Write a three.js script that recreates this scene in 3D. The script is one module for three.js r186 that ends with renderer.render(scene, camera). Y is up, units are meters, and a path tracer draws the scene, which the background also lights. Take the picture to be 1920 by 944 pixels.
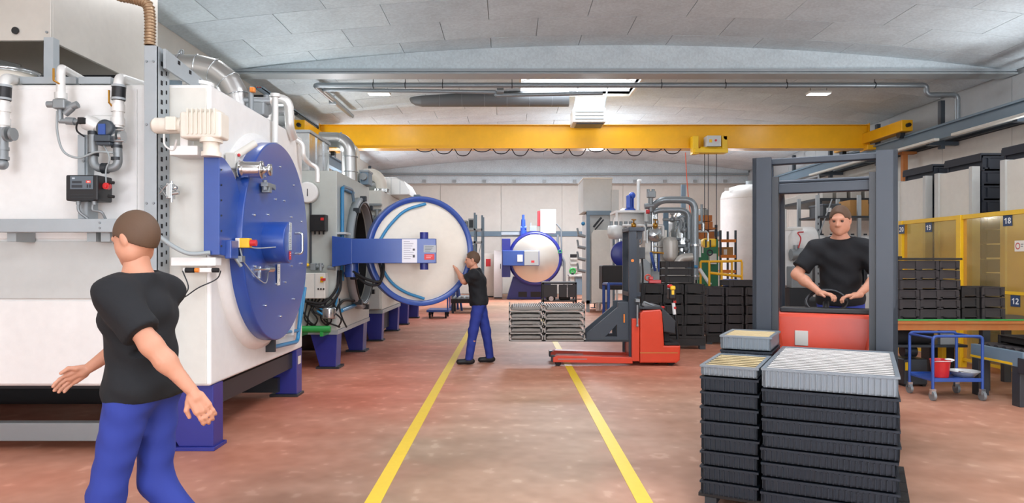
import * as THREE from 'three';
import { mergeGeometries } from 'three/addons/utils/BufferGeometryUtils.js';
import { RoundedBoxGeometry } from 'three/addons/geometries/RoundedBoxGeometry.js';
import { RectAreaLightUniformsLib } from 'three/addons/lights/RectAreaLightUniformsLib.js';

// ---------------------------------------------------------------- camera, light, exposure
const scene = new THREE.Scene();
const camera = new THREE.PerspectiveCamera(39.35, 1920 / 944, 0.1, 120);
camera.position.set(0, 1.55, 0);
camera.lookAt(0, 1.55, -10);
camera.setViewOffset(1920, 944, 5, -16, 1920, 944);      // small rise and shift of the lens
camera.updateProjectionMatrix();
const renderer = new THREE.WebGLRenderer({ antialias: true });
renderer.toneMapping = THREE.LinearToneMapping;
renderer.toneMappingExposure = 1.05;
renderer.shadowMap.enabled = true;
RectAreaLightUniformsLib.init();
scene.background = new THREE.Color(0xdfe6ec);
const LED_POWER = 55, SKY_POWER = 14, ADDED_GATE_POWER = 9, ADDED_UP_POWER = 50;
const LED_COLOR = new THREE.Color(0xf8faff), SKY_COLOR = new THREE.Color(0xeef4ff);
// luminaires hang in rows under the vault: [x, z]; daylight domes sit along its crown: [z near, z far]
const LED_SPOTS = [];
for (const z of [3, -3, -8.2, -17.3, -24]) for (const x of [-3.2, 2.4, 7.6]) if (!(x === 2.4 && z < -12)) LED_SPOTS.push([x, z]);
const DOME_GAIN = [0.8, 0.5, 0.3, 2.7];                    // light of each dome set by hand to balance the hall
// unseen uplights added to brighten the vault: x, y, z, tilt, share of the power, how it is mounted, where
const ADDED_UPLIGHTS = [
  [-4.9, 3.0, -7.9, -0.7, 0.5, 'roof', 'on the roof of the nearest furnace'], [-4.9, 2.86, -11.7, -0.7, 0.9, 'roof', 'on the roof of the furnace with open door'], [-4.9, 2.92, -14.6, -0.7, 1.2, 'roof', 'on the roof of the third furnace'], [-4.9, 2.9, -18.1, -0.7, 1.4, 'roof', 'on the roof of the fourth furnace'],
  [-5.4, 3.1, -22, -0.7, 1.8, 'wall', 'on the left wall behind the storage rack'], [-5.4, 3.1, -27, -0.7, 2, 'wall', 'on the left wall by the far furnace'],
  [10.35, 3.4, -4, 0.7, 2.2, 'wall', 'on the right wall level with the viewpoint'], [10.35, 3.4, -8.4, 0.7, 2.6, 'wall', 'on the right wall outside the picture'], [10.35, 3.4, -12.6, 0.7, 2.4, 'wall', 'on the right wall behind the tall stacks'],
  [2.75, 3.75, -22.7, 0, 2.4, 'pole', 'on a pole behind the tall oven'], [8.2, 3.7, -25.4, 0.2, 2.2, 'pole', 'on a pole behind the white tank'],
];
const DOMES = [[2.4, -0.4], [-4.2, -7.0], [-16.6, -19.4], [-24.3, -26.8]];
const DOME_X = [0.3, 3.3];

// ---------------------------------------------------------------- helpers
let seed = 7;
const rnd = () => { seed = (seed * 1664525 + 1013904223) >>> 0; return seed / 4294967296; };
const rr = (a, b) => a + (b - a) * rnd();
const V = (x, y, z) => new THREE.Vector3(x, y, z);
const fix = (g) => {
  if (g.index) g = g.toNonIndexed();
  for (const k of Object.keys(g.attributes)) if (k !== 'position' && k !== 'normal') g.deleteAttribute(k);
  if (!g.attributes.normal) g.computeVertexNormals();
  return g;
};
function boxUV(g) {                                          // uv in metres from the dominant side of each face
  const p = g.attributes.position, n = g.attributes.normal, uv = new Float32Array(p.count * 2);
  for (let i = 0; i < p.count; i += 3) {
    let ax = 0, ay = 0, az = 0;
    for (let k = i; k < i + 3; k++) { ax += n.getX(k); ay += n.getY(k); az += n.getZ(k); }
    ax = Math.abs(ax); ay = Math.abs(ay); az = Math.abs(az);
    for (let k = i; k < i + 3; k++) {
      const x = p.getX(k), y = p.getY(k), z = p.getZ(k);
      if (ay >= ax && ay >= az) { uv[2 * k] = x; uv[2 * k + 1] = -z; }
      else if (ax >= az) { uv[2 * k] = -z; uv[2 * k + 1] = y; }
      else { uv[2 * k] = x; uv[2 * k + 1] = y; }
    }
  }
  g.setAttribute('uv', new THREE.BufferAttribute(uv, 2));
  return g;
}
const bx = (x0, x1, y0, y1, z0, z1) => {
  const g = new THREE.BoxGeometry(Math.abs(x1 - x0), Math.abs(y1 - y0), Math.abs(z1 - z0));
  return g.translate((x0 + x1) / 2, (y0 + y1) / 2, (z0 + z1) / 2);
};
const rb = (x0, x1, y0, y1, z0, z1, r = 0.01, s = 2) => {
  const w = Math.abs(x1 - x0), h = Math.abs(y1 - y0), d = Math.abs(z1 - z0);
  return new RoundedBoxGeometry(w, h, d, s, Math.min(r, w * 0.49, h * 0.49, d * 0.49)).translate((x0 + x1) / 2, (y0 + y1) / 2, (z0 + z1) / 2);
};
const UPV = V(0, 1, 0);
function cy(a, b, r, r2 = r, seg = 20) {                     // cylinder or cone from a to b
  const A = V(...a), B = V(...b), d = B.clone().sub(A), L = d.length();
  const g = new THREE.CylinderGeometry(r2, r, L, seg);
  g.applyQuaternion(new THREE.Quaternion().setFromUnitVectors(UPV, d.normalize()));
  return g.translate((A.x + B.x) / 2, (A.y + B.y) / 2, (A.z + B.z) / 2);
}
function lt(profile, at, dir = [0, 1, 0], seg = 36) {        // lathe of [radius, height] pairs round an axis
  const g = new THREE.LatheGeometry(profile.map(([r, h]) => new THREE.Vector2(Math.max(r, 1e-4), h)), seg);
  g.applyQuaternion(new THREE.Quaternion().setFromUnitVectors(UPV, V(...dir).normalize()));
  return g.translate(...at);
}
function pipe(pts, r, bend = 0.1, rad = 12) {                // pipe through points with rounded bends
  const P = pts.map((p) => V(...p)), path = new THREE.CurvePath();
  let cur = P[0], n = 0;
  for (let i = 1; i < P.length; i++) {
    if (i === P.length - 1) { path.add(new THREE.LineCurve3(cur, P[i])); n += 2; break; }
    const b = Math.min(bend, P[i].distanceTo(P[i - 1]) * 0.48, P[i].distanceTo(P[i + 1]) * 0.48);
    const p1 = P[i].clone().add(P[i - 1].clone().sub(P[i]).setLength(b)), p2 = P[i].clone().add(P[i + 1].clone().sub(P[i]).setLength(b));
    path.add(new THREE.LineCurve3(cur, p1)); path.add(new THREE.QuadraticBezierCurve3(p1, P[i], p2));
    cur = p2; n += 10;
  }
  const geos = [];
  for (const c of path.curves) geos.push(fix(new THREE.TubeGeometry(c, c.isLineCurve3 ? 1 : 8, r, rad)));
  const a = P[0].clone().add(P[1].clone().sub(P[0]).setLength(0.002)), z = P[P.length - 1], y = P[P.length - 2], e = z.clone().add(y.clone().sub(z).setLength(0.002));
  geos.push(fix(cy(P[0].toArray(), a.toArray(), r, r, rad)), fix(cy(e.toArray(), z.toArray(), r, r, rad)));
  return mergeGeometries(geos);
}
function hose(pts, r, n = 24, rad = 7) {                     // smooth cable through points
  return new THREE.TubeGeometry(new THREE.CatmullRomCurve3(pts.map((p) => V(...p))), n, r, rad);
}
function ex(pts, depth, bevel = 0) {                         // polygon in x,y pushed along +z from 0 to depth
  const s = new THREE.Shape(pts.map(([x, y]) => new THREE.Vector2(x, y)));
  return new THREE.ExtrudeGeometry(s, { depth: depth - 2 * bevel, bevelEnabled: bevel > 0, bevelSize: bevel, bevelThickness: bevel, bevelOffset: -bevel, bevelSegments: 2, curveSegments: 20 }).translate(0, 0, bevel);
}
const exZY = (pts, x0, x1, bevel = 0) => ex(pts.map(([z, y]) => [-z, y]), Math.abs(x1 - x0), bevel).rotateY(Math.PI / 2).translate(Math.min(x0, x1), 0, 0);   // polygon given as z,y pushed along x
const tor = (at, R, r, dir = [0, 1, 0], rs = 8, ts = 32) => new THREE.TorusGeometry(R, r, rs, ts).applyQuaternion(new THREE.Quaternion().setFromUnitVectors(V(0, 0, 1), V(...dir).normalize())).translate(...at);
const sp = (x, y, z, r, sx = 1, sy = 1, sz = 1, n = 14) => new THREE.SphereGeometry(r, n, Math.max(6, n - 4)).scale(sx, sy, sz).translate(x, y, z);
const bolts = (list, dir, r = 0.012, h = 0.012) => list.map(([x, y, z]) => cy([x, y, z], [x + dir[0] * h, y + dir[1] * h, z + dir[2] * h], r, r * 0.85, 6));

const used = {};
const numbered = (name) => { const n = used[name] = (used[name] ?? -1) + 1; return n ? name + '_' + String(n).padStart(3, '0') : name; };
const shade = (o) => { o.castShadow = true; o.receiveShadow = true; return o; };
function thing(name, label, category, pos = [0, 0, 0], turn = 0, group) {   // a Group at the thing's base; its children are its parts
  const o = new THREE.Group(); o.name = numbered(name); scene.add(o);
  o.position.set(...pos); o.rotation.y = turn;
  o.userData = { label, category }; if (group) o.userData.group = group;
  return o;
}
function geo(list, shift) {
  const g = mergeGeometries([].concat(list).map((q) => fix(q.clone ? q.clone() : q)));
  if (shift) g.translate(-shift.x, -shift.y, -shift.z);
  return boxUV(g);
}
const rootOf = (t) => { while (t.parent && t.parent !== scene) t = t.parent; return t; };
const TINY = new Set(['bolt', 'slot', 'corner_bolt', 'crossbar_bolt', 'cooling_rib', 'corrugation', 'seam_ring', 'seam', 'rivet', 'rope', 'fin', 'side_knob', 'cable_gland', 'thin_cable', 'louvre']);   // too small to pick apart singly
const many = (t, name, list, mat, label) => list.map((g) => part(t, name, g, mat, label));
function part(t, name, list, mat, label) {                   // shapes in world metres unless the thing is turned or 'local'
  const root = rootOf(t), m = shade(new THREE.Mesh(geo(list, root.rotation.y || root.userData_local ? null : root.position), mat));
  m.name = name; if (label) m.userData.label = label;
  if (TINY.has(name) && Array.isArray(list) && list.length > 1) m.userData.kind = 'stuff';
  t.add(m); return m;
}
function solo(name, label, category, list, mat, group) {     // a thing that is one mesh
  const g = geo(list); g.computeBoundingBox(); const b = g.boundingBox, p = V((b.min.x + b.max.x) / 2, b.min.y, (b.min.z + b.max.z) / 2);
  g.translate(-p.x, -p.y, -p.z);
  const m = shade(new THREE.Mesh(g, mat)); m.name = numbered(name); m.position.copy(p); scene.add(m);
  m.userData = { label, category }; if (group) m.userData.group = group;
  return m;
}
function struct(name, list, mat, label, category = 'structure') {
  const m = shade(new THREE.Mesh(geo(list), mat)); m.name = name; m.userData = { kind: 'structure', label, category }; scene.add(m); return m;
}
function copyOf(root, pos, turn, label, group) {
  const r = root.clone(); r.name = numbered(root.name.replace(/_\d{3}$/, '')); scene.add(r);
  r.position.set(...pos); r.rotation.y = turn; r.userData = { ...root.userData, label }; if (group) r.userData.group = group;
  return r;
}
const ORD = ['topmost', 'second from the top', 'third from the top', 'fourth from the top', 'fifth from the top', 'sixth from the top', 'seventh from the top', 'eighth from the top', 'ninth from the top', 'tenth from the top', 'eleventh from the top', 'twelfth from the top', 'thirteenth from the top', 'fourteenth from the top'];

// ---------------------------------------------------------------- textures and materials
function hash(x, y, s) { let h = (x * 374761393 + y * 668265263 + s * 1274126177) | 0; h = Math.imul(h ^ (h >>> 13), 1274126177); return ((h ^ (h >>> 16)) >>> 0) / 4294967296; }
function vnoise(x, y, per, s) {                              // tiling value noise
  const xi = Math.floor(x), yi = Math.floor(y), fx = x - xi, fy = y - yi, u = fx * fx * (3 - 2 * fx), v = fy * fy * (3 - 2 * fy);
  const m = (a) => ((a % per) + per) % per, a = hash(m(xi), m(yi), s), b = hash(m(xi + 1), m(yi), s), c = hash(m(xi), m(yi + 1), s), d = hash(m(xi + 1), m(yi + 1), s);
  return a + (b - a) * u + (c - a) * v + (a - b - c + d) * u * v;
}
const fbm = (u, v, f, o, s) => { let t = 0, a = 0.5, n = 0; for (let k = 0; k < o; k++) { t += a * vnoise(u * f, v * f, f, s + k); n += a; a *= 0.5; f *= 2; } return t / n; };
function tex(w, h, fn, srgb, wrap = true) {
  const d = new Uint8Array(w * h * 4);
  for (let j = 0; j < h; j++) for (let i = 0; i < w; i++) {
    const c = fn(i / w, j / h), o = 4 * (j * w + i);
    if (typeof c === 'number') { d[o] = d[o + 1] = d[o + 2] = Math.max(0, Math.min(255, c * 255)); } else for (let k = 0; k < 3; k++) d[o + k] = Math.max(0, Math.min(255, c[k]));
    d[o + 3] = 255;
  }
  const t = new THREE.DataTexture(d, w, h); t.magFilter = THREE.LinearFilter; t.minFilter = THREE.LinearMipmapLinearFilter; t.generateMipmaps = true;
  if (wrap) t.wrapS = t.wrapT = THREE.RepeatWrapping;
  if (srgb) t.colorSpace = THREE.SRGBColorSpace;
  t.needsUpdate = true; return t;
}
const rep = (t, sx, sy = sx) => { const c = t.clone(); c.repeat.set(1 / sx, 1 / sy); c.needsUpdate = true; return c; };
const T_soft = tex(256, 256, (u, v) => fbm(u, v, 6, 5, 3), false);
const T_grain = tex(256, 256, (u, v) => 0.5 * fbm(u, v, 40, 3, 9) + 0.5 * hash(u * 256 | 0, v * 256 | 0, 5), false);
const T_brush = tex(256, 256, (u, v) => 0.6 * vnoise(u * 4, v * 128, 128, 2) + 0.4 * vnoise(u * 16, v * 256, 256, 8), false);
const T_wear = tex(512, 512, (u, v) => { const a = fbm(u, v, 5, 6, 21), b = fbm(u, v, 24, 4, 33), k = 242 + 14 * (a - 0.3) + 7 * b; return [k, k, k - 1]; }, true);   // faint scuffs and dust specks on paint
const std = (color, roughness = 0.5, metalness = 0, o = {}) => new THREE.MeshStandardMaterial({ color, roughness, metalness, ...o });
const paint = (color, rough = 0.42, o = {}) => new THREE.MeshPhysicalMaterial({ color, roughness: rough, metalness: 0, map: rep(T_wear, 1.3), bumpMap: rep(T_grain, 0.12), bumpScale: 0.0003, clearcoat: 0.15, clearcoatRoughness: 0.25, ...o });
const M = {
  white: paint(0xf0efec, 0.38), cream: paint(0xece4d6, 0.45), offwhite: paint(0xdfddd4, 0.5), palegrey: paint(0xc9ccc9, 0.45), furnacegrey: paint(0xbec3bd, 0.42), midgrey: paint(0x9fa7a9, 0.45), steelgrey: paint(0xa4acb0, 0.4),
  blue: paint(0x214a9d, 0.3, { clearcoat: 0.5 }), deepblue: paint(0x282f86, 0.38), trolleyblue: paint(0x2a4f9c, 0.4), motorblue: paint(0x2f55b8, 0.4), skyblue: paint(0x2f86b8, 0.35), railblue: paint(0x708797, 0.45), slate: paint(0x3a444d, 0.45),
  yellow: paint(0xf2b204, 0.33), signyellow: paint(0xf2c318, 0.4), orange: paint(0xe8862a, 0.45), red: paint(0xd9472c, 0.33, { clearcoat: 0.4 }), bucketred: paint(0xd02a2c, 0.3), green: paint(0x2c9a48, 0.4), boardgreen: paint(0x1d6d45, 0.5),
  black: std(0x16171a, 0.45), rubber: std(0x1b1b1c, 0.8), darkmetal: std(0x33373b, 0.45, 0.4), graphite: paint(0x2e3338, 0.5), mast: paint(0x28333f, 0.45),
  crate: std(0x332f30, 0.62, 0.15, { bumpMap: rep(T_grain, 0.1), bumpScale: 0.001, map: rep(T_wear, 0.5) }), crateblue: std(0x242a35, 0.55, 0.15, { bumpMap: rep(T_grain, 0.1), bumpScale: 0.001, map: rep(T_wear, 0.5) }), cratedark: std(0x252322, 0.6, 0.25, { bumpMap: rep(T_grain, 0.1), bumpScale: 0.001, map: rep(T_wear, 0.4) }),
  tray: std(0x232a33, 0.42, 0.45, { bumpMap: rep(T_grain, 0.1), bumpScale: 0.0008 }), casting: std(0x9b9791, 0.55, 0.55, { bumpMap: rep(T_grain, 0.06), bumpScale: 0.0008, map: rep(T_wear, 0.3) }), brightwire: std(0xa9a5a0, 0.42, 0.55), brasswire: std(0xa89670, 0.4, 0.6), trayrim: std(0x7b848b, 0.45, 0.45),
  galv: std(0xc3c8ca, 0.34, 0.85, { roughnessMap: rep(T_soft, 0.5) }), steel: std(0xb9b9b6, 0.32, 0.9, { bumpMap: rep(T_brush, 0.6), bumpScale: 0.0002 }), doorsteel: std(0xcfc9be, 0.34, 0.6), chrome: std(0xd6d8d8, 0.16, 1), castgrey: std(0x8e9496, 0.5, 0.5), pipegrey: std(0x8f979b, 0.35, 0.45), pipewhite: std(0xdcdcd8, 0.4, 0.15), insul: std(0xe3e3df, 0.35, 0.5), brass: std(0xb98a3c, 0.35, 0.85),
  hoodsteel: std(0xc9c5bd, 0.4, 0.3, { map: rep(T_wear, 1.1) }), flex: std(0xa58a6c, 0.42, 0.6), duct: std(0x6f7375, 0.55, 0.3),
  wood: std(0xb98b55, 0.65, 0, { map: rep(tex(256, 256, (u, v) => { const g = fbm(u, v * 0.25, 8, 4, 51) * 0.6 + 0.4 * vnoise(u * 3, v * 90, 90, 4); return [255, 236 - 50 * g, 215 - 80 * g]; }, true), 0.5) }), carton: std(0xb4874f, 0.85),
  amber: new THREE.MeshPhysicalMaterial({ color: 0xf7e8b0, roughness: 0.08, transmission: 0.9, thickness: 0, ior: 1.45 }),
  glass: new THREE.MeshPhysicalMaterial({ color: 0xffffff, roughness: 0.05, transmission: 1, thickness: 0 }),
  concrete: null, skin: std(0xc98f73, 0.55), shirt: std(0x111317, 0.85), trousers: std(0x27388c, 0.8), shoe: std(0x1a1a1c, 0.55), hair: std(0x5a4331, 0.7), eye: std(0x4a3a30, 0.3), paper: std(0xe9e8e4, 0.7), redlabel: std(0xc8343a, 0.5), yellowcap: std(0xe8c820, 0.4), orangewire: std(0xd9562c, 0.5), pan: std(0xd6d8d6, 0.35, 0.3),
};
const T_conc = tex(512, 512, (u, v) => { const a = fbm(u, v, 4, 5, 61), b = fbm(u, v, 48, 3, 71), p = hash(u * 512 | 0, v * 512 | 0, 4); const k = 230 + 18 * (a - 0.5) + 26 * (b - 0.5) - (p > 0.985 ? 45 : 0); return [k, k, k]; }, true);
M.concrete = std(0xe4f2f7, 0.92, 0, { map: rep(T_conc, 1.6), bumpMap: rep(T_grain, 0.35), bumpScale: 0.004 });
const panelTone = [0xecfaff, 0xe7f5fb, 0xe2f0f6].map((c) => std(c, 0.92, 0, { map: rep(T_conc, 1.7 + 0.2 * rnd()), bumpMap: rep(T_grain, 0.35), bumpScale: 0.004 }));
M.wallcream = std(0xdfdbd2, 0.7, 0, { map: rep(T_wear, 2.4) }); M.wallgrey = std(0xc4c9cb, 0.65, 0, { map: rep(T_wear, 2) });
function printed(w, h, draw) { const c = document.createElement('canvas'); c.width = w; c.height = h; const g = c.getContext('2d'); draw(g, w, h); const t = new THREE.CanvasTexture(c); t.colorSpace = THREE.SRGBColorSpace; return t; }
function plate(t, name, w, h, d, mat, tx, at, turn = 0, label) {   // thin plate with print on its front (+z before turning)
  const g = new THREE.BoxGeometry(w, h, d), m = shade(new THREE.Mesh(g, [mat, mat, mat, mat, std(0xffffff, 0.45, 0, { map: tx }), mat]));
  m.name = name; const root = rootOf(t), p = V(...at); if (!(root.rotation.y || root.userData_local)) p.sub(root.position);
  m.position.copy(p); m.rotation.y = turn; if (label) m.userData.label = label; t.add(m); return m;
}

// ---------------------------------------------------------------- the hall
const XL = -5.9, XR = 10.7, XC = 2.4, ZF = 7, ZB = -32, SPRING = 5.55, RISE = 0.55, VR = (8.3 * 8.3 + RISE * RISE) / (2 * RISE);
const vault = (x) => SPRING + RISE - VR + Math.sqrt(VR * VR - (x - XC) * (x - XC));
const T_floor = tex(1024, 2048, (u, v) => {
  const x = XL - 0.1 + u * 16.8, z = ZB + v * 39.2;         // metres on the floor
  const big = fbm(u * 0.43, v, 9, 5, 101), mid = fbm(u * 0.43, v, 60, 4, 113), fine = fbm(u * 0.43, v, 400, 2, 127), sweep = vnoise(u * 22 + 3 * big, v * 160, 4096, 131);
  let r = 180, g = 133, b = 108;
  const redP = Math.min(1, Math.max(0, (big - 0.46) * 5)), pale = Math.min(1, Math.max(0, (mid - 0.5) * 4)), dirt = Math.min(1, Math.max(0, (0.47 - big) * 5)) * (0.5 + mid);
  const lane = Math.max(0, Math.min(1, (1.0 - Math.abs(x) + 0.8 * (mid - 0.5)) * 2.5)), fresh = Math.max(0, Math.min(1, (-0.9 - x + 1.2 * (big - 0.5)) * 1.2));   // traffic wears the coating grey-brown in the lane; it stays red beside the furnaces
  r += 14 * redP; g -= 7 * redP; b -= 8 * redP;
  r += 7 * pale; g += 8 * pale; b += 8 * pale;
  r -= 34 * dirt; g -= 20 * dirt; b -= 16 * dirt;
  r += -6 * lane + 10 * fresh; g += 3 * lane - 5 * fresh; b += 1 * lane - 5 * fresh;
  const s = (sweep - 0.5) * 20 + (fine - 0.5) * 20; r += s; g += s; b += s;
  if (fine > 0.8) { r += 10; g += 12; b += 12; }
  return [r, g, b];
}, true, false);
const floorMat = std(0xffffff, 0.55, 0, { map: T_floor, roughnessMap: null, bumpMap: null });
const fl = struct('floor', [bx(XL - 0.1, XR + 0.2, -0.2, 0, ZF + 0.2, ZB - 0.2)], floorMat, 'red-brown coated concrete floor of the hall', 'floor');
{ const uv = fl.geometry.attributes.uv, p = fl.geometry.attributes.position; for (let i = 0; i < p.count; i++) uv.setXY(i, (p.getX(i) - XL + 0.1) / 16.8, (p.getZ(i) - ZB) / 39.2); }
const linePaint = std(0xf2cc35, 0.45, 0, { map: rep(T_wear, 0.8) });
for (const [x, z1] of [[-0.872, -19], [0.865, -19]]) part(fl, 'yellow_floor_line', bx(x - 0.052, x + 0.052, 0, 0.003, 6, z1), linePaint);

// walls: right wall and back wall in wide panels with open joints
const wr = struct('wall_right', [bx(XR + 0.06, XR + 0.3, 0, SPRING + 0.1, ZF + 0.2, ZB - 0.3)], M.wallgrey, 'cream panel wall on the right with a blue-grey upper strip', 'wall');
for (let z = 6.6; z > ZB; z -= 2.4) {
  part(wr, 'wall_panel', bx(XR, XR + 0.06, 0.02, 2.2, z, z - 2.385), M.wallcream); part(wr, 'wall_panel', bx(XR, XR + 0.06, 2.215, 4.38, z, z - 2.385), M.wallcream);
  part(wr, 'upper_panel', bx(XR, XR + 0.06, 4.47, 5.45, z, z - 2.385), M.wallgrey);
}
part(wr, 'ledge', bx(XR - 0.1, XR + 0.06, 4.395, 4.455, ZF, ZB), M.slate);
const wb = struct('wall_back', [bx(XL - 0.3, XR + 0.3, 0, 6.2, ZB - 0.06, ZB - 0.3)], M.wallgrey, 'cream panel wall at the far end of the hall', 'wall');
for (let x = XL; x < XR - 0.1; x += 2.767) { part(wb, 'wall_panel', bx(x, x + 2.755, 0.02, 2.62, ZB, ZB - 0.06), M.wallcream); part(wb, 'wall_panel', bx(x, x + 2.755, 2.86, 5.02, ZB, ZB - 0.06), M.wallcream); }
part(wb, 'wall_rail', bx(XL, XR, 2.63, 2.85, ZB + 0.04, ZB - 0.06), M.railblue);
struct('wall_left', [bx(XL - 0.3, XL, 0, SPRING + 0.1, ZF + 0.2, ZB - 0.3)], M.wallcream, 'plain wall behind the row of furnaces on the left', 'wall');
struct('wall_front', [bx(XL - 0.3, XR + 0.3, 0, 6.3, ZF, ZF + 0.3)], M.wallcream, 'plain wall of the hall behind the viewpoint', 'wall');
// unseen gates added behind the viewpoint; their panes glow to brighten the fronts
const frosted = new THREE.MeshStandardMaterial({ color: 0xf0f2f2, roughness: 0.5, emissive: SKY_COLOR, emissiveIntensity: 2.2 });
[[-4.6, -0.4], [4.4, 8.6]].forEach(([a, b], i) => {
  const g = struct('door_' + (i + 1), [bx(a - 0.1, b + 0.1, 0, 4.6, ZF, ZF - 0.05)], M.steelgrey, 'added glowing gate behind the viewpoint', 'gate');
  for (let r = 0; r < 5; r++) for (let c = 0; c < 4; c++) part(g, 'added_glow_pane', bx(a + c * (b - a) / 4 + 0.04, a + (c + 1) * (b - a) / 4 - 0.04, 0.54 + r * 0.8, 1.26 + r * 0.8, ZF - 0.05, ZF - 0.07), frosted);
  const L = new THREE.RectAreaLight(SKY_COLOR, ADDED_GATE_POWER, b - a, 4); L.position.set((a + b) / 2, 2.55, ZF - 0.09); L.lookAt((a + b) / 2, 2.55, -10); L.castShadow = true; L.name = 'added_gate_light'; scene.add(L);
});

// vaulted ceiling: backing shell, then boards one by one below it
function arcSlab(x0, x1, z0, z1, lo, hi, n = 4) {
  const pts = [];
  for (let i = 0; i <= n; i++) { const x = x0 + (x1 - x0) * i / n; pts.push([x, vault(x) + lo]); }
  for (let i = n; i >= 0; i--) { const x = x0 + (x1 - x0) * i / n; pts.push([x, vault(x) + hi]); }
  return ex(pts, Math.abs(z1 - z0)).translate(0, 0, Math.min(z0, z1));
}
const shell = [], cuts = DOMES.flat();
let zc = ZF + 0.3;
for (const [a, b] of DOMES) { shell.push(arcSlab(XL - 0.3, XR + 0.3, zc, a, 0.04, 0.3, 24), arcSlab(XL - 0.3, DOME_X[0], a, b, 0.04, 0.3, 12), arcSlab(DOME_X[1], XR + 0.3, a, b, 0.04, 0.3, 12)); zc = b; }
shell.push(arcSlab(XL - 0.3, XR + 0.3, zc, ZB - 0.3, 0.04, 0.3, 24));
const ceil = struct('ceiling', shell, M.concrete, 'grey vaulted ceiling of cement-bonded boards', 'ceiling');
{
  const W = 1.84, D = 1.08; let row = 0;
  for (let z = -9.9; z > ZB + 0.4; z -= D, row++) for (let k = -1; k < 10; k++) {
    const x0 = Math.max(XL, XL + (k + (row % 2 ? 0.5 : 0)) * W), x1 = Math.min(XR, XL + (k + 1 + (row % 2 ? 0.5 : 0)) * W);
    if (x1 - x0 < 0.1) continue;
    let z0 = z, z1 = Math.max(z - D, ZB), skip = false;
    const spans = [[x0, x1, z0, z1]];
    for (const [a, b] of DOMES) for (let s = spans.length - 1; s >= 0; s--) {
      const [p, q, m, n] = spans[s];
      if (m <= b || n >= a || q <= DOME_X[0] || p >= DOME_X[1]) continue;
      spans.splice(s, 1);
      if (p < DOME_X[0] - 0.05) spans.push([p, DOME_X[0], m, n]);
      if (q > DOME_X[1] + 0.05) spans.push([DOME_X[1], q, m, n]);
      if (m > a + 0.05) spans.push([Math.max(p, DOME_X[0]), Math.min(q, DOME_X[1]), m, a]);
      if (n < b - 0.05) spans.push([Math.max(p, DOME_X[0]), Math.min(q, DOME_X[1]), b, n]);
    }
    for (const [p, q, m, n] of spans) part(ceil, 'ceiling_board', arcSlab(p + 0.006, q - 0.006, m - 0.006, n + 0.006, 0.004 * rnd(), 0.05), panelTone[(rnd() * 3) | 0]);
  }
}
// cross beams under the vault
function archBeam(name, z, t, y0, label) {
  const pts = [[XL, y0]]; pts.push([XR, y0]);
  for (let i = 0; i <= 24; i++) { const x = XR + (XL - XR) * i / 24; pts.push([x, vault(x) + 0.02]); }
  const b = struct(name, [ex(pts, t).translate(0, 0, z - t)], M.concrete, label, 'beam');
  part(b, 'ledge_strip', bx(XL, XR, y0 + 0.03, y0 + 0.09, z + 0.06, z), M.steelgrey);
  part(b, 'bottom_flange', bx(XL, XR, y0 - 0.03, y0, z + 0.1, z - t), M.midgrey);
  return b;
}
archBeam('trim_1', -14.9, 0.35, 5.5, 'concrete cross beam under the vault above the crane');
const tb2 = archBeam('trim_2', -31.5, 0.4, 5.36, 'concrete cross beam at the far wall of the hall');
part(tb2, 'lower_band', bx(XL, XR, 5.0, 5.33, -31.6, -31.9), M.concrete);
for (let i = 0; i < 12; i++) part(tb2, 'anchor_bracket', bx(-3.9 + i * 1.35, -3.75 + i * 1.35, 5.03, 5.15, -31.52, -31.6), M.midgrey);

// daylight domes with opal panes
const opal = new THREE.MeshStandardMaterial({ color: 0xf6f7f5, roughness: 0.6, emissive: SKY_COLOR, emissiveIntensity: 2.2 });
DOMES.forEach(([a, b], i) => {
  const y0 = vault(1.8) - 0.03, y1 = y0 + 0.24, w = 0.06;
  const f = struct('window_' + (i + 1), [bx(DOME_X[0] - w, DOME_X[0], y0, y1, a + w, b - w), bx(DOME_X[1], DOME_X[1] + w, y0, y1, a + w, b - w), bx(DOME_X[0], DOME_X[1], y0, y1, a + w, a), bx(DOME_X[0], DOME_X[1], y0, y1, b, b - w)], M.offwhite, 'bright opal roof light in the crown of the vault', 'roof light');
  const pts = []; for (let k = 0; k <= 10; k++) { const t = k / 10; pts.push([DOME_X[0] + 3 * t, y1 - 0.06 + 0.35 * Math.sin(Math.PI * t)]); }
  for (let k = 10; k >= 0; k--) { const t = k / 10; pts.push([DOME_X[0] + 3 * t, y1 - 0.04 + 0.35 * Math.sin(Math.PI * t)]); }
  part(f, 'opal_pane', ex(pts, a - b).translate(0, 0, b), opal);
  const cap = pts.slice(0, 11).concat([[DOME_X[1], y1 - 0.1], [DOME_X[0], y1 - 0.1]]).reverse();
  many(f, 'opal_end', [ex(cap, 0.02).translate(0, 0, a - 0.02), ex(cap, 0.02).translate(0, 0, b)], opal);
  for (const z of [a - 0.9, a - 1.9]) { const q = pts.map(([x, y]) => [x, y - 0.03]); part(f, 'glazing_bar', ex(q, 0.05).translate(0, 0, z), M.offwhite); }
  const L = new THREE.RectAreaLight(SKY_COLOR, SKY_POWER * DOME_GAIN[i], 2.9, a - b - 0.1); L.name = 'daylight'; L.position.set(1.8, y0 - 0.02, (a + b) / 2); L.lookAt(1.8, 0, (a + b) / 2); L.castShadow = true; scene.add(L);
});
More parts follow.
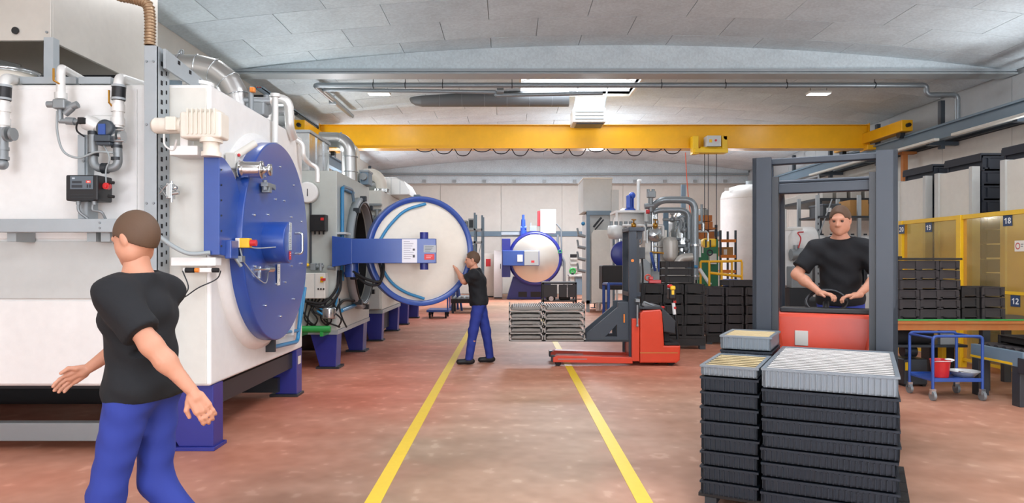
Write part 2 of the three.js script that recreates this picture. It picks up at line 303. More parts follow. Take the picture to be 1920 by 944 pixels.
// LED luminaires
const ledGlow = new THREE.MeshStandardMaterial({ color: 0xffffff, roughness: 0.4, emissive: LED_COLOR, emissiveIntensity: 3 });
const side = (x) => (x < 0 ? 'over the furnace row' : x < 5 ? 'over the middle of the aisle' : 'over the right side');
for (const [x, z] of LED_SPOTS) {
  const low = z === -8.2, y = low ? 4.8 : 5.62, seen = z === -17.3;
  const t = thing('led_luminaire', seen ? (x < 0 ? 'small lit LED luminaire under the vault above the left furnaces' : 'small lit LED luminaire under the vault right of the roof light') : `lit LED luminaire ${side(x)}, ${z > 0 ? 'behind the viewpoint' : z === -3 ? 'just above the top of the picture' : low ? 'on long hangers above the picture' : 'hidden by the crane girder'}`, 'lamp', [x, y, z], 0, 'ceiling luminaires');
  part(t, 'housing', rb(x - 0.27, x + 0.27, y + 0.012, y + 0.07, z - 0.14, z + 0.14, 0.015), M.offwhite);
  part(t, 'diffuser', bx(x - 0.25, x + 0.25, y, y + 0.012, z - 0.12, z + 0.12), ledGlow);
  for (const s of [-0.2, 0.2]) part(t, 'hanger', cy([x + s, y + 0.07, z], [x + s, vault(x + s), z], 0.006), M.darkmetal);
  const L = new THREE.RectAreaLight(LED_COLOR, LED_POWER, 0.5, 0.24); L.position.set(0, -0.004, 0); L.rotation.x = -Math.PI / 2; L.castShadow = true; L.name = 'led_light'; t.add(L);
}
// added uplights, out of sight on roofs, brackets and poles, to brighten the vault
for (const [x, y, z, tilt, share, mount, where] of ADDED_UPLIGHTS) {
  const y0 = mount === 'pole' ? 0 : y, sgn = x < 0 ? -1 : 1, t = thing('added_uplight', `added unseen uplight ${where}`, 'lamp', [x, y0, z], 0, 'added unseen uplights'); t.userData_local = true;
  const h = y - y0;
  part(t, 'base', mount === 'wall' ? [bx(0, sgn * (x < 0 ? 0.49 : 0.33), 0.05, 0.09, -0.03, 0.03), bx(-0.02, 0.02, 0.05, 0.12, -0.02, 0.02)] : [bx(-0.12, 0.12, 0, 0.02, -0.1, 0.1), bx(-0.02, 0.02, 0.02, h + 0.12, -0.02, 0.02)], M.darkmetal);
  const head = part(t, 'lamp_head', rb(-0.27, 0.27, 0, 0.06, -0.2, 0.2, 0.015), M.graphite); head.position.set(0, h + 0.16, 0); head.rotation.z = tilt;
  part(head, 'lens', bx(-0.25, 0.25, 0.06, 0.066, -0.18, 0.18), ledGlow);
  const U = new THREE.RectAreaLight(LED_COLOR, ADDED_UP_POWER * share, 0.5, 0.36); U.rotation.x = Math.PI / 2; U.position.set(0, 0.07, 0); U.castShadow = true; U.name = 'added_uplight_beam';
  const piv = new THREE.Group(); piv.name = 'light_pivot'; piv.position.set(0, h + 0.16, 0); piv.rotation.z = tilt; piv.add(U); t.add(piv);
  delete t.userData_local;
}

// ---------------------------------------------------------------- furnace nearest the viewpoint, on the left
const fA = thing('vacuum_furnace', 'big white furnace nearest the viewpoint with a closed round blue door', 'furnace', [-4.1, 0, -6.9]);
{
  const xf = -2.41, zf = -5.68, zb = -8.2, y0 = 0.53, y1 = 2.97;
  part(fA, 'housing', rb(-5.85, xf, y0, y1, zf, zb, 0.025), M.white);
  part(fA, 'front_sheet', rb(-5.8, -3.0, 1.72, y1 - 0.04, zf + 0.012, zf - 0.02, 0.006), M.white);
  part(fA, 'front_sheet', rb(-5.8, -3.0, 1.235, 1.705, zf + 0.02, zf - 0.02, 0.01), M.palegrey, 'lower front sheet, grey for the shade of the bar above');  // sheet toned grey to stand in for the shade under the crossbar
  part(fA, 'front_sheet', rb(-5.8, -3.0, y0 + 0.02, 1.222, zf + 0.012, zf - 0.02, 0.006), M.white);
  part(fA, 'front_sheet', rb(-2.83, xf - 0.03, y0 + 0.02, y1 - 0.03, zf + 0.012, zf - 0.02, 0.006), M.offwhite);
  part(fA, 'top_trim', bx((-3.951), (-3.498), 2.975, 3.03, zf, zf - 0.05), M.steelgrey);
  part(fA, 'top_trim', bx((-3.476), (-3.217), 2.975, 3.03, zf, zf - 0.05), M.steelgrey);
  // legs and skid
  const legShape = (zA, zB, far) => exZY([[zA, y0], [zB, y0], [zB + 0.02, 0.02], [zA - 0.06, 0.02]], xf - 0.42, xf, 0.004);
  part(fA, 'leg', ex([[-3.02, y0], [xf, y0], [xf, 0.03], [xf - 0.28, 0.03], [-2.83, 0.27]], 0.2, 0.006).translate(0, 0, zf - 0.25), M.deepblue);
  part(fA, 'leg', ex([[-2.78, y0], [xf, y0], [xf, 0.03], [xf - 0.24, 0.03]], 0.2, 0.006).translate(0, 0, zb + 0.02), M.deepblue);
  part(fA, 'leg', ex([[-5.8, y0], [-5.3, y0], [-5.45, 0.03], [-5.75, 0.03]], 0.25, 0.006).translate(0, 0, zf - 0.3), M.deepblue);
  part(fA, 'leg', ex([[-5.8, y0], [-5.3, y0], [-5.45, 0.03], [-5.75, 0.03]], 0.25, 0.006).translate(0, 0, zb + 0.05), M.deepblue);
  part(fA, 'foot_plate', rb(xf - 0.38, xf + 0.02, 0, 0.03, zf - 0.02, zf - 0.28, 0.005), M.deepblue);
  part(fA, 'foot_plate', rb(xf - 0.3, xf + 0.02, 0, 0.03, zb + 0.25, zb, 0.005), M.darkmetal);
  part(fA, 'leg_hole', cy([(-2.543), 0.432, zf - 0.052], [(-2.543), 0.432, zf - 0.046], 0.028), M.black, 'black round hole in the blue leg');
  part(fA, 'rating_label', bx(xf + 0.0, xf + 0.004, 0.36, 0.45, zb + 0.07, zb + 0.17), M.cream);
  part(fA, 'skid_beam', rb(-5.85, -2.79, 0.07, 0.22, zf - 0.06, zf - 0.16, 0.008), M.castgrey, 'grey steel skid beam near the floor');
  part(fA, 'skid_beam', bx(-5.85, -2.6, 0.06, 0.22, zb + 0.2, zb + 0.3), M.darkmetal);
  part(fA, 'skid_beam', bx(xf - 0.16, xf - 0.05, 0.33, 0.5, zf - 0.3, zb + 0.2), M.darkmetal);
  part(fA, 'under_frame', [bx(-5.7, -2.7, 0.42, y0, zf - 0.5, zf - 0.6), bx(-5.7, -2.7, 0.42, y0, -7.0, -7.1), bx(-5.7, -2.7, 0.3, 0.42, -7.5, -7.6)], M.darkmetal);
  part(fA, 'quench_vessel', [cy([-5.6, 0.32, -7.0], [-2.95, 0.32, -7.0], 0.2)], M.rubber);
  // collar and blue door
  const zc = -6.775, yc = 1.727, R = 0.9425, X = [1, 0, 0];
  part(fA, 'door_collar', lt([[1.03, 0], [1.02, 0.035], [0.985, 0.06], [0.965, 0.085], [0.8, 0.085]], [xf, yc, zc], X, 72), M.white);
  const dr = part(fA, 'door', lt([[0.9, 0], [R - 0.006, 0], [R, 0.006], [R, 0.108], [R - 0.012, 0.12], [0.5, 0.124], [0, 0.124]], [-2.33, yc, zc], X, 96), M.blue, 'round blue door disc');
  const bd = []; for (let k = 0; k < 10; k++) { const a = 0.3 + k * Math.PI * 2 / 10; bd.push([-2.207, yc + 0.72 * Math.sin(a), zc + 0.72 * Math.cos(a)]); bd.push([-2.207, yc + 0.42 * Math.sin(a + 0.3), zc + 0.42 * Math.cos(a + 0.3)]); }
  part(dr, 'bolt', bolts(bd, X, 0.012, 0.014), M.galv);
  const bz = -6.445, by = 1.711;
  part(fA, 'hub', lt([[0.19, 0], [0.19, 0.195], [0.18, 0.207], [0, 0.209]], [-2.21, by, bz], X, 48), M.blue, 'round blue hub standing out of the door');
  const tn = printed(64, 96, (g, w, h) => { g.fillStyle = '#b9c0c4'; g.fillRect(0, 0, w, h); g.fillStyle = '#5d686e'; for (let i = 0; i < 9; i++) g.fillRect(6, 8 + i * 10, 20 + (i * 17) % 30, 4); });
  plate(fA, 'type_plate', 0.075, 0.16, 0.006, M.galv, tn, [-1.997, by + 0.01, bz + 0.03], Math.PI / 2, 'printed metal type plate');
  plate(fA, 'steel_cover', 0.06, 0.09, 0.006, M.galv, tn, [-1.997, by + 0.135, bz + 0.02], Math.PI / 2);
  plate(fA, 'red_notice', 0.045, 0.075, 0.006, M.redlabel, printed(32, 48, (g, w, h) => { g.fillStyle = '#c23036'; g.fillRect(0, 0, w, h); g.fillStyle = '#efd8d4'; g.fillRect(5, 10, 22, 4); g.fillRect(5, 22, 18, 4); }), [-1.997, by - 0.12, bz + 0.03], Math.PI / 2);
  plate(fA, 'white_notice', 0.07, 0.2, 0.006, M.paper, printed(48, 96, (g, w, h) => { g.fillStyle = '#e4e3de'; g.fillRect(0, 0, w, h); g.fillStyle = '#77787a'; for (let i = 0; i < 4; i++) g.fillRect(8, 12 + i * 9, 26, 3); g.fillRect(28, 66, 10, 14); }), [-2.195, 1.410, -6.7], Math.PI / 2);
  part(fA, 'hub_handle', pipe([[-2.0, by + 0.09, bz - 0.12], [-1.93, by + 0.09, bz - 0.12], [-1.93, by - 0.1, bz - 0.12], [-2.0, by - 0.1, bz - 0.12]], 0.012, 0.03), M.galv);
  // swing bracket carrying the door
  const br = part(fA, 'swing_bracket', exZY([[-5.5, 2.367], [-5.5, 1.592], [-5.92, 1.56], [-6.0, 1.62], [-5.97, 2.03], [-5.86, 2.2], [-5.72, 2.31], [-5.6, 2.36]].reverse(), -2.39, -2.265, 0.006), M.blue, 'tall blue swing bracket beside the door');
  part(br, 'bolt', bolts([1.66, 1.78, 1.9, 2.02, 2.14, 2.26].map((y) => [-2.265, y, -5.53]), X, 0.009, 0.008), M.darkmetal);
  part(br, 'cable_box', rb(-2.275, -2.22, 1.56, 1.71, -5.62, -5.78, 0.01), M.blue);
  // gear motor on top of the bracket
  const gz = -5.46, gm = part(fA, 'gear_motor', [rb((-2.523), (-2.205), 2.485, 2.688, gz + 0.08, gz - 0.09, 0.02), cy([(-2.312), 2.361, gz], [(-2.312), 2.493, gz], 0.06), cy([(-2.312), 2.460, gz], [(-2.312), 2.493, gz], 0.085), cy([(-2.312), 2.352, gz], [(-2.312), 2.386, gz], 0.075)], M.cream, 'cream gear motor above the blue bracket');
  const ribs = []; for (let k = 0; k < 7; k++) ribs.push(bx((-2.461) + k * 0.034, (-2.461) + k * 0.034 + 0.012, 2.514, 2.708, gz + 0.095, gz - 0.1));
  part(gm, 'cooling_rib', ribs, M.cream);
  part(gm, 'motor', [lt([[0, -0.2], [0.045, -0.195], [0.062, -0.17], [0.062, 0.02], [0.07, 0.03], [0.07, 0.045]], [(-2.569), 2.592, gz], [1, 0, 0], 24), rb((-2.635), (-2.552), 2.543, 2.650, gz + 0.08, gz + 0.02, 0.01)], M.cream);
  part(gm, 'mounting_plate', [rb((-2.627), (-2.411), 2.361, 2.435, gz + 0.02, gz - 0.2, 0.006), bx((-2.552), (-2.494), 2.427, 2.514, gz + 0.0, gz - 0.1)], M.white);
  part(gm, 'motor_cable', hose([[(-2.663), 2.524, gz + 0.03], [(-2.655), 2.434, gz + 0.03], [(-2.598), 2.401, gz + 0.02], [(-2.557), 2.475, gz + 0.05]], 0.008), M.pipewhite);
  // actuator and chrome cylinder on the door
  const ac = part(fA, 'lock_actuator', [cy([(-2.368), 2.405, -5.98], [(-2.209), 2.567, -6.12], 0.035, 0.03), rb((-2.395), (-2.305), 2.323, 2.459, -5.93, -6.05, 0.01)], M.offwhite);
  part(ac, 'red_marker', sp((-2.295), 2.441, -5.975, 0.014), M.redlabel);
  part(fA, 'lock_cylinder', [lt([[0, 0], [0.07, 0], [0.075, 0.01], [0.075, 0.04], [0.068, 0.05], [0.068, 0.17], [0.075, 0.18], [0.075, 0.2], [0.03, 0.2], [0.03, 0.24], [0.05, 0.24], [0.05, 0.27], [0, 0.27]], [-2.29, 2.316, -5.95], [1, 0, -0.15], 28)], M.chrome, 'chrome lock cylinder');
  part(fA, 'limit_switch', [rb(-2.19, -2.13, 2.199, 2.237, -6.2, -6.42, 0.005), rb(-2.2, -2.13, 2.151, 2.209, -6.25, -6.32, 0.005), cy([-2.16, 2.256, -6.22], [-2.16, 2.170, -6.22], 0.02), cy([-2.21, 2.209, -6.38], [-2.12, 2.199, -6.38], 0.016)], M.castgrey);
  const es = part(fA, 'emergency_stop', rb(-2.24, -2.14, 1.651, 1.730, -5.78, -5.86, 0.006), M.signyellow, 'yellow switch box with red button');
  part(es, 'red_button', cy([-2.14, 1.691, -5.82], [-2.09, 1.691, -5.82], 0.026), M.bucketred);
  part(es, 'pale_lid', rb(-2.25, -2.215, 1.651, 1.730, -5.775, -5.862, 0.004), M.cream);
  part(fA, 'clamp', [cy([-2.2, 1.470, -6.05], [-2.14, 1.470, -6.3], 0.012), cy([-2.15, 1.470, -6.25], [-2.13, 1.470, -6.33], 0.03), bx(-2.19, -2.17, 1.390, 1.494, -6.13, -6.15)], M.galv);
  part(fA, 'sensor_cluster', [cy([-2.25, 1.585, -5.75], [-2.2, 1.497, -5.78], 0.014), rb(-2.24, -2.19, 1.532, 1.585, -5.76, -5.84, 0.004), cy([-2.22, 1.647, -5.8], [-2.2, 1.568, -5.8], 0.008)], M.castgrey);
  part(fA, 'thin_cable', [hose([[-2.2, 1.550, -5.8], [-2.19, 1.402, -6.1], [-2.19, 1.350, -6.35], [-2.19, 1.469, -6.4]], 0.005), hose([[-2.2, 1.673, -5.82], [-2.19, 1.653, -6.1], [-2.05, 1.669, -6.3]], 0.005)], M.steelgrey);
  // cooling pipes below the door
  const cp = part(fA, 'cooling_manifold', [pipe([[-2.36, 0.680, -7.0], [-2.36, 0.640, -7.85], [-2.36, 1.354, -8.08]], 0.022, 0.08), pipe([[-2.36, 0.808, -7.0], [-2.36, 0.760, -7.9], [-2.36, 1.231, -8.14]], 0.018, 0.08)], M.skyblue, 'blue cooling water pipes');
  part(cp, 'end_flange', [bx(-2.41, -2.32, 0.638, 0.956, -6.96, -7.0)], M.darkmetal);
  many(cp, 'pipe_clip', [0.3, 0.6].map((q) => bx(-2.41, -2.33, 0.74, 0.95, -7 - q, -7.02 - q)), M.white);
  // column, slots, brace, bar
  const cl = part(fA, 'support_column', [rb((-2.828), (-2.733), y0, 3.214, -5.45, -5.48, 0.004), bx((-2.742), (-2.733), y0, 3.214, -5.46, -5.66)], M.steelgrey, 'grey steel column with slotted flank');
  const sl = []; for (let y = 1.5; y < 3.1; y += 0.075) sl.push(bx((-2.733) + 0.0, (-2.733) + 0.004, y, y + 0.035, -5.52, -5.545), bx((-2.733), (-2.733) + 0.004, y + 0.02, y + 0.05, -5.6, -5.615));
  part(cl, 'slot', sl, M.rubber);
  part(cl, 'bolt', bolts([[3.09], [2.6], [2.59 - 0.6]].flatMap(([y]) => [[(-2.808), y, -5.45], [(-2.754), y, -5.45]]), [0, 0, 1], 0.011, 0.008), M.castgrey);
  const bc = part(fA, 'brace', exZY([[-5.5, 3.202], [-5.5, 3.049], [-6.9, 2.98], [-6.9, 3.06]], (-2.704), (-2.704) + 0.02), M.steelgrey);
  part(bc, 'slot', [0.1, 0.3, 0.5, 0.7, 0.9].map((q) => bx((-2.704) + 0.02, (-2.704) + 0.023, 3.15 - q * 0.12, 3.18 - q * 0.12, -5.6 - q, -5.64 - q)), M.rubber);
  part(fA, 'crossbar', [rb(-5.85, (-2.851), 1.763, 1.865, -5.38, -5.48, 0.006)], M.steelgrey, 'grey horizontal bar across the front');
  part(fA, 'crossbar_bolt', bolts([[(-3.130), 1.835, -5.38], [(-3.130), 1.795, -5.38], [(-2.873), 1.835, -5.38], [(-2.873), 1.795, -5.38]], [0, 0, 1], 0.01, 0.006), M.castgrey);
  for (const px of [(-3.846), (-3.229), (-3.121)]) part(fA, 'bar_stay', bx(px - 0.035, px + 0.035, 1.692, 1.767, -5.44, -5.66), M.midgrey);
  for (const px of [(-3.846), (-3.229)]) part(fA, 'bar_stay', bx(px - 0.035, px + 0.035, 1.783, 1.850, -5.47, -5.68), M.midgrey);
  // burner trains on the front
  const bt = part(fA, 'gas_pipe', [pipe([[(-3.504), 2.833, -5.5], [(-3.504), 3.054, -5.5], [(-3.925), 3.200, -6.6]], 0.032, 0.06), cy([(-3.504), 2.808, -5.5], [(-3.504), 2.858, -5.5], 0.045, 0.045, 6)], M.pipewhite, 'pale gas pipe with a right-angle bend');
  part(bt, 'lever', [bx((-3.531), (-3.518), 2.942, 3.034, -5.44, -5.45), cy([(-3.526), 2.942, -5.44], [(-3.493), 2.917, -5.48], 0.007)], M.brass);
  part(fA, 'gas_regulator', [rb((-3.529), (-3.433), 2.721, 2.795, -5.43, -5.53, 0.012), cy([(-3.595), 2.762, -5.48], [(-3.516), 2.762, -5.48], 0.025), cy([(-3.450), 2.729, -5.48], [(-3.359), 2.762, -5.48], 0.028), cy([(-3.458), 2.688, -5.48], [(-3.400), 2.737, -5.48], 0.026), cy([(-3.496), 2.629, -5.48], [(-3.496), 2.746, -5.48], 0.022), cy([(-3.500), 2.634, -5.48], [(-3.300), 2.625, -5.48], 0.02), cy([(-3.446), 2.634, -5.48], [(-3.383), 2.629, -5.48], 0.03)], M.castgrey, 'cluster of grey gas fittings');
  part(fA, 'solenoid', [rb((-3.328), (-3.278), 2.603, 2.652, -5.42, -5.5, 0.006), hose([[(-3.299), 2.648, -5.44], [(-3.332), 2.607, -5.43], [(-3.340), 2.549, -5.44], [(-3.295), 2.508, -5.46]], 0.007)], M.rubber);
  part(fA, 'flame_tube', [cy([(-3.312), 2.633, -5.5], [(-3.229), 2.592, -5.52], 0.06), cy([(-3.246), 2.608, -5.5], [(-3.088), 2.542, -5.54], 0.045), rb((-3.312), (-3.121), 2.600, 2.700, -5.56, -5.66, 0.02)], M.pipewhite);
  const bl = part(fA, 'blower', [lt([[0, 0], [0.05, 0], [0.068, 0.015], [0.068, 0.07], [0.05, 0.085], [0, 0.085]], [(-3.121), 2.568, -5.5], [0, 0, 1], 28), rb((-3.190), (-3.067), 2.462, 2.511, -5.4, -5.5, 0.006), rb((-3.182), (-3.075), 2.437, 2.462, -5.42, -5.5, 0.006)], M.slate, 'dark blower with ribbed foot');
  part(bl, 'blue_window', bx((-3.158), (-3.105), 2.515, 2.597, -5.405, -5.415), M.trolleyblue);
  part(fA, 'u_pipe', pipe([[(-3.250), 2.558, -5.5], [(-3.250), 2.267, -5.5], [(-3.054), 2.267, -5.5], [(-3.062), 2.492, -5.5]], 0.032, 0.07), M.castgrey, 'grey U-shaped pipe');
  many(fA, 'pipe_union', [[175, 250], [175, 290], [219, 275], [219, 298]].map(([a, b]) => { const x = (a - 955) / 1320 * 5.5, y = 1.55 + (488 - b) / 1320 * 5.5; return cy([x, y - 0.012, -5.5], [x, y + 0.012, -5.5], 0.04); }).concat([cy([(-3.179), 2.267, -5.5], [(-3.137), 2.267, -5.5], 0.042)]), M.darkmetal);
  part(fA, 'air_flange', [cy([(-3.079), 2.517, -5.5], [(-3.050), 2.517, -5.5], 0.06), cy([(-3.037), 2.517, -5.5], [(-3.013), 2.517, -5.5], 0.05), cy([(-3.079), 2.562, -5.46], [(-2.988), 2.562, -5.46], 0.008), cy([(-3.079), 2.475, -5.46], [(-2.988), 2.475, -5.46], 0.008)], M.galv);
  for (const [dx, nm] of [[0, 'air pipe with black rubber sleeve, right of the blower'], [-0.896, 'air pipe with black rubber sleeve at the left edge of the picture']]) {
    const q = (a, b, z) => [a + dx, b, z];
    const ap = part(fA, 'air_pipe', [pipe([q((-3.058), 2.583, -5.5), q((-3.050), 2.975, -5.5), q((-3.279), 3.115, -6.3)], 0.04, 0.08), cy(q((-3.058), 2.708, -5.5), q((-3.058), 2.767, -5.5), 0.052, 0.052, 8), cy(q((-3.058), 2.600, -5.5), q((-3.058), 2.658, -5.5), 0.052, 0.052, 8)], M.pipewhite, nm);
    part(ap, 'rubber_sleeve', lt([[0.044, 0], [0.05, 0.004], [0.05, 0.12], [0.044, 0.124]], q((-3.054), 2.796, -5.5), [0.05, 1, 0], 20), M.black);
    part(ap, 'hose_clip', [cy(q((-3.054), 2.800, -5.5), q((-3.054), 2.817, -5.5), 0.053), cy(q((-3.050), 2.900, -5.5), q((-3.050), 2.917, -5.5), 0.053)], M.steelgrey);
  }
  part(fA, 'lever', [bx((-3.102), (-3.090), 2.766, 2.865, -5.44, -5.45), cy([(-3.098), 2.774, -5.44], [(-3.073), 2.725, -5.48], 0.007)], M.brass);
  part(fA, 'burner_leg', [cy([(-3.954), 2.333, -5.5], [(-3.954), 2.617, -5.5], 0.035), sp((-3.962), 2.300, -5.5, 0.045), cy([(-3.929), 2.533, -5.5], [(-3.908), 2.533, -5.5], 0.06), cy([(-3.887), 2.533, -5.5], [(-3.867), 2.533, -5.5], 0.05), cy([(-3.954), 2.408, -5.5], [(-3.954), 2.433, -5.5], 0.042), cy([(-3.954), 2.333, -5.5], [(-3.954), 2.358, -5.5], 0.042)], M.castgrey);
  part(fA, 'impulse_line', [hose([[(-3.512), 2.708, -5.47], [(-3.504), 2.534, -5.46], [(-3.446), 2.386, -5.45], [(-3.330), 2.340, -5.44], [(-3.185), 2.386, -5.44], [(-3.065), 2.381, -5.45]], 0.009, 40), hose([[(-3.148), 2.443, -5.46], [(-3.098), 2.369, -5.44], [(-3.090), 2.319, -5.44], [(-3.127), 2.253, -5.46], [(-3.127), 2.137, -5.46]], 0.006)], M.midgrey);
  const rl = part(fA, 'mounting_rail', [rb((-3.411), (-3.356), 2.220, 2.543, -5.56, -5.6, 0.004), bx((-3.364), (-3.343), 2.220, 2.543, -5.58, -5.67)], M.steelgrey);
  part(rl, 'bolt', bolts([[(-3.361), 2.333, -5.56]], [0, 0, 1]), M.castgrey);
  const bcx = part(fA, 'burner_control', rb((-3.379), (-3.133), 2.002, 2.199, -5.36, -5.56, 0.012), M.black, 'black burner control box');
  plate(fA, 'control_face', 0.175, 0.1, 0.004, M.slate, printed(128, 72, (g, w, h) => { g.fillStyle = '#59646c'; g.fillRect(0, 0, w, h); g.fillStyle = '#2a2f35'; g.fillRect(10, 26, 54, 14); g.fillRect(8, 48, 60, 16); g.fillStyle = '#e0473c'; g.fillRect(88, 24, 26, 14); g.fillStyle = '#f3c9bf'; g.fillRect(94, 28, 14, 6); g.fillStyle = '#b7c0c5'; g.fillRect(10, 8, 16, 8); g.fillStyle = '#20242a'; g.fillRect(92, 46, 8, 18); g.fillRect(106, 46, 8, 18); }), [(-3.253), 2.139, -5.357]);
  part(bcx, 'seam', [0, 1, 2].map((k) => bx((-3.338), (-3.163), 2.045 - k * 0.02, 2.049 - k * 0.02, -5.357, -5.36)), M.darkmetal);
  part(bcx, 'side_knob', [cy([(-3.106), 2.155, -5.45], [(-3.060), 2.148, -5.45], 0.012), cy([(-3.106), 2.045, -5.45], [(-3.060), 2.040, -5.45], 0.012)], M.rubber);
  part(bcx, 'cable_gland', [hose([[(-3.305), 2.000, -5.4], [(-3.301), 1.926, -5.4], [(-3.252), 1.869, -5.43]], 0.011), hose([[(-3.187), 2.000, -5.4], [(-3.195), 1.935, -5.4], [(-3.130), 1.918, -5.4], [(-3.113), 1.865, -5.43]], 0.01), cy([(-3.305), 1.975, -5.4], [(-3.305), 2.004, -5.4], 0.017), cy([(-3.183), 1.975, -5.4], [(-3.183), 2.004, -5.4], 0.017)], M.castgrey);
  part(fA, 'rail_stub', bx((-3.346), (-3.271), 1.871, 2.008, -5.46, -5.6), M.steelgrey);
  part(fA, 'red_reset_knob', [cy([(-3.108), 2.121, -5.46], [(-3.108), 2.121, -5.42], 0.026), cy([(-3.108), 2.121, -5.42], [(-3.108), 2.121, -5.41], 0.014)], M.bucketred);
  // instruments right of the column
  part(fA, 'valve_manifold', [rb((-2.678), (-2.636), 2.029, 2.151, -5.48, -5.56, 0.006), cy([(-2.733), 2.122, -5.52], [(-2.611), 2.088, -5.5], 0.012), cy([(-2.638), 2.167, -5.5], [(-2.638), 2.000, -5.5], 0.01), cy([(-2.621), 2.067, -5.48], [(-2.571), 2.075, -5.48], 0.016), sp((-2.600), 2.112, -5.48, 0.02), cy([(-2.754), 2.055, -5.5], [(-2.661), 2.139, -5.48], 0.006), cy([(-2.754), 2.147, -5.5], [(-2.661), 2.038, -5.48], 0.006)], M.galv);
  part(fA, 'grey_hose', hose([[(-2.835), 1.787, -5.45], [(-2.720), 1.746, -5.42], [(-2.577), 1.648, -5.42], [(-2.475), 1.599, -5.44], [(-2.336), 1.607, -5.5]], 0.018, 30), M.midgrey);
  const lp = part(fA, 'pneumatic_cylinder', [rb((-2.646), (-2.296), 1.504, 1.571, -5.5, -5.62, 0.006), rb((-2.542), (-2.312), 1.454, 1.488, -5.48, -5.52, 0.004)], M.white, 'white pneumatic block');
  part(lp, 'orange_collar', cy([(-2.441), 1.471, -5.47], [(-2.412), 1.471, -5.47], 0.018), M.orange);
  part(lp, 'black_end', [cy([(-2.515), 1.471, -5.47], [(-2.449), 1.471, -5.47], 0.02), cy([(-2.308), 1.471, -5.47], [(-2.258), 1.471, -5.47], 0.018)], M.rubber);
  part(lp, 'thin_cable', hose([[(-2.544), 1.467, -5.48], [(-2.494), 1.335, -5.47], [(-2.544), 1.260, -5.5], [(-2.411), 1.335, -5.46], [(-2.279), 1.409, -5.5], [(-2.254), 1.467, -5.5]], 0.005, 40), M.darkmetal);
  part(fA, 'roof_port', [cy([(-2.738), 2.97, -6.2], [(-2.738), 3.08, -6.2], 0.1), cy([(-2.738), 3.08, -6.2], [(-2.738), 3.11, -6.2], 0.13)], M.white);
  // roof equipment towards the back of the furnace
  const vp = part(fA, 'roof_pipe', [pipe([[-2.6, 2.97, -7.55], [-2.6, 3.289, -7.55], [-2.38, 3.289, -7.6], [-2.38, 2.978, -7.62], [-2.38, 2.9, -7.75]], 0.05, 0.12)], M.insul, 'white insulated pipe bend on the roof');
  part(vp, 'riser', [cy([-2.36, 2.733, -7.1], [-2.36, 3.196, -7.1], 0.03), cy([-2.36, 3.196, -7.1], [-2.36, 3.228, -7.1], 0.05)], M.pipewhite);
  part(vp, 'valve_cluster', [rb(-2.62, -2.42, 2.98, 3.12, -6.95, -7.1, 0.02), cy([-2.75, 3.12, -6.9], [-2.4, 3.14, -7.05], 0.035), cy([-2.55, 3.0, -6.95], [-2.55, 3.26, -6.95], 0.025), cy([-2.66, 3.1, -7.2], [-2.45, 3.1, -7.2], 0.06), cy([-2.5, 3.05, -7.25], [-2.5, 3.25, -7.25], 0.03), sp(-2.62, 3.08, -7.0, 0.06)], M.castgrey);
  part(vp, 'filter_drum', [lt([[0, 0], [0.12, 0], [0.13, 0.02], [0.13, 0.26], [0.12, 0.28], [0, 0.28]], [-2.68, 3.14, -7.75], [1, 0, 0.1], 28), cy([-2.6, 2.97, -7.75], [-2.6, 3.1, -7.75], 0.05)], M.galv);
  part(vp, 'yellow_tag', [rb(-2.55, -2.5, 3.2, 3.25, -6.9, -6.95, 0.01)], M.orange);
  part(vp, 'trap_pipe', pipe([[-2.44, 2.93, -7.95], [-2.34, 2.87, -7.98], [-2.34, 2.72, -8.0], [-2.3, 2.66, -8.1], [-2.22, 2.62, -8.15], [-2.22, 2.45, -8.15]], 0.028, 0.05), M.insul);
}
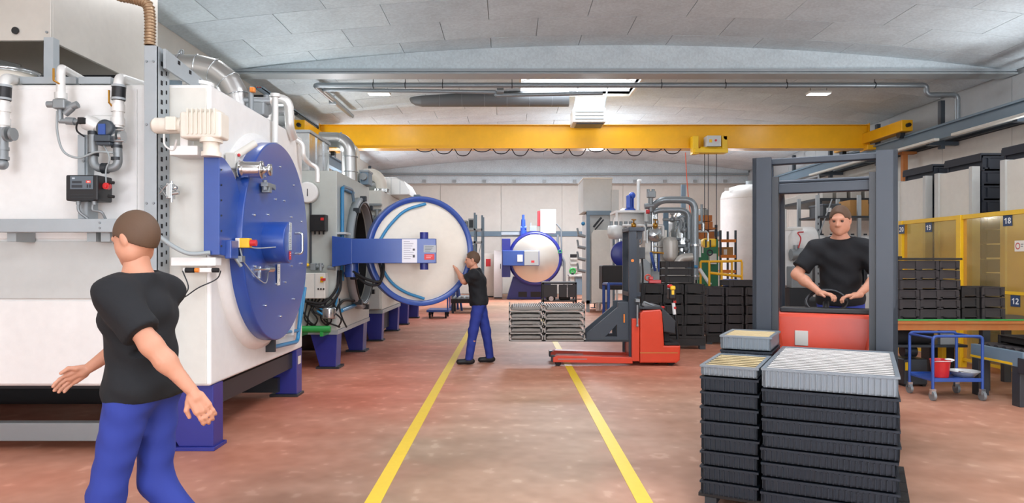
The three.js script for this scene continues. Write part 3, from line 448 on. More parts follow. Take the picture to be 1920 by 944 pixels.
// flue, hood and flexible pipe over the first furnace
{
  const t = thing('flue_duct', 'shiny segmented metal flue duct on the roof of the nearest furnace', 'duct', [(-2.705), 2.97, -7.0]);
  const pts = [[(-3.473), 3.470, -7.0], [(-3.092), 3.464, -7.0], [(-2.933), 3.427, -7.0], [(-2.795), 3.321, -7.0], [(-2.720), 3.183, -7.0], [(-2.699), 2.97, -7.0]];
  part(t, 'duct_tube', [pipe(pts, 0.125, 0.03, 28)], M.steel);
  part(t, 'seam_ring', pts.slice(1, 5).map((p, i) => tor(p, 0.126, 0.006, [pts[i + 2][0] - pts[i][0], pts[i + 2][1] - pts[i][1], 0], 6, 28)).concat([tor([(-3.261), 3.470, -7.0], 0.128, 0.01, [1, 0, 0], 6, 28)]), M.galv);
  part(t, 'hanger_clip', [cy([(-3.261), 3.586, -7.0], [(-3.261), 3.629, -7.0], 0.012), tor([(-3.261), 3.618, -7.0], 0.025, 0.006, [0, 0, 1], 6, 14)], M.castgrey);
  const h = thing('extraction_hood', 'large stainless extraction hood above the nearest furnace', 'hood', [-4.85, 3.0, -6.6]);
  const hx = (-3.844);
  part(h, 'front_sheet', rb(-5.88, hx, 3.392, 4.4, -5.9, -5.93, 0.004), M.hoodsteel);
  part(h, 'side_sheet', rb(hx - 0.03, hx, 3.392, 4.4, -5.93, -7.7, 0.004), M.hoodsteel);
  part(h, 'back_sheet', bx(-5.88, hx - 0.03, 3.392, 4.4, -7.67, -7.7), M.hoodsteel);
  part(h, 'top_sheet', bx(-5.88, hx, 4.4, 4.43, -5.9, -7.7), M.hoodsteel);
  part(h, 'corner_post', [bx((-3.889), (-3.809), 3.0, 3.412, -5.88, -5.96)], M.steelgrey);
  part(h, 'corner_post', [bx(-5.86, -5.78, 3.0, 3.412, -5.88, -5.96)], M.steelgrey);
  part(h, 'corner_post', [bx(hx - 0.08, hx, 3.0, 3.412, -7.6, -7.68)], M.steelgrey);
  part(h, 'round_port', cy([(-4.134), 3.472, -5.895], [(-4.134), 3.472, -5.885], 0.03), M.black);
  part(h, 'black_gap_sheet', bx(-5.85, hx - 0.06, 3.0, 3.392, -7.0, -7.05), M.rubber);  // black sheet filling the gap below the hood
  part(h, 'corner_bolt', bolts([[hx - 0.03, 3.46, -5.9], [hx - 0.03, 3.8, -5.9]], [0, 0, 1]), M.castgrey);
  const f = thing('circulation_fan', 'grey drum fan with a flanged rim on the furnace roof at the left edge', 'fan', [(-4.453), 2.98, -6.3]);
  part(f, 'drum', cy([(-4.453), 2.98, -6.3], [(-4.453), 3.2, -6.3], 0.19), M.cream);
  part(f, 'flange', [cy([(-4.453), 3.2, -6.3], [(-4.453), 3.235, -6.3], 0.24), tor([(-4.453), 3.22, -6.3], 0.23, 0.02, [0, 1, 0])], M.galv);
  part(f, 'hood_pipe', cy([(-4.850), 3.34, -6.4], [(-4.555), 3.28, -6.55], 0.09), M.galv);
  const x = thing('flexible_pipe', 'corrugated brownish flexible pipe above the grey column', 'pipe', [(-2.855), 3.272, -5.56]);
  const cp = [[(-2.839), 3.252, -5.56], [(-2.839), 3.479, -5.56], [(-2.860), 3.572, -5.56], [(-2.961), 3.614, -5.56], [(-3.075), 3.639, -5.56], [(-3.260), 3.787, -5.7]];
  part(x, 'tube', hose(cp, 0.038, 40, 12), M.flex);
  const cv = new THREE.CatmullRomCurve3(cp.map((p) => V(...p))), rings = [];
  for (let i = 0; i <= 34; i++) { const p = cv.getPointAt(i / 34), d = cv.getTangentAt(i / 34); rings.push(tor(p.toArray(), 0.039, 0.006, d.toArray(), 5, 14)); }
  part(x, 'corrugation', rings, M.flex);
}

// ---------------------------------------------------------------- second furnace, door swung open
const fB = thing('vacuum_furnace', 'grey furnace with its round door swung open towards the aisle', 'furnace', [-4.1, 0, -11.1]);
{
  const xf = -2.45, zf = -10.0, zb = -12.3, y0 = 0.55, y1 = 2.82, yc = 1.66, zc = -11.4;
  const sh = new THREE.Shape([[-zf, y0], [-zb, y0], [-zb, y1], [-zf, y1]].map(([a, b]) => new THREE.Vector2(a, b)));
  const ho = new THREE.Path(); ho.absarc(-zc, yc, 0.79, 0, Math.PI * 2, true); sh.holes.push(ho);
  part(fB, 'housing', new THREE.ExtrudeGeometry(sh, { depth: 3.38, bevelEnabled: true, bevelSize: 0.01, bevelThickness: 0.01, bevelOffset: -0.01, bevelSegments: 2, curveSegments: 40 }).rotateY(Math.PI / 2).translate(xf - 3.39, 0, 0), M.furnacegrey);
  part(fB, 'chamber', lt([[0, -2.2], [0.8, -2.2], [0.8, -0.02], [0.78, -0.02], [0.78, -2.15], [0, -2.15]], [xf, yc, zc], [1, 0, 0], 48), M.rubber, 'dark open chamber');
  part(fB, 'door_flange', lt([[0.79, 0], [0.9, 0], [0.9, 0.09], [0.88, 0.11], [0.8, 0.11], [0.79, 0.1], [0.79, 0]], [xf, yc, zc], [1, 0, 0], 64), M.steelgrey);
  part(fB, 'seal_ring', tor([xf + 0.11, yc, zc], 0.82, 0.02, [1, 0, 0], 8, 64), M.black);
  for (let k = 0; k < 10; k++) { const a = 0.2 + k * Math.PI / 5; part(fB, 'clamp_dog', rb(xf + 0.06, xf + 0.16, yc + 0.88 * Math.sin(a) - 0.04, yc + 0.88 * Math.sin(a) + 0.04, zc + 0.88 * Math.cos(a) - 0.04, zc + 0.88 * Math.cos(a) + 0.04, 0.01), M.darkmetal); }
  for (const [a, b] of [[-10.02, -10.3], [-11.85, -12.15]]) part(fB, 'leg', ex([[-2.85, y0], [xf, y0], [xf - 0.02, 0.03], [-2.7, 0.03]], a - b, 0.006).translate(0, 0, b), M.deepblue);
  for (const [a, b] of [[-10.02, -10.3], [-11.85, -12.15]]) part(fB, 'leg', ex([[-5.8, y0], [-5.4, y0], [-5.5, 0.03], [-5.75, 0.03]], a - b, 0.006).translate(0, 0, b), M.deepblue);
  many(fB, 'foot_plate', [bx(-2.75, -2.42, 0, 0.03, -10.0, -10.32), bx(-2.75, -2.42, 0, 0.03, -11.83, -12.17)], M.darkmetal);
  part(fB, 'under_tank', cy([-5.0, 0.36, -10.8], [-2.7, 0.36, -10.8], 0.2), M.darkmetal);
  part(fB, 'bottom_frame', bx(-5.8, xf + 0.01, y0 - 0.06, y0, zf, zb), M.steelgrey);
  part(fB, 'data_plate', bx(xf, xf + 0.006, 0.75, 0.95, -11.95, -12.2), M.white);
  // things on the end facing the viewpoint
  part(fB, 'pressure_gauge', lt([[0, 0.08], [0.13, 0.08], [0.15, 0.07], [0.16, 0], [0, 0]], [(-2.856), 2.505, zf], [0, 0, 1], 32), M.white, 'round white gauge');
  part(fB, 'gauge_needle', bx((-2.850), (-2.839), 2.450, 2.555, zf + 0.084, zf + 0.08), M.black);
  const bc = part(fB, 'burner_control', rb((-2.798), (-2.572), 1.955, 2.188, -9.85, -10.0, 0.012), M.black, 'black burner control box');
  part(bc, 'red_display', bx((-2.640), (-2.595), 2.105, 2.143, -9.844, -9.85), M.bucketred);
  many(bc, 'cable_gland', [0, 1, 2].map((k) => cy([(-2.737) + k * 0.06, 1.910, -9.92], [(-2.737) + k * 0.06, 1.962, -9.92], 0.012)), M.rubber);
  part(fB, 'conduit', pipe([[(-2.814), 2.365, -9.97], [(-2.814), 1.497, -9.97]], 0.015), M.darkmetal);
  part(fB, 'gas_train', [cy([(-2.902), 1.460, -9.93], [(-2.618), 1.460, -9.93], 0.025), rb((-2.798), (-2.723), 1.407, 1.505, -9.88, -9.97, 0.008), cy([(-2.663), 1.400, -9.93], [(-2.663), 1.505, -9.93], 0.03), cy([(-2.558), 1.445, -9.93], [(-2.453), 1.430, -9.93], 0.03)], M.castgrey);
  part(fB, 'yellow_cap', sp((-2.835), 1.482, -9.89, 0.025), M.signyellow);
  const eb = part(fB, 'switch_box', rb((-2.895), (-2.560), 1.013, 1.371, -9.78, -9.98, 0.012), M.offwhite, 'white switch box with yellow and red main switch');
  part(eb, 'yellow_plate', bx((-2.623), (-2.586), 1.239, 1.320, -9.77, -9.78), M.signyellow);
  part(eb, 'red_handle', rb((-2.605), (-2.546), 1.262, 1.299, -9.73, -9.77, 0.006), M.bucketred);
  many(eb, 'push_button', [597, 602, 607].map((a) => { const x = (a - 955) / 1320 * 9.78; return cy([x, 1.147, -9.77], [x, 1.147, -9.785], 0.012, 0.012, 10); }), M.black);
  part(eb, 'lid_seam', bx((-2.704), (-2.698), 1.024, 1.365, -9.776, -9.782), M.midgrey);
  const wires = [];
  for (let k = 0; k < 11; k++) { const a = -2.95 + 0.055 * k; wires.push([[a, 1.0, -9.95], [a + rr(-0.08, 0.08), 0.85, -9.8 - rr(0, 0.1)], [a + rr(-0.1, 0.15), 0.72, -9.85], [a + rr(0, 0.12), 0.6, -9.95]]); }
  part(fB, 'wire_bundle', wires.map((w) => hose(w, 0.012, 12, 6)), M.rubber).userData.kind = 'stuff';
  many(fB, 'coiled_cable', [[[-2.85, 0.98, -9.8], [-2.6, 0.95, -9.82], [-2.44, 1.15, -9.95], [-2.42, 1.4, -10.0]], [[-2.8, 0.94, -9.82], [-2.55, 0.9, -9.8], [-2.4, 1.1, -9.93], [-2.4, 1.4, -10.05]], [[-2.7, 0.9, -9.8], [-2.5, 0.8, -9.85], [-2.42, 0.95, -10.2], [-2.4, 0.92, -10.9]]].map((w) => hose(w, 0.02, 20, 8)), M.rubber);
  many(fB, 'air_hose', [[[-2.72, 0.9, -9.84], [-2.6, 0.86, -9.8], [-2.5, 0.75, -9.9], [-2.46, 0.8, -10.3]], [[-2.68, 0.84, -9.82], [-2.56, 0.78, -9.8], [-2.46, 0.9, -9.95], [-2.44, 1.4, -10.04]]].map((w) => hose(w, 0.016, 18, 7)), M.skyblue);
  part(fB, 'silver_canister', [lt([[0, 0], [0.09, 0], [0.1, 0.02], [0.1, 0.14], [0.09, 0.16], [0, 0.16]], [(-2.530), 0.729, -9.86], [0, 1, 0], 24)], M.galv);
  part(fB, 'water_pipe', pipe([[xf + 0.03, 0.82, -10.15], [xf + 0.03, 0.84, -11.0], [xf + 0.03, 0.86, -11.6]], 0.03), M.skyblue);
  part(fB, 'water_pipe', pipe([[xf + 0.03, 1.25, -10.2], [xf + 0.03, 2.601, -10.2], [xf + 0.03, 2.590, -10.9]], 0.028, 0.06), M.skyblue);
  part(fB, 'water_pipe', pipe([[xf + 0.05, 2.616, -10.22], [xf + 0.05, 2.623, -10.75], [xf + 0.05, 2.458, -10.85]], 0.024, 0.06), M.railblue);
  part(fB, 'arm_shelf', bx(xf, xf + 0.12, 1.917, 1.948, -10.0, -10.35), M.palegrey);
  // swing arm with the open door
  const arm = part(fB, 'swing_arm', [rb((-2.212), (-1.028), 1.505, 1.850, -9.84, -9.98, 0.008), ex([[(-2.475), 1.887], [(-2.475), 1.453], [(-2.198), 1.498], [(-2.198), 1.850]].reverse(), 0.2, 0.006).translate(0, 0, -10.02)], M.blue, 'blue swing arm');
  part(arm, 'hinge_barrel', [cy([(-2.258), 1.308, -10.08], [(-2.258), 1.520, -10.08], 0.1), cy([(-2.258), 1.345, -10.08], [(-2.258), 1.376, -10.08], 0.112)], M.blue);
  plate(fB, 'notice_sheet', 0.21, 0.33, 0.004, M.paper, printed(96, 144, (g, w, h) => { g.fillStyle = '#e6e5ea'; g.fillRect(0, 0, w, h); g.fillStyle = '#8d8f99'; for (let i = 0; i < 9; i++) g.fillRect(10, 14 + i * 13, 40 + (i * 23) % 30, 3); g.fillStyle = '#404048'; g.fillRect(68, 58, 14, 12); g.fillRect(68, 96, 14, 16); }), [(-1.394), 1.677, -9.837], 0, 'white printed notice sheet');
  plate(fB, 'type_plate', 0.17, 0.1, 0.004, M.galv, printed(96, 56, (g, w, h) => { g.fillStyle = '#aeb3b6'; g.fillRect(0, 0, w, h); g.fillStyle = '#6b7276'; for (let i = 0; i < 4; i++) g.fillRect(8, 8 + i * 12, 70 - i * 9, 5); }), [(-1.111), 1.707, -9.837]);
  plate(fB, 'red_notice', 0.14, 0.08, 0.004, M.redlabel, printed(64, 40, (g, w, h) => { g.fillStyle = '#d8383a'; g.fillRect(0, 0, w, h); g.fillStyle = '#f1cdc8'; g.fillRect(12, 12, 40, 4); g.fillRect(12, 24, 30, 4); }), [(-1.118), 1.595, -9.837]);
  const th = 0.42, n = [Math.sin(th), 0, Math.cos(th)], c = [-1.31, 1.68, -10.42];
  const dr = part(fB, 'open_door', lt([[0.7, -0.12], [0.8, -0.12], [0.81, -0.11], [0.81, 0.05], [0.8, 0.06], [0.735, 0.06], [0.73, 0.02]], c, n, 96), M.blue, 'blue rim of the open round door');
  part(dr, 'door_face', lt([[0.735, 0.0], [0.73, 0.02], [0.6, 0.05], [0.3, 0.075], [0, 0.08]], c, n, 96), M.cream, 'cream domed door face');
  part(dr, 'insulation', lt([[0, -0.3], [0.66, -0.3], [0.7, -0.26], [0.7, -0.1], [0.74, -0.1], [0.735, 0]], c, n, 64), M.darkmetal);
  const on = (a, r, h) => { const rx = Math.cos(a) * r, ry = Math.sin(a) * r; return [c[0] + rx * Math.cos(th) + n[0] * h, c[1] + ry, c[2] - rx * Math.sin(th) + n[2] * h]; };
  const arcPts = (a0, a1, r, h) => { const o = []; for (let i = 0; i <= 5; i++) o.push(on(a0 + (a1 - a0) * i / 5, r, h)); return o; };
  many(dr, 'cooling_pipe', [[on(1.5, 0.7, 0.08), on(2.0, 0.66, 0.08), on(2.55, 0.62, 0.08), on(2.95, 0.66, 0.08)], [on(4.75, 0.7, 0.08), on(4.3, 0.66, 0.08), on(3.9, 0.66, 0.08), on(3.45, 0.66, 0.08)]].map((p) => pipe(p, 0.022, 0.15)), M.skyblue);
  part(dr, 'hub_shaft', [cy(on(0, 0, 0.05), [(-1.221), 1.678, -9.97], 0.1), cy([(-1.206), 1.414, -9.96], [(-1.206), 1.942, -9.96], 0.06)], M.deepblue);
  many(arm, 'door_hose', [[[(-2.224), 1.384, -10.0], [(-1.998), 1.271, -9.97], [(-1.832), 1.248, -9.98], [(-1.786), 1.422, -10.0], [(-1.802), 1.535, -10.05]], [[(-2.194), 1.339, -10.02], [(-1.998), 1.203, -9.99], [(-1.847), 1.211, -10.0], [(-1.817), 1.369, -10.02], [(-1.862), 1.535, -10.05]]].map((w) => hose(w, 0.02, 24, 8)), M.rubber);
}
solo('green_tube', 'short green round tube lying in front of the grey furnace', 'tube', [lt([[0, 0], [0.04, 0], [0.048, 0.008], [0.048, 0.62], [0.04, 0.63], [0, 0.63]], [(-2.467) , 0.593, -9.72], [-1, 0, 0], 24), bx(-2.9, -2.86, 0.5, 0.56, -9.66, -10.0), bx(-2.6, -2.56, 0.5, 0.56, -9.66, -10.0)], M.green);
{
  const t = thing('steel_tank', 'galvanised sheet tank standing on the roof of the grey furnace', 'tank', [-3.4, 2.82, -10.5]);
  const a = -3.95, b = -2.84;
  part(t, 'body', rb(a, b, 2.82, 3.36, -10.0, -11.1, 0.006), M.galv); part(t, 'rim', [bx(a - 0.02, b + 0.02, 3.36, 3.4, -9.98, -11.12)], M.steelgrey);
  many(t, 'stiffener', [bx(b, b + 0.015, 2.84, 3.36, -10.35, -10.39), bx(b, b + 0.015, 2.84, 3.36, -10.75, -10.79)], M.galv);
  const f = thing('flue_duct', 'dark metal flue elbow on the roof of the grey furnace', 'duct', [(-2.575), 2.83, -11.6]);
  const p = [[(-3.120), 3.536, -11.6], [(-2.768), 3.527, -11.6], [(-2.645), 3.395, -11.6], [(-2.628), 2.83, -11.6]];
  part(f, 'duct_tube', pipe(p, 0.125, 0.12, 24), M.steel); part(f, 'seam_ring', [tor(p[1], 0.127, 0.008, [1, 0, 0], 6, 24), tor([p[3][0], 3.25, -11.6], 0.127, 0.008, [0, 1, 0], 6, 24), tor([p[3][0], 3.0, -11.6], 0.127, 0.008, [0, 1, 0], 6, 24)], M.galv);
  const q = thing('flue_pipe', 'slim cream pipe beside the dark flue elbow', 'pipe', [(-2.631), 2.82, -12.1]);
  part(q, 'tube', pipe([[(-2.631), 2.82, -12.1], [(-2.631), 3.420, -12.1], [(-2.704), 3.493, -12.1], [(-2.842), 3.530, -12.1]], 0.06, 0.08, 16), M.cream); part(q, 'collar', cy([(-2.631), 2.82, -12.1], [(-2.631), 2.9, -12.1], 0.072), M.steelgrey);
  const u = thing('blower_unit', 'small blue-grey blower box on the furnace roof below the cream elbow', 'blower', [(-2.482), 2.82, -12.0]);
  part(u, 'casing', rb((-2.518), (-2.373), 2.82, 3.059, -11.85, -12.2, 0.02), M.railblue); part(u, 'cover', rb((-2.527), (-2.364), 3.032, 3.068, -11.83, -12.22, 0.01), M.steelgrey); part(u, 'motor', cy([(-2.445), 2.95, -11.76], [(-2.445), 2.95, -11.86], 0.06), M.castgrey);
}
// third and fourth furnaces in the row
function rowFurnace(label, zf, zb, y1, xf, sheet) {
  const t = thing('vacuum_furnace', label, 'furnace', [-4.1, 0, (zf + zb) / 2]), y0 = 0.6, yc = 1.66, zc = (zf + zb) / 2 - 0.1;
  part(t, 'housing', rb(-5.85, xf, y0, y1, zf, zb, 0.02), sheet);
  part(t, 'door_collar', lt([[0.88, 0], [0.88, 0.1], [0.8, 0.12], [0, 0.12]], [xf, yc, zc], [1, 0, 0], 56), M.steelgrey);
  part(t, 'door', lt([[0.8, 0], [0.8, 0.1], [0.6, 0.16], [0, 0.19]], [xf + 0.12, yc, zc], [1, 0, 0], 56), M.blue);
  for (const z of [zf - 0.25, zb + 0.05]) { part(t, 'leg', ex([[xf - 0.4, y0], [xf, y0], [xf - 0.02, 0.03], [xf - 0.26, 0.03]], 0.22, 0.006).translate(0, 0, z), M.deepblue); part(t, 'leg', ex([[-5.8, y0], [-5.4, y0], [-5.5, 0.03], [-5.75, 0.03]], 0.22, 0.006).translate(0, 0, z), M.deepblue); part(t, 'foot_plate', bx(xf - 0.3, xf + 0.01, 0, 0.03, z - 0.02, z + 0.24), M.darkmetal); }
  part(t, 'bottom_frame', bx(-5.8, xf + 0.01, y0 - 0.07, y0, zf, zb), M.steelgrey);
  part(t, 'front_box', rb(xf - 0.5, xf - 0.03, y0 + 0.02, 1.3, zf + 0.1, zf, 0.01), M.palegrey); part(t, 'lock', cy([xf - 0.1, 1.1, zf + 0.1], [xf - 0.1, 1.1, zf + 0.12], 0.03), M.castgrey);
  return t;
}
const fC = rowFurnace('cream furnace, third in the row, partly behind the open round door', -13.4, -15.6, 2.88, -2.42, M.offwhite);
part(fC, 'pipe_cluster', [cy([-2.4, 2.3, -13.3], [-2.9, 2.3, -13.3], 0.04), cy([-2.5, 2.0, -13.3], [-2.5, 2.5, -13.3], 0.03), rb(-2.7, -2.55, 2.15, 2.4, -13.25, -13.4, 0.02), cy([-2.8, 2.1, -13.3], [-2.8, 2.45, -13.3], 0.035), sp(-2.5, 2.3, -13.25, 0.07), cy([-2.42, 2.5, -13.33], [-2.9, 2.5, -13.33], 0.02), bx(-2.95, -2.42, 2.58, 2.62, -13.3, -13.4)], M.castgrey);
part(fC, 'dark_skid', bx(-5.0, -2.6, 0.12, 0.5, -13.9, -15.2), M.darkmetal);
const fD = rowFurnace('fourth furnace in the row, almost hidden behind the open round door', -16.8, -19.0, 2.86, -2.42, M.cream);
{
  const e = thing('flue_pipe', 'short cream pipe elbow on the roof of the third furnace', 'pipe', [(-2.499), 2.88, -13.8]);
  part(e, 'tube', pipe([[(-2.854), 3.233, -13.8], [(-2.645), 3.233, -13.8], [(-2.520), 3.118, -13.8], [(-2.499), 2.88, -13.8]], 0.11, 0.16, 20), M.cream); part(e, 'flange', cy([(-2.499), 2.88, -13.8], [(-2.499), 2.94, -13.8], 0.15), M.galv);
  part(e, 'lower_duct', [cy([(-2.833), 3.024, -13.9], [(-2.622), 3.024, -13.9], 0.1)], M.galv);
  const h = thing('exhaust_hood', 'pale rounded sheet hood on the roofs behind the open round door', 'hood', [-2.6, 2.88, -15.0]);
  part(h, 'casing', ex([[(-2.580), 2.88], [(-2.034), 2.88], [(-2.057), 3.005], [(-2.148), 3.164], [(-2.307), 3.243], [(-2.580), 3.243]], 1.2, 0.02).translate(0, 0, -15.6), M.insul); part(h, 'end_frame', [bx((-2.061), (-1.923), 2.88, 2.955, -15.1, -15.4)], M.railblue); part(h, 'seam', [bx((-2.420), (-2.414), 2.9, 3.232, -14.39, -14.4), bx((-2.239), (-2.232), 2.9, 3.186, -14.39, -14.4)], M.midgrey);
  const c = thing('cable_tray', 'narrow cable tray high on the left wall leading to the crane', 'cable tray', [-5.5, 5.3, -18]);
  part(c, 'tray', [bx(-5.56, -5.4, 5.3, 5.32, -15.4, -21), bx(-5.56, -5.545, 5.3, 5.36, -15.4, -21), bx(-5.415, -5.4, 5.3, 5.36, -15.4, -21)], M.railblue); many(c, 'cable', [bx(-5.52, -5.5, 5.32, 5.345, -15.4, -21), bx(-5.47, -5.45, 5.32, 5.345, -15.4, -21)], M.redlabel); many(c, 'wall_bracket', [-16, -18, -20].map((z) => bx(-5.895, -5.4, 5.26, 5.3, z - 0.03, z + 0.03)), M.darkmetal);
}

// ---------------------------------------------------------------- crane, pipes and air unit under the vault
const crane = thing('overhead_crane', 'yellow overhead travelling crane spanning the hall', 'crane', [2.3, 4.6, -19.7]);
{
  const z = -19.7, y0 = 4.667, y1 = 5.288, xa = -5.25, xb = 9.95;
  part(crane, 'girder', [rb(xa, xb, y0, y1, z + 0.13, z - 0.17, 0.01), bx(xa, xb, y0 - 0.02, y0, z + 0.2, z - 0.24), bx(xa, xb, y1, y1 + 0.02, z + 0.2, z - 0.24)], M.yellow, 'yellow box girder');
  for (const [x, s] of [[xa, 1], [xb, -1]]) {
    const c = part(crane, 'end_carriage', rb(x - 0.14, x + 0.14, 4.78, 5.06, z + 2.1, z - 1.6, 0.015), M.yellow);
    many(c, 'wheel', [cy([x - 0.06, 4.74, z + 1.8], [x + 0.06, 4.74, z + 1.8], 0.1), cy([x - 0.06, 4.74, z - 1.3], [x + 0.06, 4.74, z - 1.3], 0.1)], M.darkmetal);
    many(c, 'buffer', [cy([x, 4.92, z + 2.1], [x, 4.92, z + 2.2], 0.05), cy([x, 4.92, z - 1.6], [x, 4.92, z - 1.7], 0.05)], M.rubber);
    part(c, 'end_plate', bx(x - s * 0.02, x + s * 0.0, y0 - 0.06, y1 + 0.05, z + 0.24, z - 0.28), M.yellow);
  }
  part(crane, 'side_bracket', [rb(9.847, 10.141, 4.592, 4.725, -19.35, -19.6, 0.01)], M.yellow);
  for (let k = 0; k < 14; k++) { const x = (-2.585) + k * 0.53, sag = 0.07 + 0.05 * ((k * 7) % 3); part(crane, 'festoon_loop', hose([[x, y0 - 0.02, z + 0.1], [x + 0.12, y0 - 0.02 - sag, z + 0.1], [x + 0.35, y0 - 0.02 - sag, z + 0.1], [x + 0.48, y0 - 0.02, z + 0.1]], 0.014, 12, 6), M.rubber); }
  const h = thing('chain_hoist', 'yellow hoist trolley with grey control box on the crane girder', 'hoist', [5.511, 4.4, -19.4]);
  part(h, 'trolley_frame', [rb(5.000, 5.161, 4.445, 4.942, -19.2, -19.45, 0.01), rb(5.805, 5.951, 4.533, 4.942, -19.2, -19.45, 0.01), rb(5.044, 5.951, 4.474, 4.591, -19.15, -19.5, 0.01)], M.signyellow);
  const cb = part(h, 'control_box', rb(5.353, 5.731, 4.634, 4.925, -19.05, -19.4, 0.01), M.palegrey);
  part(cb, 'red_lamp', cy([5.585, 4.791, -19.05], [5.585, 4.791, -19.03], 0.03), M.bucketred); part(cb, 'yellow_label', bx(5.412, 5.484, 4.733, 4.820, -19.04, -19.05), M.signyellow);
  part(h, 'drum', cy([5.220, 4.562, -19.3], [5.892, 4.562, -19.3], 0.1), M.signyellow);
  part(h, 'wheel', cy([5.922, 4.913, -19.2], [5.922, 4.913, -19.28], 0.08), M.yellow);
  part(h, 'rope', [[1321, -19.3], [1328, -19.3], [1343, -19.3]].map(([a, zz]) => { const x = (a - 955) / 1320 * 19.3; return cy([x, 2.15, zz], [x, 4.5, zz], 0.011, 0.011, 6); }), M.darkmetal);
  const hb = part(h, 'hook_block', [rb(5.322, 5.658, 1.901, 2.135, -19.22, -19.42, 0.05, 3), cy([5.395, 2.018, -19.2], [5.395, 2.018, -19.44], 0.13)], M.signyellow, 'yellow hook block');
  part(hb, 'black_stripe', [0, 1].map((k) => rb(5.338 + k * 0.12, 5.338 + 0.045 + k * 0.12, 1.899, 2.103, -19.19, -19.23, 0.01)), M.black).userData.kind = 'stuff';
  part(hb, 'hook', [tor([5.498, 1.755, -19.3], 0.07, 0.022, [0, 0, 1], 8, 20)], M.darkmetal);
  part(h, 'pendant_cable', hose([[4.829, 4.5, -19.3], [4.858, 3.9, -19.3], [4.916, 3.2, -19.3], [5.105, 1.9, -19.3], [5.207, 1.2, -19.3]], 0.012, 20, 6), M.orangewire);
}
// crane runways
function runway(label, x, za, zb, s) {
  const t = thing('crane_runway', label, 'crane rail', [x, 4.4, (za + zb) / 2]);
  part(t, 'rail_beam', [bx(x - 0.1, x + 0.1, 4.66, 4.69, za, zb), bx(x - 0.02, x + 0.02, 4.4, 4.66, za, zb), bx(x - 0.1, x + 0.1, 4.37, 4.4, za, zb), bx(x - 0.03, x + 0.03, 4.69, 4.73, za, zb)], M.railblue);
  for (let z = -13.9; z > -31; z -= 2.9) { part(t, 'hanger_post', bx(x + s * 0.16, x + s * 0.26, 4.2, 5.35, z - 0.06, z + 0.06), M.slate); part(t, 'bracket', [bx(x - 0.12, x + s * 0.58, 4.28, 4.37, z - 0.07, z + 0.07)], M.slate); }
  return t;
}
const rw = runway('blue-grey crane rail along the right wall', 10.1, -8, -31.4, 1); runway('blue-grey crane rail behind the furnaces on the left', -5.42, -9, -31.4, -1);
many(rw, 'conductor_bar', [[-13, -15.6], [-16.2, -18.6], [-19.4, -23]].map(([a, b]) => rb(9.78, 9.9, 4.3, 4.36, a, b, 0.01)), M.offwhite);
solo('wall_post', 'brown-grey steel post on the right wall under the crane rail', 'post', [bx(10.35, 10.47, 2.2, 4.4, -18.5, -18.62), bx(10.3, 10.69, 2.2, 2.26, -18.46, -18.66), bx(10.3, 10.69, 4.34, 4.4, -18.46, -18.66)], M.wood);
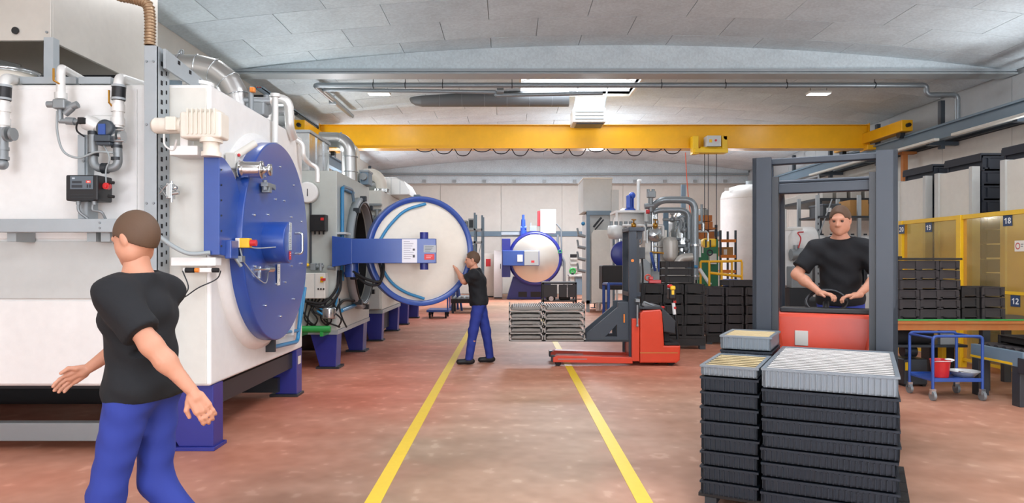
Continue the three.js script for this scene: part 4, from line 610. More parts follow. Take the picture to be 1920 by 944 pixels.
{
  const d = -16.0, y = 5.526, t = thing('heating_pipe', 'long grey pipe running across the hall below the vault with stepped end', 'pipe', [3, 5.3, -16]);
  part(t, 'pipe_run', pipe([[(-4.358), 5.539, -19.5], [(-4.424), y, d], [9.479, y, d], [9.479, 5.308, d], [10.182, 5.308, d], [10.182, 4.629, d], [10.703, 4.629, d]], 0.06, 0.12, 14), M.pipegrey);
  part(t, 'pipe_run', pipe([[(-4.386), 5.585 , -19.3], [(-4.336), 5.526, -16.4], [(-0.311), 5.464, -16.4], [(-0.311), 5.389, -16.4], [2.174, 5.439, -16.4]], 0.045, 0.1, 12), M.pipegrey);
  for (const a of [(-3.091), (-2.364), (-1.515), 0.061, 3.455, 4.909, 6.303, 8.303]) part(t, 'pipe_hanger', [cy([a, y, d], [a, vault(a), d], 0.008), tor([a, y, d], 0.066, 0.01, [1, 0, 0], 6, 18)], M.darkmetal);
  many(t, 'valve', [[(-4.415), 5.501, -17.6], [(-0.211), 5.476, -16.35]].map(([a, b, c]) => [cy([a - 0.08, b, c], [a + 0.08, b, c], 0.07), cy([a, b, c], [a, b + 0.14, c + 0.06], 0.03), cy([a, b + 0.13, c + 0.06], [a, b + 0.15, c + 0.065], 0.07)]), M.castgrey);
  const u = thing('air_unit', 'white ceiling air heater box hanging below the roof light', 'air heater', [2.085, 5.157, -18.6]);
  const xa = 1.663, xb = 2.522, yb = 5.157;
  part(u, 'casing', rb(xa, xb, yb, 5.538, -18.4, -19.2, 0.02), M.offwhite); part(u, 'louvre', [0, 1, 2].map((k) => bx(xa + 0.06, xb - 0.06, yb + 0.08 + k * 0.09, yb + 0.1 + k * 0.09, -18.38, -18.4)), M.midgrey);
  part(u, 'upper_duct', [ex([[xa + 0.05, 5.538], [xb - 0.03, 5.538], [xb + 0.02, 5.862], [xa + 0.12, 5.862]], 0.5).translate(0, 0, -19.1)], M.offwhite); many(u, 'rod', [xa + 0.04, xb - 0.04].map((a) => cy([a, 5.538, -18.5], [a + 0.1, vault(a) - 0.02, -18.5], 0.02)), M.midgrey); part(u, 'dark_base', bx(xa + 0.1, xb - 0.05, yb - 0.03, yb, -18.5, -19.1), M.slate);
  const f = thing('textile_duct', 'dark grey perforated round air duct with a rounded end below the vault', 'duct', [(-0.576), 5.695, -18.9]);
  part(f, 'tube', lt([[0, -0.32], [0.1, -0.28], [0.17, -0.16], [0.2, 0], [0.205, 0.02], [0.205, 3.95], [0.2, 3.96], [0, 3.96]], [(-2.362), 5.874, -18.9], [1, 0, 0], 36), M.duct); part(f, 'seam_ring', [0.5, 1.1, 1.7, 2.3, 2.9, 3.5].map((q) => tor([(-2.362) + q, 5.874, -18.9], 0.206, 0.004, [1, 0, 0], 5, 32)), M.midgrey); many(f, 'hanger', [0.4, 2, 3.5].map((q) => cy([(-2.362) + q, 6.075, -18.9], [(-2.362) + q, vault(0), -18.9], 0.008)), M.darkmetal);
}

// ---------------------------------------------------------------- far end of the hall
const fE = thing('vacuum_furnace', 'far furnace at the end of the aisle with a pale round door and blue base', 'furnace', [1.0, 0, -28.5]);
{
  const c = [0.996, 1.612, -27.4], R = 0.98;
  part(fE, 'vessel', lt([[0, -2.4], [0.8, -2.3], [1.0, -2.0], [1.0, -0.1], [1.06, -0.08], [1.06, 0], [0, 0]], c, [0, 0, 1], 56), M.deepblue);
  const d = part(fE, 'door', lt([[1.0, 0], [1.04, 0.02], [1.04, 0.12], [R, 0.15], [R - 0.05, 0.15], [0.92, 0.12]], c, [0, 0, 1], 72), M.deepblue, 'dark blue door rim');
  part(d, 'door_face', lt([[0.95, 0.1], [0.92, 0.16], [0.6, 0.28], [0.3, 0.33], [0, 0.345]], c, [0, 0, 1], 64), M.doorsteel, 'pale steel domed door face');
  const a = part(fE, 'swing_arm', [rb((-0.265), 1.141, 1.326, 1.917, -26.85, -27.1, 0.03)], M.blue); part(a, 'white_plate', bx(0.305, 0.509, 1.489, 1.753, -26.83, -26.85), M.paper); part(a, 'steel_plate', rb(0.570, 1.119, 1.347, 1.896, -26.82, -26.86, 0.01), M.steel); part(a, 'red_mark', bx(0.832, 0.954, 1.448, 1.530, -26.81, -26.82), M.bucketred);
  part(fE, 'hinge_post', [rb((-0.290), 0.041, 0.888, 2.377, -27.1, -27.6, 0.02)], M.deepblue);
  part(fE, 'base', ex([[(-0.105), 0], [1.777, 0], [1.568, 0.881], [0.146, 0.881]], 1.6, 0.02).translate(0, 0, -29.3), M.deepblue);
  many(fE, 'base_opening', [bx(0.355, 0.690, 0.1, 0.3, -27.69, -27.7), bx(0.836, 1.234, 0.1, 0.3, -27.69, -27.7)], M.black);
  part(fE, 'top_platform', [bx((-0.318), 0.742, 2.547, 2.653, -27.8, -29)], M.steelgrey);
  part(fE, 'blue_pump', [cy([0.548, 2.708, -27.8], [0.548, 3.151, -27.8], 0.1, 0.08), cy([0.548, 3.151, -27.8], [0.548, 3.340, -27.8], 0.05), cy([0.442, 2.814, -27.8], [0.674, 2.814, -27.8], 0.09), cy([0.548, 2.540, -27.8], [0.548, 2.708, -27.8], 0.14)], M.motorblue, 'upright blue pump');
  part(fE, 'junction_box', [rb(0.800, 1.074, 2.687, 2.898, -27.7, -28, 0.01), cy([0.842, 2.898, -27.8], [0.842, 3.024, -27.8], 0.03)], M.midgrey);
  const k = part(fE, 'switch_cabinet', rb(1.226, 1.839, 2.607, 3.558, -27.8, -28.4, 0.015), M.offwhite, 'beige switch cabinet on top'); part(k, 'red_edge', bx(1.120, 1.217, 2.903, 3.495, -27.85, -28.2), M.redlabel);
  many(fE, 'side_pipe', [pipe([[1.860, 2.987, -27.9], [2.050, 2.776, -27.9], [2.092, 1.296, -27.9]], 0.03, 0.1), pipe([[1.896, 2.550, -27.5], [1.896, 1.925, -27.5], [2.146, 1.508, -27.5], [2.146, 0.363, -27.5]], 0.05, 0.1)], M.castgrey);
  many(fE, 'green_wheel', [tor([1.958, 1.880, -27.2], 0.06, 0.015, [0, 0, 1])], M.green);
}
{
  const t = thing('control_cabinet', 'white upright control cabinet left of the far furnace', 'cabinet', [(-0.453), 0, -28.5]);
  part(t, 'body', rb((-0.626), (-0.281), 0.05, 1.939, -28.3, -28.9, 0.01), M.white); part(t, 'plinth', bx((-0.605), (-0.302), 0, 0.05, -28.33, -28.88), M.darkmetal); part(t, 'door_handle', bx((-0.363), (-0.342), 1.2, 1.4, -28.28, -28.3), M.darkmetal);
  const u = thing('control_cabinet', 'white control cabinet with red diagram left of the far furnace, nearer the rack', 'cabinet', [(-0.894), 0, -29.5]);
  part(u, 'body', rb((-1.095), (-0.648), 0.05, 1.818, -29.3, -29.9, 0.01), M.offwhite); part(u, 'plinth', bx((-1.073), (-0.670), 0, 0.05, -29.33, -29.88), M.darkmetal); part(u, 'diagram', bx((-0.977), (-0.777), 1.284, 1.594, -29.29, -29.3), M.redlabel);
  const w = thing('wall_shelf', 'white wall rack of document trays right of the far furnace', 'shelf', [2.935, 1.0, -31.5]);
  part(w, 'back_board', bx(2.744, 3.031, 0.906, 1.812, -31.8, -31.85), M.white); many(w, 'tray', [0, 1, 2, 3].map((k) => bx(2.744, 3.031, 0.977 + k * 0.2, 0.977 + 0.08 + k * 0.2, -31.6, -31.8)), M.offwhite); part(w, 'black_tray', bx(2.744, 3.031, 1.669, 1.812, -31.6, -31.8), M.black);
  const g = thing('work_bench', 'grey work bench with green hose reel by the far wall', 'bench', [2.646, 0, -27.5]);
  part(g, 'top', bx(2.312, 2.979, 0.92, 0.98, -27.2, -27.9), M.palegrey); many(g, 'leg', [bx(2.333, 2.375, 0, 0.92, -27.25, -27.3), bx(2.917, 2.958, 0, 0.92, -27.25, -27.3), bx(2.333, 2.375, 0, 0.92, -27.8, -27.85), bx(2.917, 2.958, 0, 0.92, -27.8, -27.85)], M.steelgrey); part(g, 'drawer_block', rb(2.562, 2.854, 0.2, 0.9, -27.25, -27.8, 0.01), M.railblue); 
  const hr = thing('hose_reel', 'small green hose reel on the grey bench', 'reel', [2.452, 0.98, -27.3]); part(hr, 'reel', [tor([2.452, 1.12, -27.3], 0.1, 0.035, [0, 0, 1]), cy([2.452, 1.12, -27.36], [2.452, 1.12, -27.24], 0.05)], M.green); part(hr, 'stand', bx(2.411, 2.493, 0.98, 1.05, -27.25, -27.35), M.darkmetal);
  const m = thing('handling_machine', 'dark open handling machine in the aisle before the far furnace', 'machine', [1.691, 0, -24]);
  const xa = 1.109, xb = 2.273;
  for (const x of [xa, xb - 0.06]) for (const z of [-23.7, -24.6]) part(m, 'post', bx(x, x + 0.06, 0, 0.8, z, z - 0.06), M.darkmetal);
  part(m, 'top_frame', [bx(xa, xb, 0.74, 0.8, -23.7, -24.66)], M.graphite); part(m, 'lower_shelf', bx(xa, xb, 0.14, 0.2, -23.7, -24.66), M.graphite);
  many(m, 'motor_block', [rb(xa + 0.15, xa + 0.45, 0.2, 0.6, -23.8, -24.4, 0.03), rb(xa + 0.6, xa + 0.95, 0.2, 0.68, -23.8, -24.4, 0.03)], M.cratedark); many(m, 'side_plate', [rb(xa + 0.05, xa + 0.5, 0.3, 0.72, -23.69, -23.72, 0.005), rb(xa + 0.56, xa + 1.1, 0.3, 0.72, -23.69, -23.72, 0.005)], M.graphite); part(m, 'steel_drum', cy([xa + 0.3, 0.25, -23.68], [xa + 0.3, 0.25, -23.8], 0.08), M.galv); part(m, 'steel_strip', bx(xa + 0.82, xa + 0.86, 0.3, 0.75, -23.67, -23.69), M.galv);
  // rack behind the open door
  const r = thing('storage_rack', 'grey steel shelf rack at the far left behind the open round door', 'rack', [(-1.250), 0, -22.5]);
  const ra = (-1.783), rc = (-0.850);
  for (const x of [ra, (-1.083), rc]) for (const z of [-22, -23]) part(r, 'upright', bx(x - 0.03, x + 0.03, 0, x === rc ? 2.950 : 3.033, z, z - 0.05), M.railblue);
  many(r, 'shelf', [0.35, 1.15, 2.083, 2.483].map((y) => bx(ra, rc, y, y + 0.05, -22, -23.05)), M.steelgrey); part(r, 'back_sheet', bx((-1.440), (-1.128), 1.2, 2.05, -23, -23.02), M.midgrey); part(r, 'diagonal', cy([(-1.083), 1.2, -22.02], [rc, 2.2, -22.02], 0.012), M.steelgrey);
  [[861, 876, 432, 414, 'grey instrument case on the top shelf of the far left rack, left one'], [878, 889, 432, 410, 'grey instrument case on the top shelf of the far left rack, right one'], [862, 880, 456, 441, 'flat grey case on the second shelf of the far left rack']].forEach(([a, b, y0, y1, l]) => { const f = 22.3 / 1320, X0 = (a - 955) * f, X1 = (b - 955) * f, ya = (y0 === 432 ? 2.483 : 2.083) + 0.05, h = (y0 - y1) * f * 0.9; const q = thing('instrument_case', l, 'case', [(X0 + X1) / 2, ya, -22.5], 0, 'cases on the far rack'); part(q, 'body', rb(X0, X1, ya, ya + h, -22.25, -22.75, 0.02), M.midgrey); part(q, 'panel', bx(X0 + 0.03, X1 - 0.03, ya + 0.04, ya + h - 0.05, -22.24, -22.25), M.darkmetal); });
  const bt = thing('flat_trolley', 'low blue flat trolley on castors in the aisle below the open door', 'trolley', [(-1.890), 0, -18.9]);
  const ta = (-2.191), tb = (-1.604);
  part(bt, 'deck', rb(ta, tb, 0.17, 0.23, -18.6, -19.4, 0.01), M.trolleyblue); many(bt, 'push_bar', [cy([tb - 0.03, 0.2, -18.65], [tb - 0.03, 0.75, -18.65], 0.02), cy([tb - 0.03, 0.2, -19.35], [tb - 0.03, 0.75, -19.35], 0.02), cy([tb - 0.03, 0.75, -18.65], [tb - 0.03, 0.75, -19.35], 0.02)], M.trolleyblue);
  for (const x of [ta + 0.08, tb - 0.08]) for (const z of [-18.7, -19.3]) part(bt, 'castor', [cy([x - 0.02, 0.065, z], [x + 0.02, 0.065, z], 0.065), bx(x - 0.03, x + 0.03, 0.08, 0.17, z - 0.03, z + 0.03)], M.rubber);
  const lb = thing('roller_bench', 'low dark roller bench with yellow end left of the person at the open door', 'conveyor', [(-1.351), 0, -20.8]);
  const la = (-1.693), lc = (-0.963);
  part(lb, 'bed', bx(la, lc, 0.3, 0.42, -20.4, -21.3), M.cratedark); many(lb, 'leg', [la + 0.02, lc - 0.08].flatMap((x) => [bx(x, x + 0.06, 0, 0.3, -20.45, -20.5), bx(x, x + 0.06, 0, 0.3, -21.2, -21.25)]), M.darkmetal); many(lb, 'roller', [0, 1, 2, 3, 4].map((k) => cy([la + 0.07 + k * 0.145, 0.44, -20.42], [la + 0.07 + k * 0.145, 0.44, -21.28], 0.035, 0.035, 10)), M.castgrey); part(lb, 'yellow_plate', bx(lc - 0.1, lc, 0.3, 0.42, -20.39, -20.4), M.signyellow);
  const bf = thing('trestle', 'blue steel A-frame stand left of the roller bench', 'stand', [(-1.629), 0, -21.6]);
  many(bf, 'strut', [cy([(-1.775), 0, -21.5], [(-1.629), 0.9, -21.6], 0.035), cy([(-1.450), 0, -21.5], [(-1.596), 0.9, -21.6], 0.035), cy([(-1.613), 0, -22.0], [(-1.613), 0.9, -21.65], 0.035)], M.trolleyblue); part(bf, 'crossbar', cy([(-1.710), 0.4, -21.55], [(-1.515), 0.4, -21.55], 0.02), M.trolleyblue);
}
// plant on the right of the aisle
{
  const f = thing('charging_oven', 'tall pale grey oven with raised upper casing on the right of the aisle', 'oven', [2.689, 0, -21.8]);
  const a = 2.291, b = 3.134;
  part(f, 'upper_casing', rb(2.195, 3.055, 2.982, 3.968, -20.9, -22.4, 0.015), M.palegrey); part(f, 'cap', rb(2.180, 3.070, 3.952, 4.000, -20.88, -22.42, 0.01), M.offwhite);
  part(f, 'side_column', rb(3.024, 3.246, 2.547, 3.640, -20.85, -21.4, 0.01), M.palegrey);
  part(f, 'frame', [bx(a, a + 0.1, 0.25, 3.014, -20.9, -21.0), bx(b - 0.08, b, 0.25, 3.014, -20.9, -21.0), bx(a, b, 2.886, 3.014, -20.88, -21.0), bx(a, b, 0.25, 0.35, -20.9, -21.0)], M.railblue);
  part(f, 'body', rb(a + 0.02, b - 0.02, 0.25, 2.950, -21.0, -22.4, 0.02), M.palegrey);
  part(f, 'sliding_door', ex([[a + 0.14, 0.26], [b - 0.1, 0.32], [b - 0.1, 2.441], [a + 0.2, 2.441], [a + 0.14, 2.314]], 0.12, 0.02).translate(0, 0, -20.9), M.offwhite);
  part(f, 'door_track', [cy([2.490, 2.527, -20.85], [2.726, 2.811, -20.85], 0.03), cy([2.537, 2.448, -20.85], [2.789, 2.748, -20.85], 0.02)], M.darkmetal);
  many(f, 'leg', [[a, -20.95], [b - 0.1, -20.95], [a, -22.3], [b - 0.1, -22.3]].map(([x, z]) => bx(x, x + 0.1, 0, 0.25, z, z - 0.1)), M.midgrey);
  many(f, 'side_valve', [0, 1, 2, 3].map((k) => [cy([a - 0.02, 1.2 + k * 0.35, -21], [a - 0.25, 1.25 + k * 0.35, -21], 0.05), cy([a - 0.22, 1.2 + k * 0.35, -21], [a - 0.26, 1.45 + k * 0.35, -21.05], 0.03)]), M.castgrey);
  part(f, 'blue_knob', sp(a - 0.1, 2.632, -20.9, 0.06), M.skyblue); part(f, 'exhaust_pipe', pipe([[a + 0.35, 0.3, -20.8], [a + 0.35, 0.05, -20.8]], 0.09), M.galv);

  const g = thing('gas_generator', 'steel process plant with blue motor, valves and pipework behind the pallet stacker', 'plant', [3.341, 0, -18]);
  part(g, 'platform', [bx(2.716, 3.723, 2.763, 2.818, -17.9, -19), bx(2.716, 2.771, 0, 2.763, -17.95, -18.0), bx(3.668, 3.709, 0, 2.763, -17.95, -18.0), bx(2.716, 2.771, 0, 2.763, -18.9, -18.95), bx(3.668, 3.709, 0, 2.763, -18.9, -18.95)], M.white);
  const bm = part(g, 'blue_motor', [lt([[0, 0], [0.14, 0], [0.14, 0.05], [0.1, 0.07], [0.1, 0.34], [0.07, 0.38], [0, 0.4]], [3.123, 2.818, -18.2], [0, 1, 0], 20), rb(3.014, 3.109, 2.886, 3.214, -18.05, -18.2, 0.02), sp(3.164, 3.214, -18.15, 0.09)], M.motorblue, 'blue upright motor');
  part(bm, 'fin', [-0.06, -0.02, 0.02, 0.06].map((q) => bx(3.123 + q - 0.006, 3.123 + q + 0.006, 2.914, 3.132, -18.07, -18.12)), M.motorblue);
  part(g, 'white_riser', pipe([[3.392, 2.839, -18.5], [3.392, 3.638, -18.5], [3.462, 3.624, -18.5]], 0.045, 0.05), M.pipewhite);
  part(g, 'insulated_drum', lt([[0, -0.5], [0.3, -0.45], [0.45, -0.3], [0.45, 0.5], [0.3, 0.65], [0, 0.7]], [3.206, 2.428, -18.5], [1, -0.15, 0], 32), M.white, 'white insulated drum');
  part(g, 'column', rb(3.347, 3.907, 0.4, 2.297, -17.4, -18.0, 0.02), M.hoodsteel); part(g, 'column_duct', rb(3.427, 3.693, 2.297, 2.750, -17.5, -17.9, 0.01), M.palegrey);
  many(g, 'upright_pipe', [1222, 1228, 1160, 1166].map((p, i) => { const x = (p - 955) / 1320 * 17.5; return cy([x, 1.1, -17.4], [x, i < 2 ? 3.0 : 2.35, -17.4], 0.05); }), M.galv);
  const bigPipe = part(g, 'return_pipe', pipe([[3.439, 2.786, -17.2], [3.645, 3.005, -17.0], [4.482, 3.005, -17.0], [4.482, 1.073, -17.0]], 0.085, 0.28, 16), M.pipegrey, 'thick grey pipe arch'); part(bigPipe, 'flange', [cy([4.482, 1.885, -17], [4.482, 1.936, -17], 0.13), cy([4.482, 1.138, -17], [4.482, 1.189, -17], 0.14)], M.galv);
  part(g, 'return_pipe', pipe([[3.531, 2.723, -17.25], [3.662, 2.775, -17.25], [4.404, 2.775, -17.25], [4.404, 1.068, -17.25]], 0.07, 0.24, 16), M.pipegrey);
  part(g, 'valve_head', [cy([3.427, 2.723, -17.1], [3.427, 3.140, -17.1], 0.06), rb(3.349, 3.544, 3.062, 3.218, -17.0, -17.2, 0.02), cy([3.284, 2.853, -17.1], [3.531, 2.879, -17.1], 0.07), cy([3.375, 3.192, -17.1], [3.375, 3.270, -17.1], 0.04), cy([3.492, 3.192, -17.1], [3.492, 3.270, -17.1], 0.04)], M.castgrey);
  part(g, 'red_cap', [cy([3.303, 2.716, -17.0], [3.381, 2.716, -17.0], 0.05)], M.redlabel);
  const vs = part(g, 'scrubber_vessel', lt([[0, 0], [0.16, 0], [0.28, 0.1], [0.3, 0.2], [0.3, 0.9], [0.24, 1.0], [0.24, 1.25], [0.14, 1.4], [0, 1.42]], [4.320, 1.35, -17.6], [0, 1, 0], 32), M.galv, 'bright steel vessel'); part(vs, 'fittings', [cy([4.128, 1.891, -17.3], [4.417, 1.891, -17.3], 0.05), sp(4.287, 2.280, -17.25, 0.08), cy([4.287, 2.110, -17.2], [4.287, 2.462, -17.25], 0.03), sp(4.314, 1.809, -17.2, 0.07), cy([3.866, 2.074, -17.3], [4.207, 2.061, -17.3], 0.03), sp(4.222, 1.680, -17.3, 0.09), sp(4.365, 2.019, -17.2, 0.05)], M.castgrey);
  part(g, 'white_tank', rb(4.246, 4.477, 1.2, 2.586, -18.8, -19.3, 0.1, 3), M.white); many(g, 'frame_post', [rb(4.058, 4.185, 0, 2.790, -18.5, -18.6, 0.005), rb(4.368, 4.453, 0, 2.790, -18.5, -18.6, 0.005), rb(4.747, 4.865, 0, 3.637, -19.4, -19.5, 0.005)], M.railblue);
  part(g, 'sump', [rb(3.836, 4.548, 0.5, 1.524, -17.2, -18, 0.05)], M.hoodsteel); part(g, 'sump_pipe', pipe([[4.031, 1.421, -17], [4.134, 1.602, -17], [4.417, 1.627, -17]], 0.1, 0.2), M.hoodsteel);
  part(g, 'round_valve', [lt([[0, 0], [0.16, 0], [0.18, 0.04], [0.16, 0.1], [0, 0.12]], [3.583, 2.162, -17.3], [0, 0, 1], 24), cy([3.427, 2.162, -17.3], [3.740, 2.162, -17.3], 0.06)], M.galv);
  part(g, 'gauge_cluster', [0, 1, 2, 3, 4].map((k) => [cy([2.519 + k * 0.12, 2.398, -17.4], [2.519 + k * 0.12, 2.505, -17.4], 0.04), cy([2.519 + k * 0.12, 2.186, -17.42], [2.519 + k * 0.12, 2.398, -17.42], 0.03)]).flat(), M.castgrey).userData.kind = 'stuff'; part(g, 'header_pipe', cy([2.479, 2.279, -17.45], [3.036, 2.279, -17.45], 0.06), M.pipewhite); part(g, 'filter_bowl', lt([[0, 0], [0.16, 0.03], [0.2, 0.15], [0.18, 0.34], [0, 0.36]], [2.612, 2.054, -17.35], [0, 1, 0], 24), M.pipewhite);
  part(g, 'blue_disc', lt([[0, 0], [0.3, 0], [0.32, 0.03], [0.32, 0.12], [0.1, 0.14], [0, 0.14]], [2.769, 1.692, -17.2], [0.2, 0, 1], 36), M.deepblue, 'dark blue round fan casing'); part(g, 'slot_plate', rb(2.176, 2.830, 0.85, 1.424, -16.5, -17.1, 0.03), M.cratedark);
  many(g, 'blue_hose', [hose([[3.398, 1.728, -16.9], [3.424, 1.525, -16.8], [3.500, 1.295, -16.9]], 0.035), hose([[3.589, 1.703, -16.9], [3.602, 1.270, -16.9]], 0.03)], M.trolleyblue); part(g, 'hose_bar', cy([3.385, 1.741, -16.9], [3.704, 1.715, -16.9], 0.025), M.brass); part(g, 'grey_lid', ex([[3.175, 0.7], [3.470, 0.7], [3.418, 1.460], [3.290, 1.576], [3.175, 1.396]], 0.4, 0.02).translate(0, 0, -17.4), M.midgrey);
  for (let k = 0; k < 16; k++) { const x = rr(2.556, 4.417), y = rr(1.5, 2.55), l = rr(0.2, 0.55), z = -17.2 - 0.2 * rnd(), up = rr(0.2, 0.5) * (rnd() < 0.5 ? -1 : 1); part(g, 'small_pipe', pipe([[x, y, z], [x + l, y, z], [x + l, y + up, z]], rr(0.02, 0.045), 0.06, 10), [M.galv, M.castgrey, M.hoodsteel, M.pipewhite][k % 4]); if (k % 2) part(g, 'valve_body', [sp(x + l * 0.5, y, z, 0.07), cy([x + l * 0.5, y, z], [x + l * 0.5, y + 0.14, z + 0.03], 0.02), cy([x + l * 0.5, y + 0.13, z + 0.03], [x + l * 0.5, y + 0.15, z + 0.035], 0.06)], k % 4 === 1 ? M.castgrey : M.brass); }
  part(g, 'knock_out_pot', lt([[0, 0], [0.14, 0.04], [0.18, 0.12], [0.18, 0.5], [0.12, 0.6], [0, 0.62]], [3.925, 1.5, -17.15], [0, 1, 0], 24), M.hoodsteel); part(g, 'lower_casing', rb(3.027, 3.788, 0.1, 1.35, -17.15, -17.4, 0.03), M.midgrey);
  part(g, 'teal_tube', cy([4.073, 1.405, -16.2], [4.327, 1.392, -16.2], 0.035), M.skyblue); part(g, 'slanted_tube', cy([4.376, 1.344, -16.2], [4.570, 0.980, -16.0], 0.04), M.pipewhite);

  const tk = thing('storage_tank', 'tall white round-topped tank in the far right corner', 'tank', [8.182, 0, -24]);
  part(tk, 'shell', lt([[0, 0.12], [0.85, 0.12], [0.93, 0.3], [0.95, 0.5], [0.95, 3.659], [0.9, 3.841], [0.7, 4.005], [0.4, 4.095], [0, 4.132]], [8.182, 0, -24], [0, 1, 0], 56), M.white); many(tk, 'skirt', [cy([8.182, 0, -24], [8.182, 0.14, -24], 0.7)], M.steelgrey); part(tk, 'nozzle', cy([8.182, 4.114, -24], [8.182, 4.241, -24], 0.12), M.steelgrey); part(tk, 'weld_seam', tor([8.182, 3.623, -24], 0.951, 0.008, [0, 1, 0], 6, 56), M.offwhite); part(tk, 'sign', bx(7.224, 7.364, 3.870, 3.975, -23.6, -23.62), M.paper);
  const gb = thing('green_board', 'green machine panel behind the yellow hook block', 'panel', [5.762, 0, -20.5]);
  part(gb, 'sheet', rb(5.467, 6.057, 0.75, 2.156, -20.4, -20.5, 0.01), M.boardgreen); many(gb, 'slot_plate', [bx(5.486, 5.533, 1.751, 1.967, -20.39, -20.4), bx(5.579, 5.625, 1.751, 1.967, -20.39, -20.4)], M.offwhite); many(gb, 'leg', [bx(5.498, 5.544, 0, 0.75, -20.42, -20.48), bx(5.979, 6.026, 0, 0.75, -20.42, -20.48)], M.darkmetal); part(gb, 'terminal_box', rb(5.767, 5.967, 1.427, 1.735, -20.25, -20.4, 0.01), M.hoodsteel);
  const ws = thing('timber_rack', 'steel rack holding wooden boxes behind the plant pipework', 'rack', [6.117, 0, -22.5]);
  many(ws, 'upright', [[5.817, -22], [6.433, -22], [5.817, -22.9], [6.433, -22.9]].map(([x, z]) => bx(x, x + 0.07, 0, 2.650, z, z - 0.06)), M.darkmetal); many(ws, 'shelf_beam', [bx(5.817, 6.500, 2.517, 2.567, -22, -22.95), bx(5.817, 6.500, 2.200, 2.250, -22, -22.95)], M.wood);
  [[1306, 1333, 427, 416, 'long wooden box on the timber rack, lowest of three'], [1307, 1332, 415, 403, 'wooden box on the timber rack, middle of three'], [1306, 1336, 445, 434, 'dark wooden board box on the lower shelf of the timber rack']].forEach(([p, q, y0, y1, l]) => { const f = 22.3 / 1320, b0 = y0 === 427 ? 2.567 : y0 === 415 ? 2.567 + 0.2 : 2.250, x0 = (p - 955) * f, x1 = (q - 955) * f, t = thing('wooden_box', l, 'box', [(x0 + x1) / 2, b0, -22.5], 0, 'wooden boxes on the timber rack'); part(t, 'body', rb(x0, x1, b0 + 0.005, b0 + 0.19, -22.1, -22.8, 0.005), M.wood); many(t, 'batten', [x0 + 0.06, x1 - 0.12].map((x) => bx(x, x + 0.05, b0 + 0.005, b0 + 0.19, -22.08, -22.1)), M.wood); });
  const gk = thing('grey_canister', 'grey canister on top of the wooden boxes', 'canister', [6.166, 2.567 + 0.395, -22.4]); part(gk, 'body', lt([[0, 0], [0.15, 0], [0.16, 0.02], [0.16, 0.18], [0.14, 0.2], [0, 0.2]], [6.166, 2.567 + 0.395, -22.4], [0, 1, 0], 20), M.midgrey); part(gk, 'lid', cy([6.166, 2.567 + 0.595, -22.4], [6.166, 2.567 + 0.62, -22.4], 0.1), M.darkmetal);
  const os = thing('pallet_rack', 'rack with orange beams left of the white tank', 'rack', [6.903, 0, -22.6]);
  many(os, 'upright', [[6.665, -22.2], [7.142, -22.2], [6.665, -23], [7.142, -23]].map(([x, z]) => bx(x - 0.03, x + 0.03, 0, 2.487, z, z - 0.06)), M.slate); many(os, 'beam', [2.112, 1.618, 1.141].map((y) => [bx(6.665, 7.142, y, y + 0.09, -22.18, -22.24), bx(6.665, 7.142, y + 0.05, y + 0.09, -22.3, -23)]).flat(), M.orange);
  const cb = thing('carton', 'brown carton on the rack with orange beams', 'carton', [6.920, 1.618 + 0.09, -22.5]); part(cb, 'box', rb(6.750, 7.091, 1.618 + 0.09, 1.959, -22.3, -22.8, 0.008), M.carton); part(cb, 'paper_label', bx(6.791, 6.893, 1.719, 1.888, -22.295, -22.3), M.paper);
  const yr = thing('railing_trolley', 'small yellow railed trolley above the black crates', 'trolley', [4.756, 0, -15.7]);
  const ya = 4.403, yb = 5.120, yt = 1.515, ym = 1.221, yo = 0.963;
  many(yr, 'rail', [cy([ya, yt, -15.5], [yb, yt + 0.02, -15.5], 0.025), cy([ya, 1.268, -15.5], [yb, 1.186, -15.5], 0.03), cy([ya, yt, -16.2], [yb, yt, -16.2], 0.025), cy([ya, 0.1, -15.5], [ya, yt, -15.5], 0.025), cy([4.673, 0.1, -15.5], [4.673, yt, -15.5], 0.025), cy([yb, 0.1, -15.5], [yb, yt, -15.5], 0.025), cy([ya, 0.1, -16.2], [ya, yt, -16.2], 0.025), cy([yb, 0.1, -16.2], [yb, yt, -16.2], 0.025)], M.yellow); part(yr, 'deck', bx(ya, yb, 0.9, 0.95, -15.5, -16.2), M.darkmetal); for (const x of [ya + 0.03, yb - 0.03]) for (const z of [-15.55, -16.15]) part(yr, 'castor', cy([x - 0.02, 0.06, z], [x + 0.02, 0.06, z], 0.06), M.rubber);
  const bbx = thing('blue_bin', 'blue plastic bin on the deck of the yellow railed trolley', 'bin', [4.912, 0.95, -15.8]); part(bbx, 'tub', rb(4.793, 5.055, 0.95, 1.1, -15.6, -16.0, 0.02), M.trolleyblue); part(bbx, 'rim', rb(4.781, 5.067, 1.09, 1.12, -15.59, -16.01, 0.01), M.motorblue);
  const pb = thing('barrier', 'blue tubular guard rail in front of the tall oven', 'barrier', [2.197, 0, -14.5]);
  many(pb, 'post', [cy([1.944, 0, -14.5], [1.944, 1.056, -14.5], 0.03), cy([1.973, 0, -14.0], [1.973, 1.073, -14.0], 0.03), cy([2.472, 0, -14.5], [2.472, 1.056, -14.5], 0.03)], M.trolleyblue); part(pb, 'top_rail', [cy([1.973, 1.073, -14.0], [2.472, 1.056, -14.5], 0.03), cy([1.944, 1.056, -14.5], [1.973, 1.073, -14.0], 0.03)], M.trolleyblue); many(pb, 'red_foot', [rb(1.856, 1.988, 0, 0.05, -14.4, -14.6, 0.01), rb(1.920, 2.026, 0, 0.05, -13.9, -14.1, 0.01)], M.bucketred);
}

